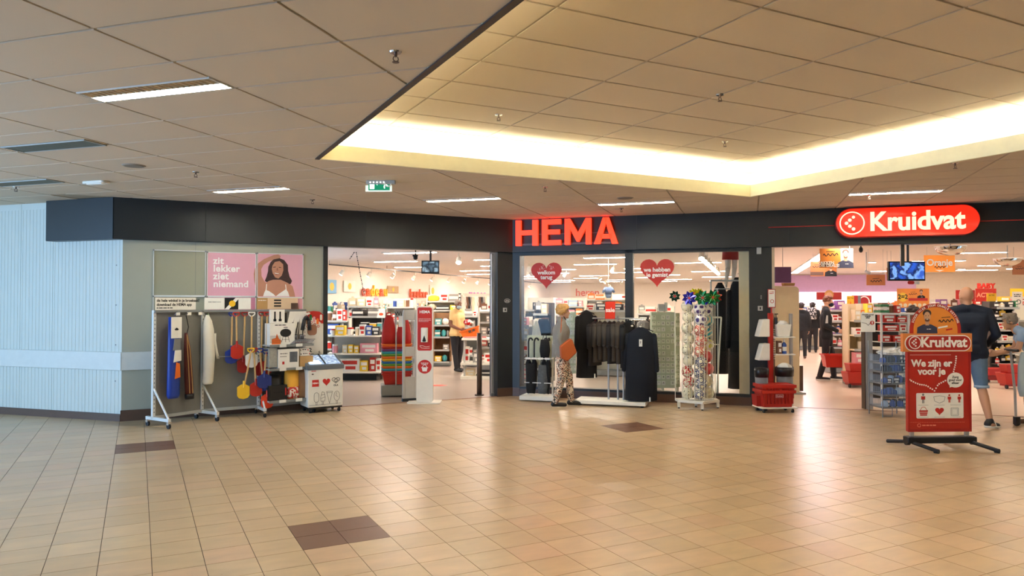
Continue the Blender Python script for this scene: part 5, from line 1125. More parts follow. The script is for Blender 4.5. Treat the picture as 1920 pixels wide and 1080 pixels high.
sc_ = AT(1144, 11.6); t = thing('sale_sign', 'red sale sign standing on the clothes rack', 'sign', sc_, FV); za, zb_ = zz(598, 11.6), zz(565, 11.6); B().plate([(-.083, za), (.075, za), (.083, zb_), (-.075, zb_-.004)], -.006, .006).build('card', mat('sale_red', (214, 48, 28), .5), t)
text('sale', .095, whiteprint, t, (0, -.0065, (za+zb_)/2), off=.002); b = B(); b.box(-.06, .06, -.02, .02, za-.02, za); b.build('holder', silver, t)
# stack of shoes/boxes on a shelf inside behind sign handled by partition shelf
# bag stand
c = AT(1012, 12.25); tb = thing('bag_stand', 'white wheeled stand with black umbrellas and bags left of the woman', 'stand', c, F2.rz); FBs = Fr(c.x, c.y, F2.rz)
B().box(-.30, .30, -.2, .2, .02, .09).build('base', white, tb, bevel=.01)
for x in (-.2, .22): B().box(x-.012, x+.012, -.012, .012, .09, 1.0).build('post', wmetal, tb)
B().box(-.22, .24, .0, .012, .55, 1.08).build('back_panel', palegreen, tb); b = B()
for z in (.70, .30): b.box(-.22, .24, -.16, -.14, z, z+.012); b.box(-.22, -.21, -.15, .0, z, z+.01); b.box(.23, .24, -.15, 0, z, z+.01)
b.build('wire_shelf', wmetal, tb); b = B()
for k in range(4): b.box(-.2+k*.11, -.12+k*.11, -.164, -.16, .69, .725)
b.build('price_tag', paper, tb)
for k, x in enumerate((-.17, -.07, .10, .17)):
    t = thing('umbrella', ['leftmost', 'second', 'third', 'rightmost'][k]+' black umbrella with curved handle on the bag stand', 'umbrella', FBs.w(x, -.09), F2.rz+.5*k)
    B().tube([(0, 0, .68), (0, 0, .98), (.015, 0, 1.03), (.05, 0, 1.04), (.075, 0, 1.0)], .014, 8).build('handle', black, t, True); B().loft([(.12, .012, .012, 0), (.3, .04, .035, .12), (.62, .045, .04, .12), (.70, .02, .02, 0)], 16).build('canopy', cloth_blk, t, True)
for k, (x, z0_, z1_, m, lab) in enumerate(((-.12, .13, .62, cloth_blk, 'black tote bag hanging low on the bag stand'), (.08, .13, .60, mat('grey_print_bag', (86, 90, 92), .8, 0, 0, .4, 25), 'grey patterned tote bag hanging low on the bag stand'), (.12, .72, 1.02, cloth_blk, 'small black pouch hanging at the top of the bag stand'))):
    t = thing('tote_bag', lab, 'bag', FBs.w(x, -.12), F2.rz); B().loft([(z0_, .07, .035, .02), (z0_+.1, .085, .045, .04), ((z0_+z1_)/2, .085, .04, .05), (z1_, .07, .02, .02)], 16).build('bag', m, t, True); B().tube([(-.04, 0, z1_-.02), (-.02, 0, z1_+.08), (.02, 0, z1_+.08), (.04, 0, z1_-.02)], .006).build('strap', black, t)
t = thing('white_scarf', 'white cloth bundle behind the bag stand inside the window', 'cloth', AT(1006, 13.2), FV); B().loft([(.5, .08, .05, .05), (.9, .10, .06, .1), (1.15, .06, .04, .12), (1.3, .02, .02, 0)], 18).build('cloth', MATS['white_cloth'], t, True)
t = thing('rucksack', 'black rucksack on the shelf just inside the window left of the woman', 'bag', AT(1019, 13.3), FV); B().loft([(1.0, .1, .06, .02), (1.05, .13, .08, .02), (1.22, .13, .08, .02), (1.33, .08, .05, 0)], 18).build('bag', cloth_blk, t, True); B().cyl((0, .05, 0), (0, .05, 1.0), .02).build('stand', lgrey, t)
# ---- ball stand
d = 11.3; c = AT(1307, d); tb = thing('ball_stand', 'white three-column wire stand full of balls topped with pinwheels', 'stand', c, FV)
ztop = zz(572, d); cols_x = (-.135, 0.02, .165); cols_y = (.04, -.10, .06); wbm = mat('white_wire', (226, 222, 206), .4)
b = B(); b.prism([(-.30, -.0), (.02, -.24), (.34, .0), (.34, .06), (.02, -.17), (-.30, .06)], .10, .135); b.box(-.3, .34, .03, .22, .10, .135); b.build('base', wbm, tb)
for x, y in ((-.28, .03), (.02, -.2), (.32, .03), (.02, .18)): q = B().box(x-.02, x+.02, y-.02, y+.02, .02, .11).build('foot', wbm, tb); B().cyl((x-.012, y, .018), (x+.012, y, .018), .018, n=10).build('caster', rubber, q)
for (cx, cy) in zip(cols_x, cols_y):
    b = B()
    for a in (200, 250, 290, 340, 60, 120): b.cyl((cx+.105*math.cos(R(a)), cy+.105*math.sin(R(a)), .13), (cx+.105*math.cos(R(a)), cy+.105*math.sin(R(a)), ztop), .0045, n=6)
    for z in (.40, zz(640, d), ztop):
        b.tube([(cx+.107*math.cos(R(a)), cy+.107*math.sin(R(a)), z) for a in range(0, 361, 30)], .0045, 5)
    b.build('wire_column', wbm, tb)
ico = [Vector(v).normalized() for v in [(0, a, b_*1.618) for a in (1, -1) for b_ in (1, -1)]+[(a, b_*1.618, 0) for a in (1, -1) for b_ in (1, -1)]+[(a*1.618, 0, b_) for a in (1, -1) for b_ in (1, -1)]]
def ballmesh(kind, ca, cb_):
    b = B(); bmesh.ops.create_icosphere(b.bm, subdivisions=4, radius=.092); rr = random.Random(len(kind)*7+3)
    dots = [Vector((rr.gauss(0, 1), rr.gauss(0, 1), rr.gauss(0, 1))).normalized() for _ in range(46)]
    for f in b.bm.faces:
        n = f.calc_center_median().normalized(); f.smooth = True; v = 0
        if kind == 'soccer': v = max(n.dot(q) for q in ico) > .93
        elif kind == 'circles': m_ = max(n.dot(q) for q in ico); v = not (m_ > .955 or (.86 < m_ < .895))
        elif kind == 'dotted': v = max(n.dot(q) for q in dots) > .9975
        elif kind == 'striped': v = abs(math.sin(n.z*4.5+n.x*1.4)) > .62
        elif kind == 'blotched': v = noise.noise(n*3.5) > .02
        f.material_index = int(v)
    me = b.build('ball', None, mats=[ca, cb_]); return me
cw = mat('ball_cream', (232, 224, 190), .35); pv = mat('ball_purple', (70, 44, 110), .35); nv = mat('ball_navy', (30, 44, 100), .3); rb = mat('ball_red', (196, 44, 36), .35); tl = mat('ball_teal', (44, 160, 180), .35); pk = mat('ball_coral', (216, 84, 84), .35); yl = mat('ball_lime', (222, 220, 80), .35); bk2 = mat('ball_black', (40, 36, 32), .4)
layout = {0: [('dotted', bk2, 'cream ball with dark flecks')]*6+[('blotched', rb, 'cream ball with red flames')]*2+[('dotted', bk2, 'cream ball with dark flecks')],
          1: [('soccer', pv, 'white football with purple patches')]*2+[('circles', rb, 'red ball with white circles')]*3+[('circles', nv, 'navy ball with white circles')]*4,
          2: [('soccer', pv, 'white football with purple patches')]*1+[('striped', tl, 'white ball with teal stripes')]*2+[('soccer', yl, 'white ball with lime patches')]+[('striped2', pk, 'coral red ball')]*2+[('blotched2', bk2, 'plain cream ball')]*2}
cache = {}; ordn = ['topmost', 'second', 'third', 'fourth', 'fifth', 'sixth', 'seventh', 'eighth', 'ninth']; cn = ['left', 'middle', 'right']
for ci, lst in layout.items():
    n_ = len(lst); top_ = ztop-.06 if ci != 0 else ztop-.02; bot = .235; stp = (top_-bot)/(n_-1) if n_ > 1 else 0
    for k, (kd, m, lab) in enumerate(lst):
        key = (kd, m.name)
        if key not in cache:
            if kd == 'striped2': o = ballmesh('dotted', pk, pk)
            elif kd == 'blotched2': o = ballmesh('striped', cw, mat('ball_cream_shade', (214, 204, 170), .4))
            else: o = ballmesh(kd, cw if kd != 'soccer' else mat('ball_white', (236, 232, 224), .35), m)
            cache[key] = o
        else: o = cache[key].copy(); COL.objects.link(o)
        x, y = cols_x[ci], cols_y[ci]; p = Fr(c.x, c.y, FV).w(x+(.012 if k % 2 else -.008), y, top_-k*stp)
        o.location = p; o.rotation_euler = (k*1.3, k*.7+ci, k*2.1); tag(o, f'{lab}, {ordn[k]} from top, {cn[ci]} column of ball stand', 'ball', 'balls in the wire stand')
# pinwheels
def pinwheel(x, y, z, r, m, m2, lab):
    p = Fr(c.x, c.y, FV).w(x, y); t = thing('pinwheel', lab, 'pinwheel', p, FV+random.uniform(-.3, .3)); n_ = 8
    for k in range(n_):
        a = 2*PI*k/n_; b = B(); pts = [(0, 0), (r*.82*math.cos(a-.1), r*.82*math.sin(a-.1)), (r*1.15*math.cos(a+.3), r*1.15*math.sin(a+.3)), (r*.72*math.cos(a+.72), r*.72*math.sin(a+.72))]
        v = [b.bm.verts.new((px, -.012-.03*(i == 2), z+pz)) for i, (px, pz) in enumerate(pts)]; v2 = [b.bm.verts.new((q.co.x, q.co.y+.003, q.co.z)) for q in v]
        b.bm.faces.new(v); b.bm.faces.new(v2[::-1]); 
        for i in range(4): j = (i+1) % 4; b.bm.faces.new((v[i], v2[i], v2[j], v[j]))
        b.build('blade', m, t)
        q = B(); q.plate([(0, z), (r*.45*math.cos(a+.5), z+r*.45*math.sin(a+.5)), (r*.5*math.cos(a+.62), z+r*.5*math.sin(a+.62))], -.05, -.047); q.build('blade_tip', m2, t)
    B().cyl((0, -.055, z), (0, -.048, z), .018, n=12).build('hub', red, t); B().cyl((0, 0, .14), (0, 0, z), .005, n=6).build('stick', white, t); return t
gf = mat('foil_green', (16, 110, 52), .2, .5); bf = mat('foil_blue', (44, 44, 170), .2, .5); yf = mat('foil_yellow', (220, 214, 40), .25, .4); df = mat('foil_dark_green', (20, 60, 44), .25, .5); rf = mat('foil_mixed', (170, 60, 40), .25, .5)
hz_ = zz(559, d)
pinwheel(-.13, -.04, hz_+.0, .10, bf, white, 'blue foil pinwheel at the left of the ball stand'); pinwheel(.03, -.16, hz_+.005, .11, gf, white, 'green foil pinwheel at the front middle of the ball stand'); pinwheel(.22, -.06, hz_+.01, .11, gf, yf, 'green foil pinwheel at the right of the ball stand')
pinwheel(-.32, .10, hz_+.03, .08, df, white, 'dark green pinwheel leaning out at the far left of the ball stand'); pinwheel(.12, .0, hz_-.04, .07, bf, gf, 'small blue pinwheel low between the green ones'); pinwheel(-.02, .12, hz_+.08, .07, yf, gf, 'yellow pinwheel at the back of the ball stand'); pinwheel(.30, .08, hz_+.02, .09, rf, yf, 'red brown pinwheel at the rear right of the ball stand'); pinwheel(.07, .14, hz_+.09, .06, yf, yf, 'smaller yellow pinwheel at the back right of the ball stand')
t = thing('leaning_frame', 'white metal frame leaning behind the ball stand at the right', 'frame', AT(1343, 11.9), FV); b = B(); b.tube([(.0, 0, .15), (.08, 0, zz(595, 11.9)), (-.06, 0, zz(595, 11.9))], .014, 8); b.tube([(.05, 0, .95), (-.05, 0, .95)], .01); b.tube([(0, 0, .15), (.09, 0, .05)], .012); b.build('tube', wbm, t)

# ============================================================ PEOPLE
def voxel(bld, name, m, parent, vox, smooth=6, dec=.35, mats=None, ff=.6):
    o = bld.build(name, m, None, True); md = o.modifiers.new('r', 'REMESH'); md.mode = 'VOXEL'; md.voxel_size = vox; md.use_smooth_shade = True
    s_ = o.modifiers.new('s', 'SMOOTH'); s_.iterations = smooth; s_.factor = ff
    if dec < 1: dd_ = o.modifiers.new('d', 'DECIMATE'); dd_.ratio = dec
    bpy.context.view_layer.update(); dg = bpy.context.evaluated_depsgraph_get(); me = bpy.data.meshes.new_from_object(o.evaluated_get(dg)); old = o.data
    o.modifiers.clear(); o.data = me; bpy.data.meshes.remove(old)
    me.materials.clear(); me.materials.append(m); me.polygons.foreach_set('use_smooth', [True]*len(me.polygons)); o.parent = parent; return o
V = Vector
def person(label, loc, rz, H, J, skin, top, bottom, shoes, hair, sleeve=1., leg=1., mask=None, vox=.010, build=1., shoe_sole=None, topcut=.0, only=None, hem=None):
    """J: joints in metres for a 1.75 m figure, x right, y forward, z up (front is +y)"""
    t = thing('person', label, 'person', loc, rz); k = H/1.75
    D = dict(aL=V((-.10, 0, .09)), aR=V((.10, 0, .09)), kL=V((-.10, .02, .49)), kR=V((.10, .02, .49)), hL=V((-.09, 0, .92)), hR=V((.09, 0, .92)), wa=V((0, 0, 1.08)), ch=V((0, 0, 1.30)), sL=V((-.185, 0, 1.43)), sR=V((.185, 0, 1.43)),
             nk=V((0, .0, 1.50)), hd=V((0, .03, 1.635)), eL=V((-.23, -.02, 1.14)), eR=V((.23, -.02, 1.14)), wL=V((-.23, .06, .88)), wR=V((.23, .06, .88)), face=V((0, 1, 0)), fL=V((0, .2, -1)), fR=V((0, .2, -1)), tL=V((0, 1, 0)), tR=V((0, 1, 0)))
    D.update({a: V(b) for a, b in J.items()}); D = {a: (v*k if a not in ('face', 'fL', 'fR', 'tL', 'tR') else v.normalized()) for a, v in D.items()}
    up_ = (D['nk']-D['ch']).normalized(); side = (D['sR']-D['sL']).normalized(); bw = build*k
    def torso(b, g, lo=0):
        pv_ = (D['hL']+D['hR'])/2; hs = (D['hR']-D['hL']).normalized()
        b.cap(D['hL']*1, D['hR']*1, (.105*bw+g), None, 12)
        b.cap(D['wa']-hs*.06*bw, D['wa']+hs*.06*bw, .095*bw+g, None, 12)
        for s in (-1, 1):
            b.cap(pv_+hs*.075*s*bw, D['wa']+hs*.065*s*bw, .095*bw+g, .09*bw+g, 12); b.cap(D['wa']+hs*.065*s*bw, D['ch']+side*.085*s*bw, .09*bw+g, .10*bw+g, 12)
            b.cap(D['ch']+side*.085*s*bw, D['sL' if s < 0 else 'sR']-up_*.03-side*s*.03, .10*bw+g, .058*k+g, 12)
            b.cap(D['sL' if s < 0 else 'sR']-side*s*.02, D['nk']-up_*.01, .053*k+g, .054*k+g*.7, 10)
        b.cap(D['ch']-side*.08*bw, D['ch']+side*.08*bw, .10*bw+g, None, 12)
    def limb(b, p, q, r0, r1, f=1.): b.cap(p, p.lerp(q, f), r0, r0+(r1-r0)*f, 12)
    b = B(); torso(b, 0)
    fd = D['face']; hd = D['hd']; sd = fd.cross(V((0, 0, 1))).normalized(); uz = sd.cross(fd).normalized()
    rot = Matrix((sd, fd, uz)).transposed()
    b.ell(hd+uz*.02*k-fd*.012*k, .076*k, .092*k, .098*k, 18, 14, rot); b.ell(hd-uz*.045*k+fd*.025*k, .058*k, .062*k, .072*k, 16, 12, rot)
    b.cap(D['nk']-V((0, 0, .03)), hd-uz*.05*k-fd*.02*k, .056*k, .052*k, 12)
    b.cap(hd+fd*.085*k+uz*.01*k, hd+fd*.102*k-uz*.022*k, .009*k, .014*k, 8); b.ell(hd+fd*.078*k-uz*.052*k, .024*k, .014*k, .012*k, 10, 8, rot); b.ell(hd+fd*.07*k-uz*.095*k, .022*k, .018*k, .018*k, 10, 8, rot)
    for s in (-1, 1): b.ell(hd+sd*s*.078*k-fd*.01*k-uz*.012*k, .011*k, .022*k, .032*k, 10, 8, rot)
    for S in 'LR':
        limb(b, D['s'+S], D['e'+S], .050*k, .040*k); limb(b, D['e'+S], D['w'+S], .041*k, .027*k)
        f_ = D['f'+S]; th = D['t'+S]; th = (th-f_*th.dot(f_)).normalized(); nrm = f_.cross(th).normalized(); w0 = D['w'+S]
        pc = w0+f_*.045*k
        for i in range(4):
            off = th*(.027-.018*i)*k; base = w0+f_*.075*k+off; ln = (.040, .046, .043, .033)[i]*k; in_ = nrm*(1 if S == 'L' else -1)
            b.cap(w0+f_*.01*k+off*.7, base, .014*k, .0125*k, 8); mid = base+(f_*.9+in_*.35)*ln; b.cap(base, mid, .0105*k, .0095*k, 8); b.cap(mid, mid+(f_*.45+in_*.9)*ln*.75, .0095*k, .0085*k, 8)
        b.cap(w0+f_*.02*k+th*.02*k, w0+f_*.055*k+th*.05*k, .014*k, .011*k, 8); b.cap(w0+f_*.055*k+th*.05*k, w0+f_*.085*k+th*.055*k, .011*k, .009*k, 8)
        limb(b, D['h'+S], D['k'+S], .086*bw, .056*k); limb(b, D['k'+S], D['k'+S].lerp(D['a'+S], .35), .054*k, .056*k); limb(b, D['k'+S].lerp(D['a'+S], .35), D['a'+S], .056*k, .037*k)
        toe = D.get('toe'+S) or D['a'+S]+V((0, .15, -.055))*k; b.cap(D['a'+S]+V((0, -.02, -.04))*k, toe, .034*k, .028*k, 10)
    voxel(b, 'body', skin, t, vox, 4, .4)
    # clothes
    b = B(); torso(b, .016*k)
    for S in 'LR':
        limb(b, D['s'+S], D['e'+S], .064*k, .054*k, min(1, sleeve*2))
        if sleeve > .5: limb(b, D['e'+S], D['w'+S], .054*k, .042*k, (sleeve-.5)*2)
    o = voxel(b, 'top', top, t, vox*1.3, 5, .4)
    if hem: hm = B(); pv_ = (D['hL']+D['hR'])/2; hm.loft([(pv_.z+hem[0], .165*bw*hem[3], .125*bw*hem[3], .015, pv_.x, pv_.y), (pv_.z+hem[1]*.5, .16*bw*hem[3], .125*bw*hem[3], .02, pv_.x, pv_.y), (pv_.z+hem[1], .155*bw*hem[3], .12*bw*hem[3], .02, pv_.x*.6, pv_.y*.6)]); hm.build('top_hem', top, t, True)
    b = B(); hs = (D['hR']-D['hL']).normalized(); b.cap(D['hL'], D['hR'], .118*bw, None, 12); pv_ = (D['hL']+D['hR'])/2
    b.cap(pv_-hs*.06*bw, D['wa'].lerp(pv_, .4)-hs*.06*bw, .108*bw, .10*bw, 12); b.cap(pv_+hs*.06*bw, D['wa'].lerp(pv_, .4)+hs*.06*bw, .108*bw, .10*bw, 12)
    for S in 'LR':
        fl_ = min(1, leg*2); limb(b, D['h'+S], D['k'+S], .102*bw, .074*k, fl_)
        if leg > .5: limb(b, D['k'+S], D['a'+S], .072*k, .056*k, (leg-.5)*1.96)
    voxel(b, 'trousers', bottom, t, vox*1.3, 4, .4)
    for S in 'LR':
        a_ = D['a'+S]; toe = D.get('toe'+S) or a_+V((0, .15, -.055))*k; hl_ = a_+V((0, -.03, -.04))*k
        if (toe-a_).length > .05:
            dr = (toe-a_); hl_ = a_-V((dr.x, dr.y, 0)).normalized()*.035*k+V((0, 0, -.035*k))
        b = B(); b.cap(hl_, a_+V((0, 0, .0)), .044*k, .046*k, 10); b.cap(hl_, toe, .042*k, .036*k, 12); sh_ = voxel(b, 'shoe', shoes, t, vox, 3, .5)
        if shoe_sole: b = B(); b.cap(hl_+V((0, 0, -.022*k)), toe+V((0, 0, -.018*k)), .044*k, .040*k, 12); bmesh.ops.scale(b.bm, vec=(1, 1, .45), verts=b.bm.verts, space=Matrix.Translation(-(hl_+V((0, 0, -.03*k))))); b.build('sole', shoe_sole, sh_, True)
    if hair: hair(t, hd, sd, fd, uz, k, rot)
    for s in (-1, 1):
        e = B(); e.ell(hd+fd*.074*k+sd*s*.030*k+uz*.012*k, .011*k, .008*k, .008*k, 10, 8, rot); eo = e.build('eye', paper, t, True); e = B(); e.ell(hd+fd*.081*k+sd*s*.030*k+uz*.012*k, .0045*k, .003*k, .0045*k, 8, 6, rot); e.build('iris', inkblack, eo)
        e = B(); e.cap(hd+fd*.079*k+sd*s*.016*k+uz*.033*k, hd+fd*.070*k+sd*s*.047*k+uz*.033*k, .0045*k, .003*k, 6); e.build('eyebrow', MATS.get('brow') or mat('brow', (60, 42, 32), .8), t)
    if mask:
        b = B(); b.ell(hd+fd*.040*k-uz*.055*k, .066*k, .070*k, .052*k, 16, 12, rot); o = b.build('face_mask', mask, t, True)
        b = B(); [b.cap(hd+fd*.06*k+sd*s*.055*k-uz*.03*k, hd+sd*s*.083*k-uz*.005*k, .003*k, None, 6) for s in (-1, 1)]; b.build('mask_strap', mask, o)
    return t
def hair_cap(m, rx=.086, ry=.100, rz_=.098, back=.02, upo=.035, lumps=0, amp=.0, seed=1, trim=None):
    def f(t, hd, sd, fd, uz, k, rot):
        b = B(); rr = random.Random(seed); b.ell(hd+uz*upo*k-fd*back*k, rx*k, ry*k, rz_*k, 20, 16, rot)
        for i in range(lumps):
            a = rr.uniform(0, 2*PI); e = rr.uniform(-.5, 1.); dirn = (sd*math.cos(a)*math.cos(e)+fd*math.sin(a)*math.cos(e)*.9+uz*math.sin(e))
            if dirn.dot(fd) > .55 and dirn.dot(uz) < .3: continue
            q = hd+uz*upo*k-fd*back*k+V((dirn.x*rx, dirn.y*ry, dirn.z*rz_))*k; b.ell(q, rr.uniform(.016, .030)*k)
        o = voxel(b, 'hair', m, t, .007 if lumps else .009, 2, .5)
        # keep the face free
        bm = bmesh.new(); bm.from_mesh(o.data); dl = [v for v in bm.verts if (v.co-hd).dot(fd) > .045*k and (v.co-hd).dot(uz) < .052*k or (v.co-hd).dot(fd) > .01*k and (v.co-hd).dot(uz) < -.02*k or (trim is not None and (v.co-hd).dot(uz) < trim*k)]
        bmesh.ops.delete(bm, geom=dl, context='VERTS'); bm.to_mesh(o.data); bm.free()
        so = o.modifiers.new('th', 'SOLIDIFY'); so.thickness = .006
    return f
hb = mat('hair_blond', (196, 150, 86), .6, 0, 0, .3, 40, .3); hbr = mat('hair_brown', (110, 62, 36), .6, 0, 0, .3, 40, .3); hdk = mat('hair_dark', (36, 26, 24), .6, 0, 0, .3, 40, .3); hgr = mat('hair_grey', (150, 136, 124), .7, 0, 0, .3, 40, .2)
floral = ramp_mat('floral_trousers', [(0, (36, 30, 30)), (.33, (40, 34, 34)), (.40, (222, 204, 182)), (.55, (230, 214, 194)), (.62, (150, 90, 60)), (.66, (226, 208, 186)), (.78, (44, 38, 38))], 'vor', 22, .8)
floral = ramp_mat('floral_cloth', [(0, (232, 214, 192)), (.42, (38, 32, 32)), (.49, (228, 208, 184)), (.56, (168, 96, 60)), (.60, (44, 36, 34)), (.66, (232, 216, 196))], 'noise', 17, .8, 4)
# 1 woman looking into the window (profile, facing right in the picture)
FRW = F2.rz-PI/2+.25
fw_ = -YAW-PI/2+.12                                            # +y of the figure turned to picture right
c = AT(1052, 11.55); m_gj = mat('grey_jacket', (134, 130, 122), .85, 0, 0, .15, 60, .25)
pw = person('woman with curly blond hair in a grey jacket and floral trousers looking into the window', c, fw_, 1.60,
    dict(hd=(0.0, .05, 1.62), face=(.15, 1, .0), aL=(-.08, .19, .085), toeL=(-.08, .36, .04), kL=(-.085, .15, .49), aR=(.08, -.12, .085), toeR=(.09, .05, .04), kR=(.085, -.01, .48), wa=(0, -.01, 1.08), ch=(0, .0, 1.30), eR=(.21, -.08, 1.16), wR=(.19, .02, .93), eL=(-.21, -.02, 1.16), wL=(-.2, .12, .98), sL=(-.165, 0, 1.42), sR=(.165, 0, 1.42)),
    skinm, m_gj, floral, black, hair_cap(hb, .100, .116, .104, .020, .036, 170, seed=4), 1., 1., None, .009, 1.2, hem=(-.06, .14, 0, 1.06))
B().tube([(.14, .05, 1.36), (.0, .03, 1.43), (-.12, -.02, 1.2), (-.13, .12, .98)], .008, 6).build('collar_strap', black, pw)
bagm = mat('orange_leather', (176, 84, 34), .45, 0, 0, .1, 8); bt = thing('shoulder_bag', 'orange brown leather shoulder bag carried by the woman', 'bag', c, fw_)
b = B(); b.plate([(.12, .80), (.22, .74), (.37, .88), (.30, 1.08), (.26, 1.10), (.10, .98)], -.045, .045); o = b.build('bag', bagm, bt, bevel=.02); o.rotation_euler.z = PI/2; o.location = (.22, -.17, -.02)
B().tube([(.22, -.06, 1.05), (.215, -.04, 1.25), (.15, -.02, 1.40)], .009, 6).build('strap', bagm, bt)
# 2 man with orange basket
c = AT(857, 17.3); f2 = -YAW+PI+.95
pol = mat('beige_polo', (222, 190, 130), .85, bump=.1); jean = mat('black_jeans', (28, 28, 34), .85, bump=.1)
pm = person('man in beige polo, dark jeans and blue mask holding an orange basket', c, f2, 1.70,
    dict(face=(.1, 1, -.12), hd=(.01, .05, 1.62), aL=(-.1, -.05, .09), aR=(.11, .08, .09), wa=(0, .03, 1.08), eL=(-.24, -.0, 1.16), wL=(-.20, .24, 1.13), eR=(.24, .0, 1.12), wR=(.14, .24, 1.02), fL=(.2, 1, 0), fR=(-.2, 1, -.1), tL=(0, 0, 1), tR=(0, 0, 1)),
    skin_br, pol, jean, black, hair_cap(hgr, .080, .095, .09, .02, .03, trim=.0), .25, 1., mat('pale_mask', (170, 190, 196), .8), .011, 1.18)
bp = Fr(c.x, c.y, f2).w(0, .36, 1.0)
def carry_basket(loc, rz, m, label, sc_=1., handles=True, tilt=0.):
    t = thing('shopping_basket', label, 'basket', loc, rz); t.rotation_euler.y = tilt; w_, d_, h_ = .23*sc_, .15*sc_, .22*sc_
    tp = [(-w_, -d_), (w_, -d_), (w_, d_), (-w_, d_)]; bt_ = [(-w_*.85, -d_*.8), (w_*.85, -d_*.8), (w_*.85, d_*.8), (-w_*.85, d_*.8)]; b = B(); n_ = .010
    def wall(p, q, P_, Q_):
        v = [b.bm.verts.new((*p, 0)), b.bm.verts.new((*q, 0)), b.bm.verts.new((*Q_, h_)), b.bm.verts.new((*P_, h_))]; c_ = V((0, 0, 0)); inn = [b.bm.verts.new((x.co.x*.95, x.co.y*.93, x.co.z)) for x in v]
        b.bm.faces.new(v); b.bm.faces.new(inn[::-1])
        for i in range(4): j = (i+1) % 4; b.bm.faces.new((v[i], inn[i], inn[j], v[j]))
    for i in range(4): j = (i+1) % 4; wall(bt_[i], bt_[j], tp[i], tp[j])
    b.prism(bt_, -.006, .0); b.build('tub', m, t); b = B(); b.box(-w_-.015, w_+.015, -d_-.015, -d_, h_-.03, h_); b.box(-w_-.015, w_+.015, d_, d_+.015, h_-.03, h_); b.box(-w_-.015, -w_, -d_, d_, h_-.03, h_); b.box(w_, w_+.015, -d_, d_, h_-.03, h_); b.build('rim', m, t)
    if handles:
        for s in (-1, 1): B().tube([(-w_*.6, s*d_*.6, h_), (-w_*.45, s*.02, h_+.13*sc_), (w_*.45, s*.02, h_+.13*sc_), (w_*.6, s*d_*.6, h_)], .008, 6).build('handle', MATS['black_plastic'], t)
    return t
bk = carry_basket(AT(885, 17.0, zz(632, 17.0)), FV, orange, 'orange shopping basket held tilted by the man in the beige polo', .95, False, -.30)
b = B(); [b.box(-.03+.09*k, .03+.09*k, -.15, -.142, .12, .17) for k in (0, 1)]; b.build('grip_hole', brown, bk)
t = thing('shopping_goods', 'red and white packet held above the orange basket', 'packet', AT(877, 17.0, zz(604, 17.)), FV); B().ell((0, 0, 0), .10, .06, .07).build('packet', ramp_mat('red_white_wrap', [(0, (180, 30, 40)), (.5, (235, 225, 215))], scale=18), t, True)
# 3 youth in black with red basket, profile right
c = AT(1548, 15.3); f3 = -YAW-.40-PI/2+.12; blk = mat('black_sweat', (22, 24, 28), .9, bump=.1)
py_ = person('young man in black with a navy mask holding a red basket', c, f3, 1.76, dict(face=(0, 1, -.05), hd=(0, .05, 1.63), aL=(-.1, .16, .09), kL=(-.1, .13, .5), aR=(.1, -.14, .09), kR=(.1, -.02, .5), toeL=(-.1, .34, .04), toeR=(.1, .04, .04), eR=(.21, -.04, 1.14), wR=(.19, .19, 1.04), fR=(0, 1, -.3), wL=(-.2, .2, 1.06), fL=(0, 1, -.3), tR=(0, 0, 1), tL=(0, 0, 1)),
    skinm, blk, mat('black_tracksuit', (26, 26, 30), .8), black, hair_cap(hbr, .085, .098, .088, .015, .045, 30, seed=8), 1., 1., navy, .011, 1.0, paper, hem=(-.22, .12, 0, 1.05))
o = B().plate([(-.02, 1.20), (.03, 1.20), (.03, 1.36), (.0, 1.36)], .0, .005).build('sleeve_print', lgrey, py_, loc=(.262, -.02, 0)); o.rotation_euler.z = PI/2
carry_basket(AT(1567, 14.9, zz(687, 14.9)), FV-.15, red, 'red shopping basket carried by the young man in black', 1.15, True)
# 4,5 background shoppers
person('person in black seen from behind at the left of the chemist aisle', AT(1502, 21.), -YAW-.25, 1.62, dict(eR=(.25, -.04, 1.16), eL=(-.25, -.04, 1.16)), skinm, blk, MATS['black_tracksuit'], brown, hair_cap(hdk, .09, .1, .1, .03, .02, 10), 1., 1., None, .018)
t = person('person with a speckled backpack seen from behind beside the young man', AT(1523, 23.5), -YAW-.5, 1.62, {}, skinm, blk, MATS['black_tracksuit'], black, hair_cap(hdk, .09, .1, .1, .03, .02, 10), 1., 1., None, .018)
q = thing('backpack', 'speckled black and white backpack on the far person', 'bag', t.location, -YAW-.5); B().loft([(1.08, .13, .07, .02), (1.12, .15, .09, .02), (1.38, .14, .08, .02), (1.46, .08, .05, 0)], 18).build('bag', ramp_mat('speckle', [(0, (30, 30, 34)), (.52, (190, 190, 190))], scale=22), q, True, loc=(0, -.20, 0))
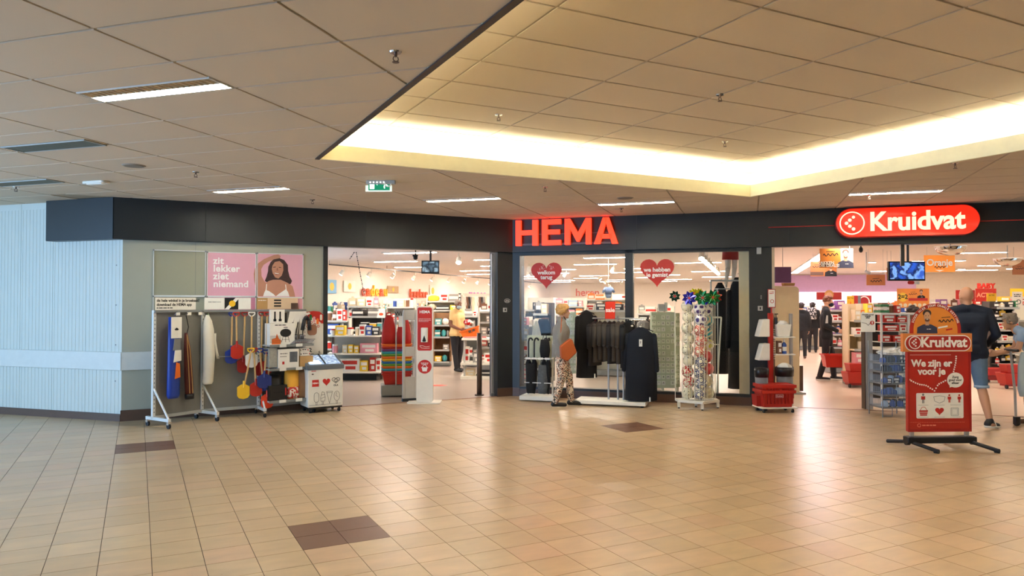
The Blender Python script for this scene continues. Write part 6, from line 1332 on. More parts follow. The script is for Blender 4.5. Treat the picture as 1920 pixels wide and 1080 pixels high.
# 6 bald man from behind
c = AT(1815, 9.72); f6 = -YAW-.34; shorts = mat('denim_shorts', (96, 124, 150), .85, 0, 0, .2, 10, .2); sneak = black
pb = person('bald man in a navy sweater and denim shorts seen from behind', c, f6, 1.84, dict(face=(-.35, 1, 0), hd=(-.02, .02, 1.635), aR=(.18, -.18, .10), kR=(.13, -.02, .50), toeR=(.27, -.12, .04), aL=(-.09, .14, .09), kL=(-.09, .10, .50), eR=(.30, -.02, 1.16), wR=(.24, .18, 1.02), eL=(-.27, .0, 1.16), wL=(-.2, .2, 1.02), sL=(-.21, 0, 1.43), sR=(.21, 0, 1.43)),
    skin_tan, navy, shorts, sneak, None, 1., .47, None, .009, 1.16, paper, hem=(-.0, .12, 0, 1.02))
for S, (x, y) in (('R', (.20, -.16)), ('L', (-.09, .22))):
    b = B()
    for k in range(3): b.tube([(x*1.05+.05, (y+.03*k)*1.05-.03, .04), (x*1.05+.035, (y+.03*k)*1.05-.01, .10)], .006)
    b.build('shoe_stripe', whiteprint, pb)
b = B(); b.loft([(.515, .088, .088, .0, .14, -.02), (.55, .09, .09, 0, .14, -.02)], 18); b.build('shorts_cuff', mat('denim_pale', (150, 172, 190), .85), pb, True)
# 7 person bending behind the crates
c = AT(1700, 13.25); person('person with dark curly hair in a grey coat bent behind the wire crates', c, -YAW+PI-.1, 1.66, dict(wa=(0, .02, 1.06), ch=(0, .12, 1.24), sL=(-.18, .16, 1.37), sR=(.18, .16, 1.37), nk=(0, .2, 1.42), hd=(0, .27, 1.52), face=(.3, 1, -.5), eL=(-.24, .2, 1.08), eR=(.24, .2, 1.08), wL=(-.15, .42, .98), wR=(.15, .42, .98)), skin_br, m_gj, MATS['black_tracksuit'], black, hair_cap(hdk, .098, .11, .10, .015, .03, 60, seed=12), 1., 1., None, .012)
# 8 person leaning on a cart at the right edge
c = AT(1945, 9.85); f8 = -YAW-.5+PI/2; lb = mat('light_blue_shirt', (150, 178, 214), .85, bump=.1)
person('person in a light blue T-shirt leaning on a trolley at the right edge', c, f8, 1.62, dict(wa=(0, .03, 1.05), ch=(0, .16, 1.22), sL=(-.17, .20, 1.34), sR=(.17, .20, 1.34), nk=(0, .26, 1.38), hd=(0, .34, 1.48), face=(0, 1, -.3), eL=(-.22, .26, 1.09), eR=(.22, .26, 1.09), wL=(-.17, .49, 1.02), wR=(.17, .49, 1.02), fL=(0, 1, -.2), fR=(0, 1, -.2), aL=(-.1, .14, .09), kL=(-.1, .14, .48), aR=(.1, -.08, .09), kR=(.1, .04, .48)), skinm, lb, mat('white_skirt', (214, 210, 202), .85), brown, hair_cap(hgr, .09, .1, .1, .02, .03, 20), .22, .5, None, .010)
# ============================================================ CHEMIST ENTRANCE
# basket trolley
d = 11.0; c = AT(1450, d); t = thing('basket_dolly', 'white wheeled dolly under the stack of red baskets', 'dolly', c, FV+.08)
b = B(); b.box(-.27, .29, -.17, .17, .065, .085); b.build('deck', white, t, bevel=.006)
for x in (-.21, .23):
    for y in (-.12, .12): q = B().cyl((x-.012, y, .03), (x+.012, y, .03), .03, n=12).build('caster', rubber, t); B().box(x-.015, x+.015, y-.012, y+.012, .03, .066).build('fork', chrome, q)
def red_basket(loc, rz, lab, sc_=1.):
    t = thing('shopping_basket', lab, 'basket', loc, rz); w_, d_, h_ = .245*sc_, .16*sc_, .25*sc_
    tp = [(-w_, -d_), (w_, -d_), (w_, d_), (-w_, d_)]; bt_ = [(-w_*.86, -d_*.82), (w_*.86, -d_*.82), (w_*.86, d_*.82), (-w_*.86, d_*.82)]
    B().prism(bt_, 0, h_*.98, 0, tp).build('tub', red, t); b = B(); b.box(-w_-.015, w_+.015, -d_-.018, -d_, h_-.045, h_); b.box(-w_-.015, w_+.015, d_, d_+.015, h_-.045, h_); b.box(-w_-.018, -w_, -d_, d_, h_-.045, h_); b.box(w_, w_+.018, -d_, d_, h_-.045, h_); b.build('rim', red, t)
    b = B()
    for k in range(9): x = -w_*.9+k*w_*.22; b.box(x, x+.012, -d_-.006, -d_+.01, .05, h_-.05)
    b.build('rib', red_dk, t); return t
q = red_basket((c.x, c.y, .086), FV+.08, 'lower red shopping basket on the white dolly'); q2 = red_basket((c.x+.01, c.y, .165), FV+.08, 'upper red shopping basket nested on the white dolly')
B().box(-.06, .06, -.172, -.168, .06, .115).build('name_plate', red_dk, q2); line2(B(), [(-.055, .066), (.055, .066), (.055, .11), (-.055, .11)], .003, -.1735, -.172, True).build('plate_border', whiteprint, q2); text('Kruidvat', .026, whiteprint, q2, (0, -.173, .088), ext=.0005)
q = thing('small_red_basket', 'small dark red tub at the left foot of the red basket stack', 'basket', AT(1420, 11.05, .086), FV); B().prism([(-.05, -.1), (.05, -.1), (.05, .1), (-.05, .1)], 0, .16, 0, [(-.06, -.12), (.06, -.12), (.06, .12), (-.06, .12)]).build('tub', red_dk, q)
# disinfectant stand
d = 11.45; c = AT(1444, d); t = thing('hygiene_stand', 'red and silver hygiene stand with white holders and shelves', 'stand', c, FV); zt = zz(587, d)
B().box(-.035, .035, -.03, .03, .02, zt).build('red_post', red, t, bevel=.004); B().box(-.05, .36, -.05, .05, 0, .02).build('base', grey, t); B().box(.30, .34, -.03, .03, .02, zz(588, d)).build('silver_post', silver, t, bevel=.004)
for y, lab in ((631, 'upper'), (663, 'lower')): B().box(.035, .34, -.14, .14, zz(y, d)-.015, zz(y, d)).build('shelf', white, t)
b = B()
for k in range(14): z = .75+k*.035; b.box(.036, .075, -.02, .02, z, z+.012)
b.build('louvre', white, t)
for pt_, pb_ in ((598, 631), (643, 675)):
    B().plate([(-.22, zz(pb_, d)), (-.04, zz(pb_, d)+.0), (-.04, zz(pt_, d)), (-.15, zz(pt_, d)-.01)], -.10, .10).build('paper_holder', sp_white, t, bevel=.012)
ct = thing('wipe_tub', 'white tub of wipes on the upper shelf of the hygiene stand', 'tub', Fr(c.x, c.y, FV).w(.18, 0, zz(631, d)+.001), FV); B().prism([(-.09, -.08), (.09, -.08), (.09, .08), (-.09, .08)], 0, .19, 0, [(-.115, -.1), (.115, -.1), (.115, .1), (-.115, .1)]).build('tub', sp_white, ct, bevel=.008); B().loft([(.19, .1, .08, .1), (.23, .06, .05, .25), (.25, .03, .02, .1)], 16).build('wipes', paper, ct, True)
item('bottle', 'blue', Fr(c.x, c.y, FV).w(.20, -.03, zz(663, d)+.001), FV, .085, .085, .22, 'on the lower shelf of the hygiene stand'); item('box', 'brown', Fr(c.x, c.y, FV).w(.12, -.03, zz(663, d)+.001), FV, .06, .1, .2, 'on the lower shelf of the hygiene stand')
pmp = thing('pump_bottle', 'small black pump bottle above the white tub', 'bottle', Fr(c.x, c.y, FV).w(.09, 0, zz(612, d)), FV); b = B(); b.cyl((0, 0, 0), (0, 0, .14), .025, n=10); b.cyl((0, 0, .14), (0, 0, .19), .008, n=6); b.box(-.02, .03, -.008, .008, .185, .2); b.build('bottle', black, pmp)
st = thing('door_notice', 'small red framed white notice on the hygiene stand top', 'sign', AT(1446.5, 11.4), FV); z0_, z1_ = zz(577, 11.4), zz(542, 11.4); B().plate(stadium(-.06, .06, z0_, z1_, .012), -.01, 0).build('frame', red_dk, st); B().plate(rc(-.05, .05, z0_+.012, z1_-.012), -.0125, -.0105).build('paper', paper, st); greek(greek(B(), -.035, .035, z1_-.05, .01, -.0135, -.0126, 1), -.035, .03, z1_-.075, .01, -.0135, -.0126, 2).build('print', redprint, st); ring(B(), .005, z0_+.1, .022, .03, -.0135, -.0126, 16).build('ring', redprint, st); B().cyl((0, .005, zt-.02), (0, .005, z0_+.02), .012, n=8).build('stem', red, st)
def bin_(px, pt_, pb_, d, r_, lab):
    c = AT(px, d); h_ = zz(pt_, d); q = thing('waste_bin', lab, 'bin', c, FV); B().cyl((0, 0, 0), (0, 0, h_), r_*.8, r_, 20).build('bin', mat('bin_grey', (110, 112, 116), .5), q, True); B().loft([(h_-.12, r_*1.04, r_*1.04, .02), (h_-.03, r_*1.08, r_*1.08, .04), (h_+.02, r_*1.02, r_*1.02, .05), (h_-.005, r_*.8, r_*.8, .05)], 24).build('liner', mat('bin_liner', (24, 24, 28), .3), q, True); return q, h_
q, h_ = bin_(1470, 690, 745, 11.36, .13, 'grey waste bin with a black liner and white tissues behind the red baskets'); B().loft([(h_-.02, .11, .11, .15), (h_+.04, .08, .08, .25), (h_+.08, .03, .03, .2)], 18).build('tissues', paper, q, True)
bin_(1427, 692, 745, 11.15, .10, 'narrow grey waste bin with a dark liner against the dark pillar')
# cream end panel with rounded top
d = 13.1; c = AT(1474, d); t = thing('end_panel_unit', 'cream shelf end panel with a rounded top corner behind the hygiene stand', 'shelf', c, FV); w_ = 23.5*d/F; zt = zz(537, d)
B().plate([(-w_, 0.03), (w_, .03), (w_, zt-.06), (w_-.02, zt-.02), (w_-.06, zt), (-w_, zt+.01)], -.02, .3).build('panel', cream, t, bevel=.004); B().box(-w_, w_+.08, -.1, .4, 0, .03).build('base', lgrey, t); B().box(w_, w_+.07, 0, .3, .05, .5).build('low_goods_tray', brown, t)
t = thing('purple_sign', 'plain purple panel hanging left above the cream end panel', 'sign', AT(1468, 12.9), FV); k_ = 12.9/F; B().box(-15*k_, 15*k_, -.02, .02, zz(530, 12.9), zz(500.5, 12.9)).build('panel', mat('purple_panel', (112, 74, 124), .5), t); B().tube([(0, 0, zz(500, 12.9)), (0, 0, KH)], .006).build('cord', lgrey, t)
q = thing('carton', 'small brown open carton on top of the cream end panel', 'box', AT(1478, 13.2, zt+.012), FV); B().prism([(-.09, -.06), (.09, -.06), (.09, .06), (-.09, .06)], 0, .05, 0, [(-.1, -.07), (.1, -.07), (.1, .07), (-.1, .07)]).build('tray', card, q)
# silver post with notice
d = 11.3; c = AT(1624, d); t = thing('entrance_post', 'silver entrance post with mirrored edge carrying a white notice', 'post', c, FV); k_ = d/F
B().box(-5*k_, 8*k_, -.06, .06, 0, zz(612, d)).build('column', silver, t, bevel=.006); B().box(-7*k_, -5*k_, -.055, .055, 0, zz(622, d)).build('bronze_edge', bz, t)
z0_, z1_ = zz(622, d), zz(586, d); n_ = thing('notice', 'white notice with a red round arrow symbol on the silver post', 'sign', Fr(c.x, c.y, FV).w(-.01, -.075), FV); B().plate(rc(-.11, .11, z0_, z1_), -.004, 0).build('sheet', paper, n_)
text('Winkelen zoveel\nmogelijk\nalleen', .026, inkblack, n_, (-.005, -.0045, z1_-.055), ext=.0005, off=.001); line2(B(), [(-.10, z0_+.145), (-.03, z0_+.13), (0, z0_+.10), (.03, z0_+.135), (.06, z0_+.14)], .005, -.006, -.0041).build('wave', inkblack, n_)
B().plate(circ(.06, z0_+.14, .032, 20), -.0065, -.0045).build('red_disc', redprint, n_); b = B(); b.plate(circ(.06, z0_+.15, .011, 10), -.0085, -.0066); b.plate(rc(.054, .066, z0_+.12, z0_+.145), -.0085, -.0066); b.build('icon', whiteprint, n_)
# wire crates stack with blue goods
d = 10.6; c = AT(1668, d); k_ = d/F; wr_ = mat('zinc_wire', (150, 152, 150), .35, .7)
FCr = Fr(c.x, c.y, FV+.05); t = thing('wire_crate_rack', 'zinc wire rack of stacked crates beside the red pavement sign', 'rack', c, FV+.05); W = 27*k_; zt = zz(640, d)
b = B()
for x in (-W, W):
    for y in (-.16, .2): b.cyl((x, y, .0), (x, y, zt+.0), .009, n=6)
b.tube([(-W, -.16, .02), (-W+.14, -.16, .02), (-W+.14, -.16, .16)], .006); b.build('post', wr_, t)
levels = [zz(y, d) for y in (762, 740, 718, 697, 681)]
for li, z in enumerate(levels):
    b = B(); 
    for zz_ in (z, z+.02 if li else z+.015):
        b.tube([(-W, -.165, zz_), (W, -.165, zz_), (W, .2, zz_), (-W, .2, zz_), (-W, -.165, zz_)], .005, 5)
    for k in range(17): x = -W+.03+k*(2*W-.06)/16; b.cyl((x, -.165, z), (x, -.165, z+.13), .0022, n=4)
    for k in range(12): y = -.15+k*.032; b.cyl((-W, y, z), (-W, y, z+.13), .0022, n=4)
    b.box(-W, W, -.16, .2, z-.004, z); b.build('wire_shelf', wr_, t)
    rr = random.Random(li)
    for k in range(6): 
        x = -W+.05+k*(2*W-.1)/5; s_ = rr.uniform(.045, .06); kd, cl = rr.choice((('cushion', 'blue'), ('cushion', 'blue'), ('box', 'black'), ('cushion', 'pale blue'), ('cushion', 'black'), ('cushion', 'blue')))
        item(kd, cl, FCr.w(x*.9, -.07+rr.uniform(-.03, .03), z+.003), FV+rr.uniform(-.5, .5), .085, .10, rr.uniform(.08, .12), 'in the zinc wire crate rack')
bag_film = glass_mat('wrinkled_film', (.86, .88, .88), 1.6, .2)
q = thing('plastic_cover', 'crumpled clear plastic cover hanging over the right of the wire crates', 'cover', FCr.w(W-.02, -.14), FV); B().loft([(.1, .05, .03, .25), (.4, .07, .05, .3), (.7, .06, .04, .3), (.95, .08, .06, .3), (1.05, .03, .03, .2)], 24).build('film', bag_film, q)
q = thing('plastic_bags', 'crumpled pile of clear bags on top of the wire crates', 'bag', FCr.w(.05, 0, levels[-1]+.13), FV); B().loft([(0, W*.9, .15, .08), (.03, W*.95, .15, .16), (.055, W*.7, .11, .25), (.07, W*.4, .06, .3, .04), (.10, .07, .03, .3, .09)], 40).build('film', ramp_mat('crumpled_bag', [(0, (150, 154, 158)), (.5, (210, 212, 210)), (1, (120, 126, 134))], scale=14, const=False, rough=.25), q)
# white framed counter behind the crates with red goods
FK = Fr(*AT(1640, 12.4).xy, FV); Lk = (AT(1640, 12.4)-AT(1745, 12.4)).length
t = thing('counter_unit', 'white framed counter display with red goods behind the wire crates', 'counter', FK.w(Lk/2, 0), FV); zt = zz(590, 12.4)
for x in (-Lk/2, -Lk*.02, Lk/2-.03): B().box(x, x+.03, -.2, -.17, 0, zt).build('frame_post', wmetal, t)
B().box(-Lk/2, Lk/2, -.21, .2, zt, zt+.03).build('top_rail', wmetal, t); B().box(-Lk/2, 0, .15, .2, 0, zt).build('back_panel', mat('shelf_dark', (0, 0, 0)), t); B().box(0, Lk/2, .15, .2, 0, .75).build('back_panel', wmetal, t); B().box(-Lk/2-.05, Lk/2, -.24, .1, zz(655, 12.4), zz(650, 12.4)).build('tray', white, t)
b = B(); b.cyl((.06, -.25, zz(607, 12.4)), (Lk/2, -.25, zz(607, 12.4)), .03, n=10); b.build('pink_bar', mat('pink_bar', (220, 110, 120), .5), t)
for z in (zz(640, 12.4), zz(620, 12.4), zz(604, 12.4)):
    B().box(-Lk/2, 0, -.16, .15, z-.012, z).build('shelf', white, t)
    shelfrow(FK, .04, Lk*.48, -.08, z, .14, 'of counter behind wire crates', ['box'], ['red', 'red', 'white', 'orange'], random.Random(int(z*100)), (.12, .3), .2)
shelfrow(FK, .02, Lk*.40, -.02, zt+.03, .16, 'on top of the counter', ['box', 'jar', 'folded textile'], ['cream', 'brown', 'green', 'red', 'black', 'white'], random.Random(5), (.1, .2), .25)
# banners
def banner2(px0, px1, py0, py1, d, label, draw, name='hanging_banner', base=None, cords=True, th=.01, cat='banner'):
    c = AT((px0+px1)/2, d); hw_ = (px1-px0)/2*d/F; za, zb_ = zz(py1, d), zz(py0, d); t = thing(name, label, cat, c, FV)
    B().box(-hw_, hw_, -th/2, th/2, za, zb_).build('sheet', base, t)
    if cords: b = B(); b.cyl((-hw_*.8, 0, zb_), (-hw_*.8, 0, KH), .003, n=5); b.cyl((hw_*.8, 0, zb_), (hw_*.8, 0, KH), .003, n=5); b.build('cord', lgrey, t)
    if draw: draw(t, hw_, za, zb_, -th/2)
    return t
ob = mat('banner_orange', (232, 140, 48), .55, 0, 0, .25, 3); obd = mat('banner_brown_orange', (176, 104, 50), .55, 0, 0, .2, 3); prf = mat('print_face', (206, 156, 122), .6)
def manprint(t, cx, z0_, h, y, shirt, k0=0):
    B().plate([(cx-h*.42, z0_), (cx+h*.42, z0_), (cx+h*.40, z0_+h*.28), (cx+h*.16, z0_+h*.40), (cx-h*.16, z0_+h*.40), (cx-h*.40, z0_+h*.28)], y-.0015, y-.0002).build('print_shirt', shirt, t)
    B().plate([(cx-h*.07, z0_+h*.36), (cx+h*.07, z0_+h*.36), (cx+h*.08, z0_+h*.55), (cx-h*.08, z0_+h*.55)], y-.0022, y-.0016).build('print_neck', prf, t)
    B().plate(circ(cx, z0_+h*.84, h*.17, 16, h*.15), y-.0022, y-.0016).build('print_hair', hairp, t)
    B().plate(circ(cx, z0_+h*.70, h*.135, 18, h*.20), y-.003, y-.0023).build('print_face', prf, t)
    B().plate(circ(cx, z0_+h*.57, h*.10, 12, h*.07), y-.0034, y-.0031).build('print_beard', mat('print_beard', (120, 78, 54), .7), t)
    b = B(); b.plate(circ(cx, z0_+h*.605, h*.045, 10, h*.018), y-.0039, y-.0035); b.build('print_smile', whiteprint, t)
    b = B(); [b.plate(circ(cx+s*h*.055, z0_+h*.74, h*.018, 8), y-.0036, y-.0031) for s in (-1, 1)]; b.build('print_eye', hairp, t)
    greek(B(), cx-h*.02, cx+h*.16, z0_+h*.2, h*.025, y-.0022, y-.0016, 3).build('print_badge', whiteprint, t)
def script_(t, cx, cz, w_, y, m=None):
    b = B(); rr = random.Random(int(cx*100)+3); pts = []
    for k in range(13): pts.append((cx-w_/2+w_*k/12, cz+w_*.10*math.sin(k*1.9)+w_*.02*k/3-.01))
    line2(b, pts, w_*.055, y-.0022, y-.0012); b.build('print_script', m or inkblack, t)
    line2(B(), [(cx-w_*.3, cz+w_*.2), (cx+w_*.3, cz+w_*.24)], w_*.04, y-.0022, y-.0012).build('print_line', m or inkblack, t)
def dA(t, hw_, za, zb_, y):
    h = zb_-za; B().box(hw_*.25, hw_, y-.001, y, za, zb_).build('print_field', cream, t); manprint(t, hw_*.55, za+.0, h*.98, y-.001, mat('print_navy_shirt', (52, 56, 82), .7)); script_(t, -hw_*.35, za+h*.68, hw_*.9, y); B().box(-hw_*.95, -hw_*.15, y-.002, y-.0005, za+h*.08, za+h*.3).build('print_band', brown, t)
    text('PAKKEN', .075, whiteprint, t, (-hw_*.62, y-.003, za+h*.26), off=.002, ext=.0004); text('DIE DEALS!', .075, whiteprint, t, (-hw_*.45, y-.003, za+h*.12), off=.002, ext=.0004)
banner2(1537.5, 1600, 466, 502.5, 13.0, 'large orange banner with a smiling bearded man, upper left in the chemist', dA, base=ob)
def dA2(t, hw_, za, zb_, y): h = zb_-za; manprint(t, hw_*.55, za, h*1.2 if h*1.2 < h else h*.98, y, inkblack); B().box(-hw_, 0, y-.002, y-.0005, za+h*.05, za+h*.3).build('print_band', brown, t); script_(t, -hw_*.5, za+h*.65, hw_*.7, y)
banner2(1520, 1569, 490.5, 518, 15.5, 'smaller brown orange banner with a man behind the large one', dA2, base=obd)
def dS(t, hw_, za, zb_, y): script_(t, 0, (za+zb_)/2-.02, hw_*1.2, y)
banner2(1625, 1660, 515, 535, 14.2, 'small brown orange banner left of the blue screen', dS, base=obd); banner2(1663, 1672, 502, 526, 14.6, 'narrow brown banner edge behind the blue screen', None, base=obd)
def dO(t, hw_, za, zb_, y): h = zb_-za; text('Oranje', .17, whiteprint, t, (0, y-.002, za+h*.55), off=.004, ext=.0005); script_(t, .02, za+h*.3, hw_*.8, y); B().plate([(-hw_*.3, za+h*.12), (0, za+.01), (hw_*.3, za+h*.12)], y-.002, y-.001).build('print_tri', whiteprint, t)
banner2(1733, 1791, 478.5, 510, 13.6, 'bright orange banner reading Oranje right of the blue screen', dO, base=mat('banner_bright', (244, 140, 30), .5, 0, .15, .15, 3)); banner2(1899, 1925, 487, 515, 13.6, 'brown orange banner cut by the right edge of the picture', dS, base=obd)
def d22(t, hw_, za, zb_, y):
    h = zb_-za; B().plate(circ(-hw_*.65, za+h*.55, h*.24, 20), y-.002, y-.0005).build('print_disc', yellow, t); text('2=2', .12, inkblack, t, (-hw_*.65, y-.003, za+h*.56), off=.003, ext=.0004); manprint(t, hw_*.5, za+h*.45, h*.5, y, inkblack); B().box(-hw_*.3, hw_*.9, y-.004, y-.0036, za+h*.36, za+h*.5).build('print_red_band', redprint, t); script_(t, -hw_*.02, za+h*.72, hw_*.5, y)
    b = B(); [b.plate(circ(-hw_*.8+k*hw_*.3, za+h*.13, h*.1, 12), y-.002, y-.0005) for k in range(6)]; b.build('print_goods', cream, t)
banner2(1682, 1742, 541, 577, 14.0, 'orange banner with a yellow 2=2 disc over the counter', d22, base=ob, cords=False); b = B(); p_ = AT(1690, 14.05); 
t = thing('banner_stand', 'thin white stand carrying the yellow disc banner', 'stand', AT(1712, 14.08), FV); b = B(); [b.cyl((x, 0, 0), (x, 0, zz(577, 14.08)), .012, n=6) for x in (-.25, .25)]; b.build('post', lgrey, t)
def dAC(t, hw_, za, zb_, y): text('ACTIE', .15, mat('print_salmon', (236, 150, 120), .6), t, (-hw_*.1, y-.002, (za+zb_)/2), off=.006, ext=.0005)
banner2(1829, 1868, 541, 566, 18.5, 'red sign reading ACTIE above the right shelves', dAC, base=red, cords=False, cat='sign', name='action_sign'); banner2(1792, 1828, 544, 565, 19., 'plain red sign behind the bald head', None, base=red_dk, cords=False, cat='sign', name='action_sign')
def dYS(t, hw_, za, zb_, y): text('ACTIE', .05, inkblack, t, (0, y-.002, zb_-.05), ext=.0005); B().plate([(-hw_*.5, za+.02), (0, za+.15), (hw_*.5, za+.02)], y-.002, y-.0005).build('print_burst', orange, t)
banner2(1850, 1868, 550, 577, 17.5, 'yellow price sign in front of the red action sign', dYS, base=yellow, cords=False, cat='sign', name='price_sign'); banner2(1894, 1925, 541, 556, 18.5, 'yellow sign strip at the right edge', None, base=yellow, cords=False, cat='sign', name='price_sign')
def dWh(t, hw_, za, zb_, y): greek(greek(B(), -hw_*.7, hw_*.7, zb_-.07, .018, y-.002, y-.001, 1), -hw_*.7, hw_*.6, zb_-.11, .018, y-.002, y-.001, 2).build('print', inkblack, t); ring(B(), hw_*.2, za+.12, .04, .055, y-.002, y-.001, 18).build('ring', inkblack, t)
banner2(1898, 1917, 547, 576, 16.5, 'white notice with small print above the right shelves', dWh, base=paper, cords=False, cat='sign', name='notice')
def dR1(t, hw_, za, zb_, y): ring(B(), hw_*.25, (za+zb_)/2, .10, .125, y-.002, y-.0005, 24).build('logo_ring', whiteprint, t); B().box(-hw_*.4, -hw_*.1, y-.004, y-.002, za, zb_).build('grey_strip', grey, t)
banner2(1597, 1634, 554, 577, 16.4, 'red sign with a white ring left of the counter', dR1, base=red, cords=False, cat='sign', name='round_logo_sign'); banner2(1588, 1601, 555, 577, 16.2, 'yellow price sign with a red burst beside the red ring sign', dYS, base=yellow, cords=False, cat='sign', name='price_sign')
def dF(t, hw_, za, zb_, y): B().plate(circ(0, (za+zb_)/2-.04, .13, 18, .17), y-.002, y-.0005).build('print_face', prf, t); B().plate(circ(0, (za+zb_)/2+.05, .16, 18, .16), y-.0004, y-.0001).build('print_hair', mat('print_blond', (190, 140, 80), .7), t)
banner2(1531, 1578, 548, 562, 25.5, 'dark red picture of a blond face on the back wall', dF, base=red_dk, cords=False, cat='poster', name='beauty_poster')
# lit cosmetics back wall and BABY
lit = mat('lit_display', (244, 228, 240), .5, 0, .8, .05, 3)
f2box('trim_11', 4.4, 9.6, KB-.06, KB-.035, 1.35, 1.98, lit)
t = thing('department_sign', 'red word BABY on the cream back wall of the chemist', 'sign', AT(1849, 24.), FV); text('BABY', .22, mat('baby_red', (200, 44, 34), .5), t, (0, 0, zz(536.5, 24.)), off=.01, ext=.02, spacing=1.15)
c = AT(1849, 24.)
t = thing('script_letters', 'thin red handwriting on the lit back wall', 'sign', AT(1640, 27.0), FV)
for k in range(2):
    b = B(); pts = [(-1.1+k*1.5+.08*i, zz(551, 27.)+.10*math.sin(i*1.7+k)) for i in range(9)]; line2(b, pts, .025, -.01, 0); b.build('stroke', pk, t)
tv(1667, 1735.5, 490, 526.5, 12.2, 'wall-size blue camera monitor hanging inside the chemist', scr2, KH, .03)
def down(px, py, lab, m=sv):
    g = G(px, py, KH-.004); t = thing('ceiling_downlight', lab, 'light', g, FV); B().cyl((0, 0, -.02), (0, 0, 0), .11, n=20).build('rim', wmetal, t); B().cyl((0, 0, -.024), (0, 0, -.0205), .09, n=20).build('lamp', mat('downlight_glow', (255, 240, 220), .5, 0, 22, 0), t)
for (px, py, lab) in ((1635, 491, 'round downlight below the diagonal ceiling seam in the chemist'), (1577, 517, 'round downlight low at the left above the lilac wall'), (1802, 487.5, 'round downlight right of the bright orange banner, upper'), (1803, 504, 'round downlight right of the bright orange banner, lower'), (1840, 497, 'round downlight between the two mirror domes'), (1893, 503, 'round downlight under the right mirror dome')): down(px, py, lab)
# diagonal strip light
a_, c_ = G(1535, 466, KH), G(1487, 519, KH); a_, c_ = F2.l(a_), F2.l(c_); n0_, n1_ = a_[1], min(c_[1], 15.); s_ = (a_[0]+c_[0])/2
t = thing('strip_light', 'long diagonal bright strip light at the left of the chemist ceiling', 'light', F2.w(s_, n0_, KH), F2.rz); B().box(-.12, .12, 0, n1_-n0_, -.03, -.001).build('housing', wmetal, t); B().box(-.10, .10, .02, n1_-n0_-.02, -.036, -.0305).build('tube', mat('strip_glow', (255, 238, 246), .5, 0, 14, 0), t)
def dome(px, py, lab):
    g = P(px, py, 12.6 if px < 1840 else 13.2); t = thing('mirror_dome', lab, 'mirror', (g.x, g.y, 0), FV); r_ = .24 if px < 1840 else .22; zc = g.z+.08
    b = B(); b.ell((0, 0, zc), r_, r_, r_*.62, 28, 16); bmesh.ops.delete(b.bm, geom=[v for v in b.bm.verts if v.co.z > zc+.01], context='VERTS'); b.build('dome', mat('mirror', (215, 205, 195), .05, 1.), t, True); B().cyl((0, 0, zc), (0, 0, zc+.015), r_*1.03, n=28).build('rim', white, t); B().cyl((0, 0, zc+.015), (0, 0, KH), .01, n=6).build('rod', lgrey, t)
dome(1782, 472, 'mirrored security dome right of the blue screen'); dome(1889, 494, 'mirrored security dome at the far right')
t = thing('ceiling_camera', 'dark camera hanging from the chemist ceiling below the oval sign', 'camera', AT(1615, 12.4), FV); zc = zz(466, 12.4); B().cyl((0, 0, zc), (0, 0, KH), .012, n=8).build('stem', black, t); B().ell((0, 0, zc-.02), .035, .035, .05).build('housing', black, t, True)
t = thing('ceiling_camera', 'light grey angled camera in the middle of the chemist ceiling', 'camera', AT(1625, 15.), FV); zc = zz(508, 15.); B().cyl((0, 0, zc), (0, 0, KH), .012, n=8).build('stem', lgrey, t); b = B(); b.cyl((-.03, 0, zc), (.06, -.05, zc-.05), .025, n=10); b.build('housing', lgrey, t)
t = thing('mini_sign', 'small red rounded label under the blue screen', 'sign', AT(1708, 12.2), FV); B().plate(stadium(-.055, .055, zz(533, 12.2), zz(526.8, 12.2)), -.01, 0).build('plate', redprint, t); B().box(.06, .14, -.01, 0, zz(533, 12.2), zz(527, 12.2)).build('label', paper, t)
f2box('door_3', 6.12, 6.17, -.02, .05, 2.18, 2.5, black)
# chemist shelves
KC = ['red', 'white', 'cream', 'orange', 'pink', 'green', 'blue', 'yellow', 'brown', 'purple', 'white']
block(1548, 1592, 17., 1.55, (.3, .6, .9, 1.2, 1.45), 'spinner shelf of packs just right of the young man', ['hanging pack', 'box', 'bottle'], KC, 'of spinner right of young man', seed=51, wr=(.1, .2), m=mat('shelf_tan', (176, 150, 124), .5), hm=.24)
block(1588, 1616, 14.4, 1.6, (.45, .72, 1.0, 1.28), 'cream shelf unit of cartons above the small red baskets', ['box'], ['cream', 'orange', 'cream', 'white', 'pink'], 'of cream unit, chemist', seed=52, wr=(.1, .2), m=cream, hm=.24)
block(1612, 1640, 15.8, 1.6, (.4, .75, 1.1, 1.4), 'white shelf unit behind the silver post', ['box', 'bottle'], KC, 'of unit behind silver post', seed=53, wr=(.1, .18))
block(1487, 1530, 25., 1.5, (.5, .9, 1.2), 'low lit cosmetics shelf at the far left of the chemist', ['bottle', 'box'], ['purple', 'blue', 'white', 'pink'], 'of far cosmetics shelf', seed=54, wr=(.12, .25))
block(1640, 1745, 16.5, 1.62, (.5, .85, 1.15, 1.4), 'wide shelf unit behind the counter', ['box', 'bottle', 'hanging pack'], KC, 'of wide unit behind counter', seed=55, wr=(.12, .25))
block(1740, 1800, 17.5, 1.7, (.5, .85, 1.15, 1.45), 'shelf unit behind the sign arch', ['box', 'bottle', 'hanging pack'], KC, 'of unit behind sign arch', seed=56, wr=(.1, .2))
block(1853, 1900, 15.5, 1.65, (.35, .58, .82, 1.06, 1.3, 1.52), 'dark wire shelf of small goods right of the bald man', ['box', 'hanging pack', 'bottle'], ['white', 'cream', 'green', 'yellow', 'red', 'black'], 'of dark unit by bald man', seed=57, wr=(.08, .15), hm=.17, m=MATS['shelf_dark'])
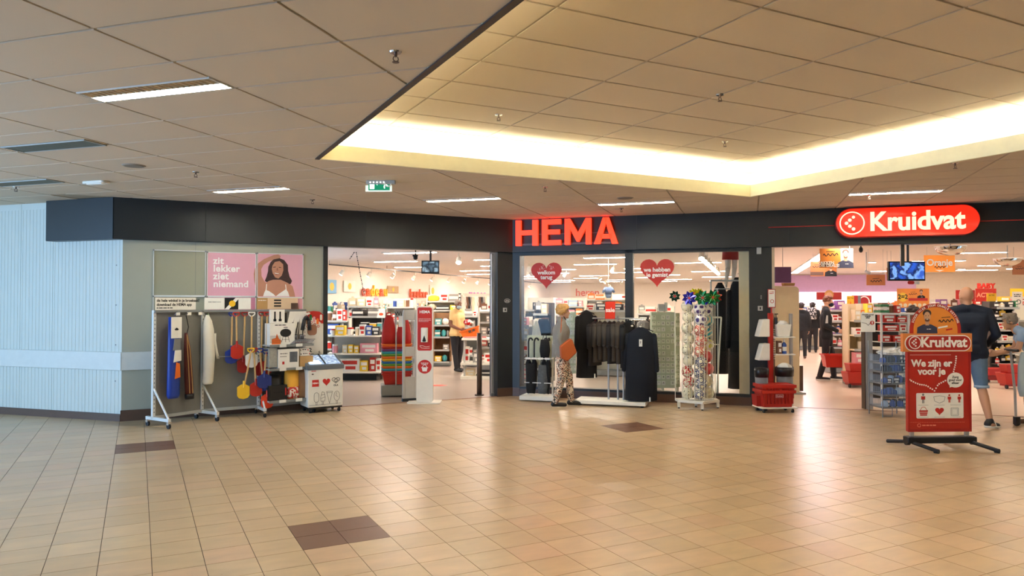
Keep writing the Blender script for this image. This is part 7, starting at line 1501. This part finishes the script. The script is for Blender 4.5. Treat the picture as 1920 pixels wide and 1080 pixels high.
block(1894, 1990, 17.5, 1.55, (.4, .8, 1.2), 'white framed shelf unit at the right edge', ['box', 'hanging pack'], ['white', 'cream', 'grey', 'brown'], 'at the right picture edge', seed=58)
block(1800, 1990, 21.5, 1.75, (.6, 1.0, 1.3, 1.55), 'long baby goods shelf under the word BABY', ['box', 'bottle'], ['white', 'cream', 'pink', 'pale blue', 'red', 'yellow'], 'of the baby goods shelf', seed=59, wr=(.15, .3))
block(1580, 1740, 25., 1.4, (.4, .8, 1.2), 'long low shelf before the lit back wall', ['box', 'bottle', 'jar'], ['pink', 'white', 'purple', 'red', 'green'], 'of shelf before lit wall', seed=60, wr=(.15, .3))
t = thing('red_bench', 'red wheeled basket trolley under the dark shelf right of the bald man', 'trolley', AT(1872, 14.9), FV); B().rbox(-.33, .30, -.12, .12, .16, .30, .05).build('tub', red, t, bevel=.01); b = B(); [b.cyl((x-.012, 0, .035), (x+.012, 0, .035), .035, n=12) for x in (-.22, .2)]; o = b.build('caster', rubber, t); B().box(-.24, .22, -.01, .01, .05, .17).build('frame', red_dk, t)
for px, dd_, lab in ((1601, 14.1, 'small red basket trolley under the cream shelf unit'), (1893, 13.9, 'red round-wheeled basket at the right edge of the aisle')):
    c = AT(px, dd_); t = thing('basket_trolley', lab, 'trolley', c, FV); B().prism([(-.16, -.12), (.16, -.12), (.16, .12), (-.16, .12)], .09, .30, 0, [(-.2, -.15), (.2, -.15), (.2, .15), (-.2, .15)]).build('tub', red, t, bevel=.006); B().prism([(-.12, -.1), (.12, -.1), (.12, .1), (-.12, .1)], .30, .46, 0, [(-.15, -.12), (.15, -.12), (.15, .12), (-.15, .12)]).build('upper_tub', red, t, bevel=.006)
    for x in (-.13, .13): B().cyl((x-.012, -.08, .04), (x+.012, -.08, .04), .04, n=12).build('caster', rubber, t)
    B().box(-.14, .14, -.1, .1, .05, .09).build('underframe', red_dk, t)

# ============================================================ RED PAVEMENT SIGN
d = 8.28; c = AT(1757, d); k_ = d/F; FS = Fr(c.x, c.y, FV+.04); t = thing('pavement_sign', 'red Kruidvat sign on black feet with an orange arch of a smiling man', 'sign', c, FV+.04)
def sx(px): return (px-1757)*k_
def sz(py): return zz(py, d, 1757)
W0, W1 = sx(1697), sx(1818)
redm = mat('sign_red', (176, 36, 24), .35, coat=.3)
B().box(W0, W1, -.02, .03, sz(808), sz(657)).build('panel', redm, t, bevel=.008); b = B(); b.box(W0, W1, -.026, -.0205, sz(808), sz(803)); b.box(W0, W0+.02, -.026, -.0205, sz(803), sz(657)); b.box(W1-.02, W1, -.026, -.0205, sz(803), sz(657)); b.build('snap_frame', red_dk, t)
B().plate(rc(sx(1688), sx(1820), sz(659), sz(625)), -.03, .02).build('header_board', mat('header_orange', (216, 128, 60), .5), t); Hm = (sz(659)+sz(625))/2
B().plate(stadium(sx(1691), sx(1818), sz(658), sz(628)), -.034, -.0305).build('header_border', whiteprint, t); B().plate(stadium(sx(1691)+.011, sx(1818)-.011, sz(658)+.011, sz(628)-.011), -.037, -.0345).build('header_oval', redm, t)
text('Kruidvat', .158, whiteprint, t, (sx(1765), -.038, Hm), off=.005, ext=.001, sx=.97); ring(B(), sx(1710), Hm, .062, .072, -.039, -.0375, 28).build('logo_ring', whiteprint, t); b = B(); [b.plate(circ(sx(1710)+a, Hm+q, .0105, 10), -.039, -.0375) for a, q in ((-.03, 0), (-.012, .018), (.008, .036), (-.012, -.018), (.008, -.036), (.012, 0))]; b.build('logo_dots', whiteprint, t)
# arch
ax, ar = sx(1752), sx(1801)-sx(1752); az = sz(618); arch = [(ax-ar, sz(627)), (ax+ar, sz(627))]+circ(ax, az, ar, 26, None, 0, 180)
B().plate(arch, -.012, -.002).build('arch_board', redm, t); ir = ar*.86; B().plate([(ax-ir, sz(627)), (ax+ir, sz(627))]+circ(ax, az, ir, 26, None, 0, 180), -.0135, -.0122).build('arch_field', ob, t)
manprint(t, sx(1736), sz(627), .285, -.0136, mat('print_navy_shirt', (0, 0, 0))); script_(t, sx(1772), sz(601), .17, -.0136); B().plate([(sx(1757), sz(616)), (sx(1775), sz(613)), (sx(1775), sz(610)), (sx(1757), sz(613))], -.016, -.0145).build('print_strip', whiteprint, t); B().plate([(sx(1772), sz(620)), (sx(1784), sz(618)), (sx(1784), sz(615)), (sx(1772), sz(617))], -.016, -.0145).build('print_strip', redprint, t)
msg = 'SCOOR HIER JOUW ORANJE KETTING'
for i, ch in enumerate(msg):
    if ch == ' ': continue
    a = R(164-148*(i+.5)/len(msg)); rr_ = ar*.925; o = text(ch, .034, whiteprint, t, (ax+rr_*math.cos(a), -.0135, az+rr_*math.sin(a)), off=.0008, ext=.0005); o.rotation_euler = (PI/2, 0, 0); o.rotation_euler.rotate_axis('Z', a-PI/2)
text('We zijn er', .108, whiteprint, t, (sx(1743), -.0215, sz(681)), off=.004, ext=.001); text('voor je', .108, whiteprint, t, (sx(1743), -.0215, sz(696)), off=.004, ext=.001)
b = B(); line2(b, [(sx(1702), sz(665)), (sx(1780), sz(665))], .003, -.022, -.0205)
path = [(1701, 711), (1704, 713), (1708, 715), (1712, 717), (1716, 718.5), (1720, 720), (1724, 720.5), (1728, 721), (1732, 722), (1736, 724), (1740, 727), (1744, 729), (1748, 732), (1751, 727), (1754, 722), (1757, 719), (1761, 717), (1765, 715), (1769, 713), (1790, 668), (1790, 672), (1789.5, 676), (1789, 680), (1788, 684), (1787, 688), (1786, 692), (1785, 696)]
for px, py in path: b.plate(circ(sx(px), sz(py), .0095, 8), -.0225, -.0205)
b.build('dotted_line', whiteprint, t)
b = B(); b.plate(circ(sx(1788), sz(712), .095, 26, .085), -.0225, -.0205); b.plate([(sx(1777), sz(718)), (sx(1784), sz(724)), (sx(1777), sz(726))], -.0225, -.0205); b.build('speech_bubble', whiteprint, t)
text('Zorg\ngoed voor\nelkaar', .036, inkblack, t, (sx(1788), -.0228, sz(712)), off=.001, ext=.0005)
B().plate(stadium(sx(1713), sx(1803), sz(783), sz(736), .015), -.0225, -.0205).build('white_card', whiteprint, t)
def figure(cx, cy, s, torso): 
    b = B(); b.plate(circ(sx(cx), sz(cy-8*s), .013*s, 10), -.0242, -.023); b.plate(rc(sx(cx)-.012*s, sx(cx)-.002*s, sz(cy+8*s), sz(cy)), -.0242, -.023); b.plate(rc(sx(cx)+.002*s, sx(cx)+.012*s, sz(cy+8*s), sz(cy)), -.0242, -.023); b.build('pictogram', grey if torso else redprint, t); B().plate(rc(sx(cx)-.023*s, sx(cx)+.023*s, sz(cy+1*s), sz(cy-5*s)), -.0243, -.0231).build('pictogram', redprint, t)
figure(1726, 747, 1, True); figure(1776, 747, .85, False); figure(1795, 747, .85, False)
b = B(); line2(b, [(sx(1746), sz(743)), (sx(1757), sz(741)), (sx(1768), sz(743)), (sx(1766), sz(751)), (sx(1757), sz(755)), (sx(1748), sz(751))], .004, -.0242, -.023, True); line2(b, rc(sx(1779), sx(1793), sz(778), sz(764)), .004, -.0242, -.023, True); line2(b, rc(sx(1781), sx(1791), sz(776), sz(766)), .002, -.0242, -.023, True)
for cx, cy in ((1726, 758.5), (1757, 758.5), (1788, 758.5), (1726, 781), (1757, 781), (1788, 781)): greek(b, sx(cx-10), sx(cx+10), sz(cy), .003, -.024, -.023, int(cx))
b.build('pictogram', grey, t)
b = B(); b.plate([(sx(1718), sz(768)), (sx(1735), sz(768)), (sx(1733), sz(778)), (sx(1720), sz(778))], -.0242, -.023); line2(b, [(sx(1720), sz(768)), (sx(1724), sz(762)), (sx(1729), sz(762)), (sx(1733), sz(768))], .005, -.0242, -.023); b.build('pictogram', redprint, t); line2(line2(B(), [(sx(1719), sz(771.5)), (sx(1734), sz(771.5))], .004, -.0248, -.0243), [(sx(1719), sz(775)), (sx(1734), sz(775))], .004, -.0248, -.0243).build('pictogram', whiteprint, t)
B().plate(heart(sx(1757), sz(770.5), .10, .085), -.0242, -.023).build('pictogram', redprint, t)
b = B(); ring(b, sx(1718), sz(796), .016, .021, -.0225, -.0205, 16); greek(b, sx(1724), sx(1750), sz(797), .012, -.0225, -.0205, 9); [b.box(sx(1700)+.02*k, sx(1700)+.01+.02*k, -.022, -.0205, sz(790.5), sz(790)) for k in range(32)]; b.build('footer_print', mat('print_salmon', (0, 0, 0)), t)
for px in (1706, 1811): B().box(sx(px)-.02, sx(px)+.02, -.01, .02, sz(818), sz(807)).build('leg_post', silver, t)
b = B(); b.box(sx(1694), sx(1825), -.06, .06, sz(829), sz(817)); b.build('foot_beam', black, t, bevel=.012)
for px in (1697, 1822): b = B(); b.cyl((sx(px)-.02, 0, sz(825)), (sx(px)+.02, 0, sz(825)), .05, n=16); b.build('pivot', black, t, bevel=.004)
for px, sgn in ((1704, 1), (1816, 1)):
    B().tube([(sx(px), -.03, .07), (sx(px)+.12, -.30, .025)], .022, 8).build('foot', black, t); B().tube([(sx(px), .03, .07), (sx(px)-.1, .30, .025)], .022, 8).build('foot', black, t)
    B().cyl((sx(px)+.10, -.27, .022), (sx(px)+.125, -.31, .022), .025, n=8).build('end_cap', rubber, t)
# trolley held by the person at the right edge
c = AT(1912, 9.75); FTz = Fr(c.x, c.y, FV); t = thing('shopping_trolley', 'light grey shopping trolley at the right edge with a yellow bag', 'trolley', c, FV)
for x in (-.07, .12): B().tube([(x, 0, .08), (x-.01, 0, .45), (x-.06, 0, .98)], .016, 8).build('frame_tube', silver, t)
b = B(); b.tube([(-.10, -.1, 1.0), (-.10, .15, 1.0)], .018, 8); b.build('handlebar', black, t); q = B().rbox(-.10, -.02, -.03, .03, .02, .12, .02).build('wheel_housing', black, t); B().cyl((-.08, 0, .035), (-.04, 0, .035), .035, n=12).build('wheel', rubber, q)
t = thing('cloth_bag', 'pale blue grey cloth bag hanging on the trolley at the right edge', 'bag', FTz.w(-.02, -.10), FV); B().loft([(.40, .06, .04, .04), (.5, .085, .06, .05), (.8, .08, .05, .06), (.98, .04, .03, .02)], 20).build('bag', mat('pale_cloth', (178, 192, 192), .8), t, True)
t = thing('yellow_bag', 'yellow and white bag cut by the right edge of the picture', 'bag', FTz.w(.10, -.12), FV); B().loft([(.42, .09, .05, .03), (.6, .10, .06, .04), (.98, .10, .05, .03)], 20).build('bag', yellow, t, True); B().loft([(.78, .104, .064, .03), (.86, .104, .06, .03)], 20).build('red_band', redprint, t, True)
for k, o in PR.items():
    if k not in used: bpy.data.objects.remove(o)
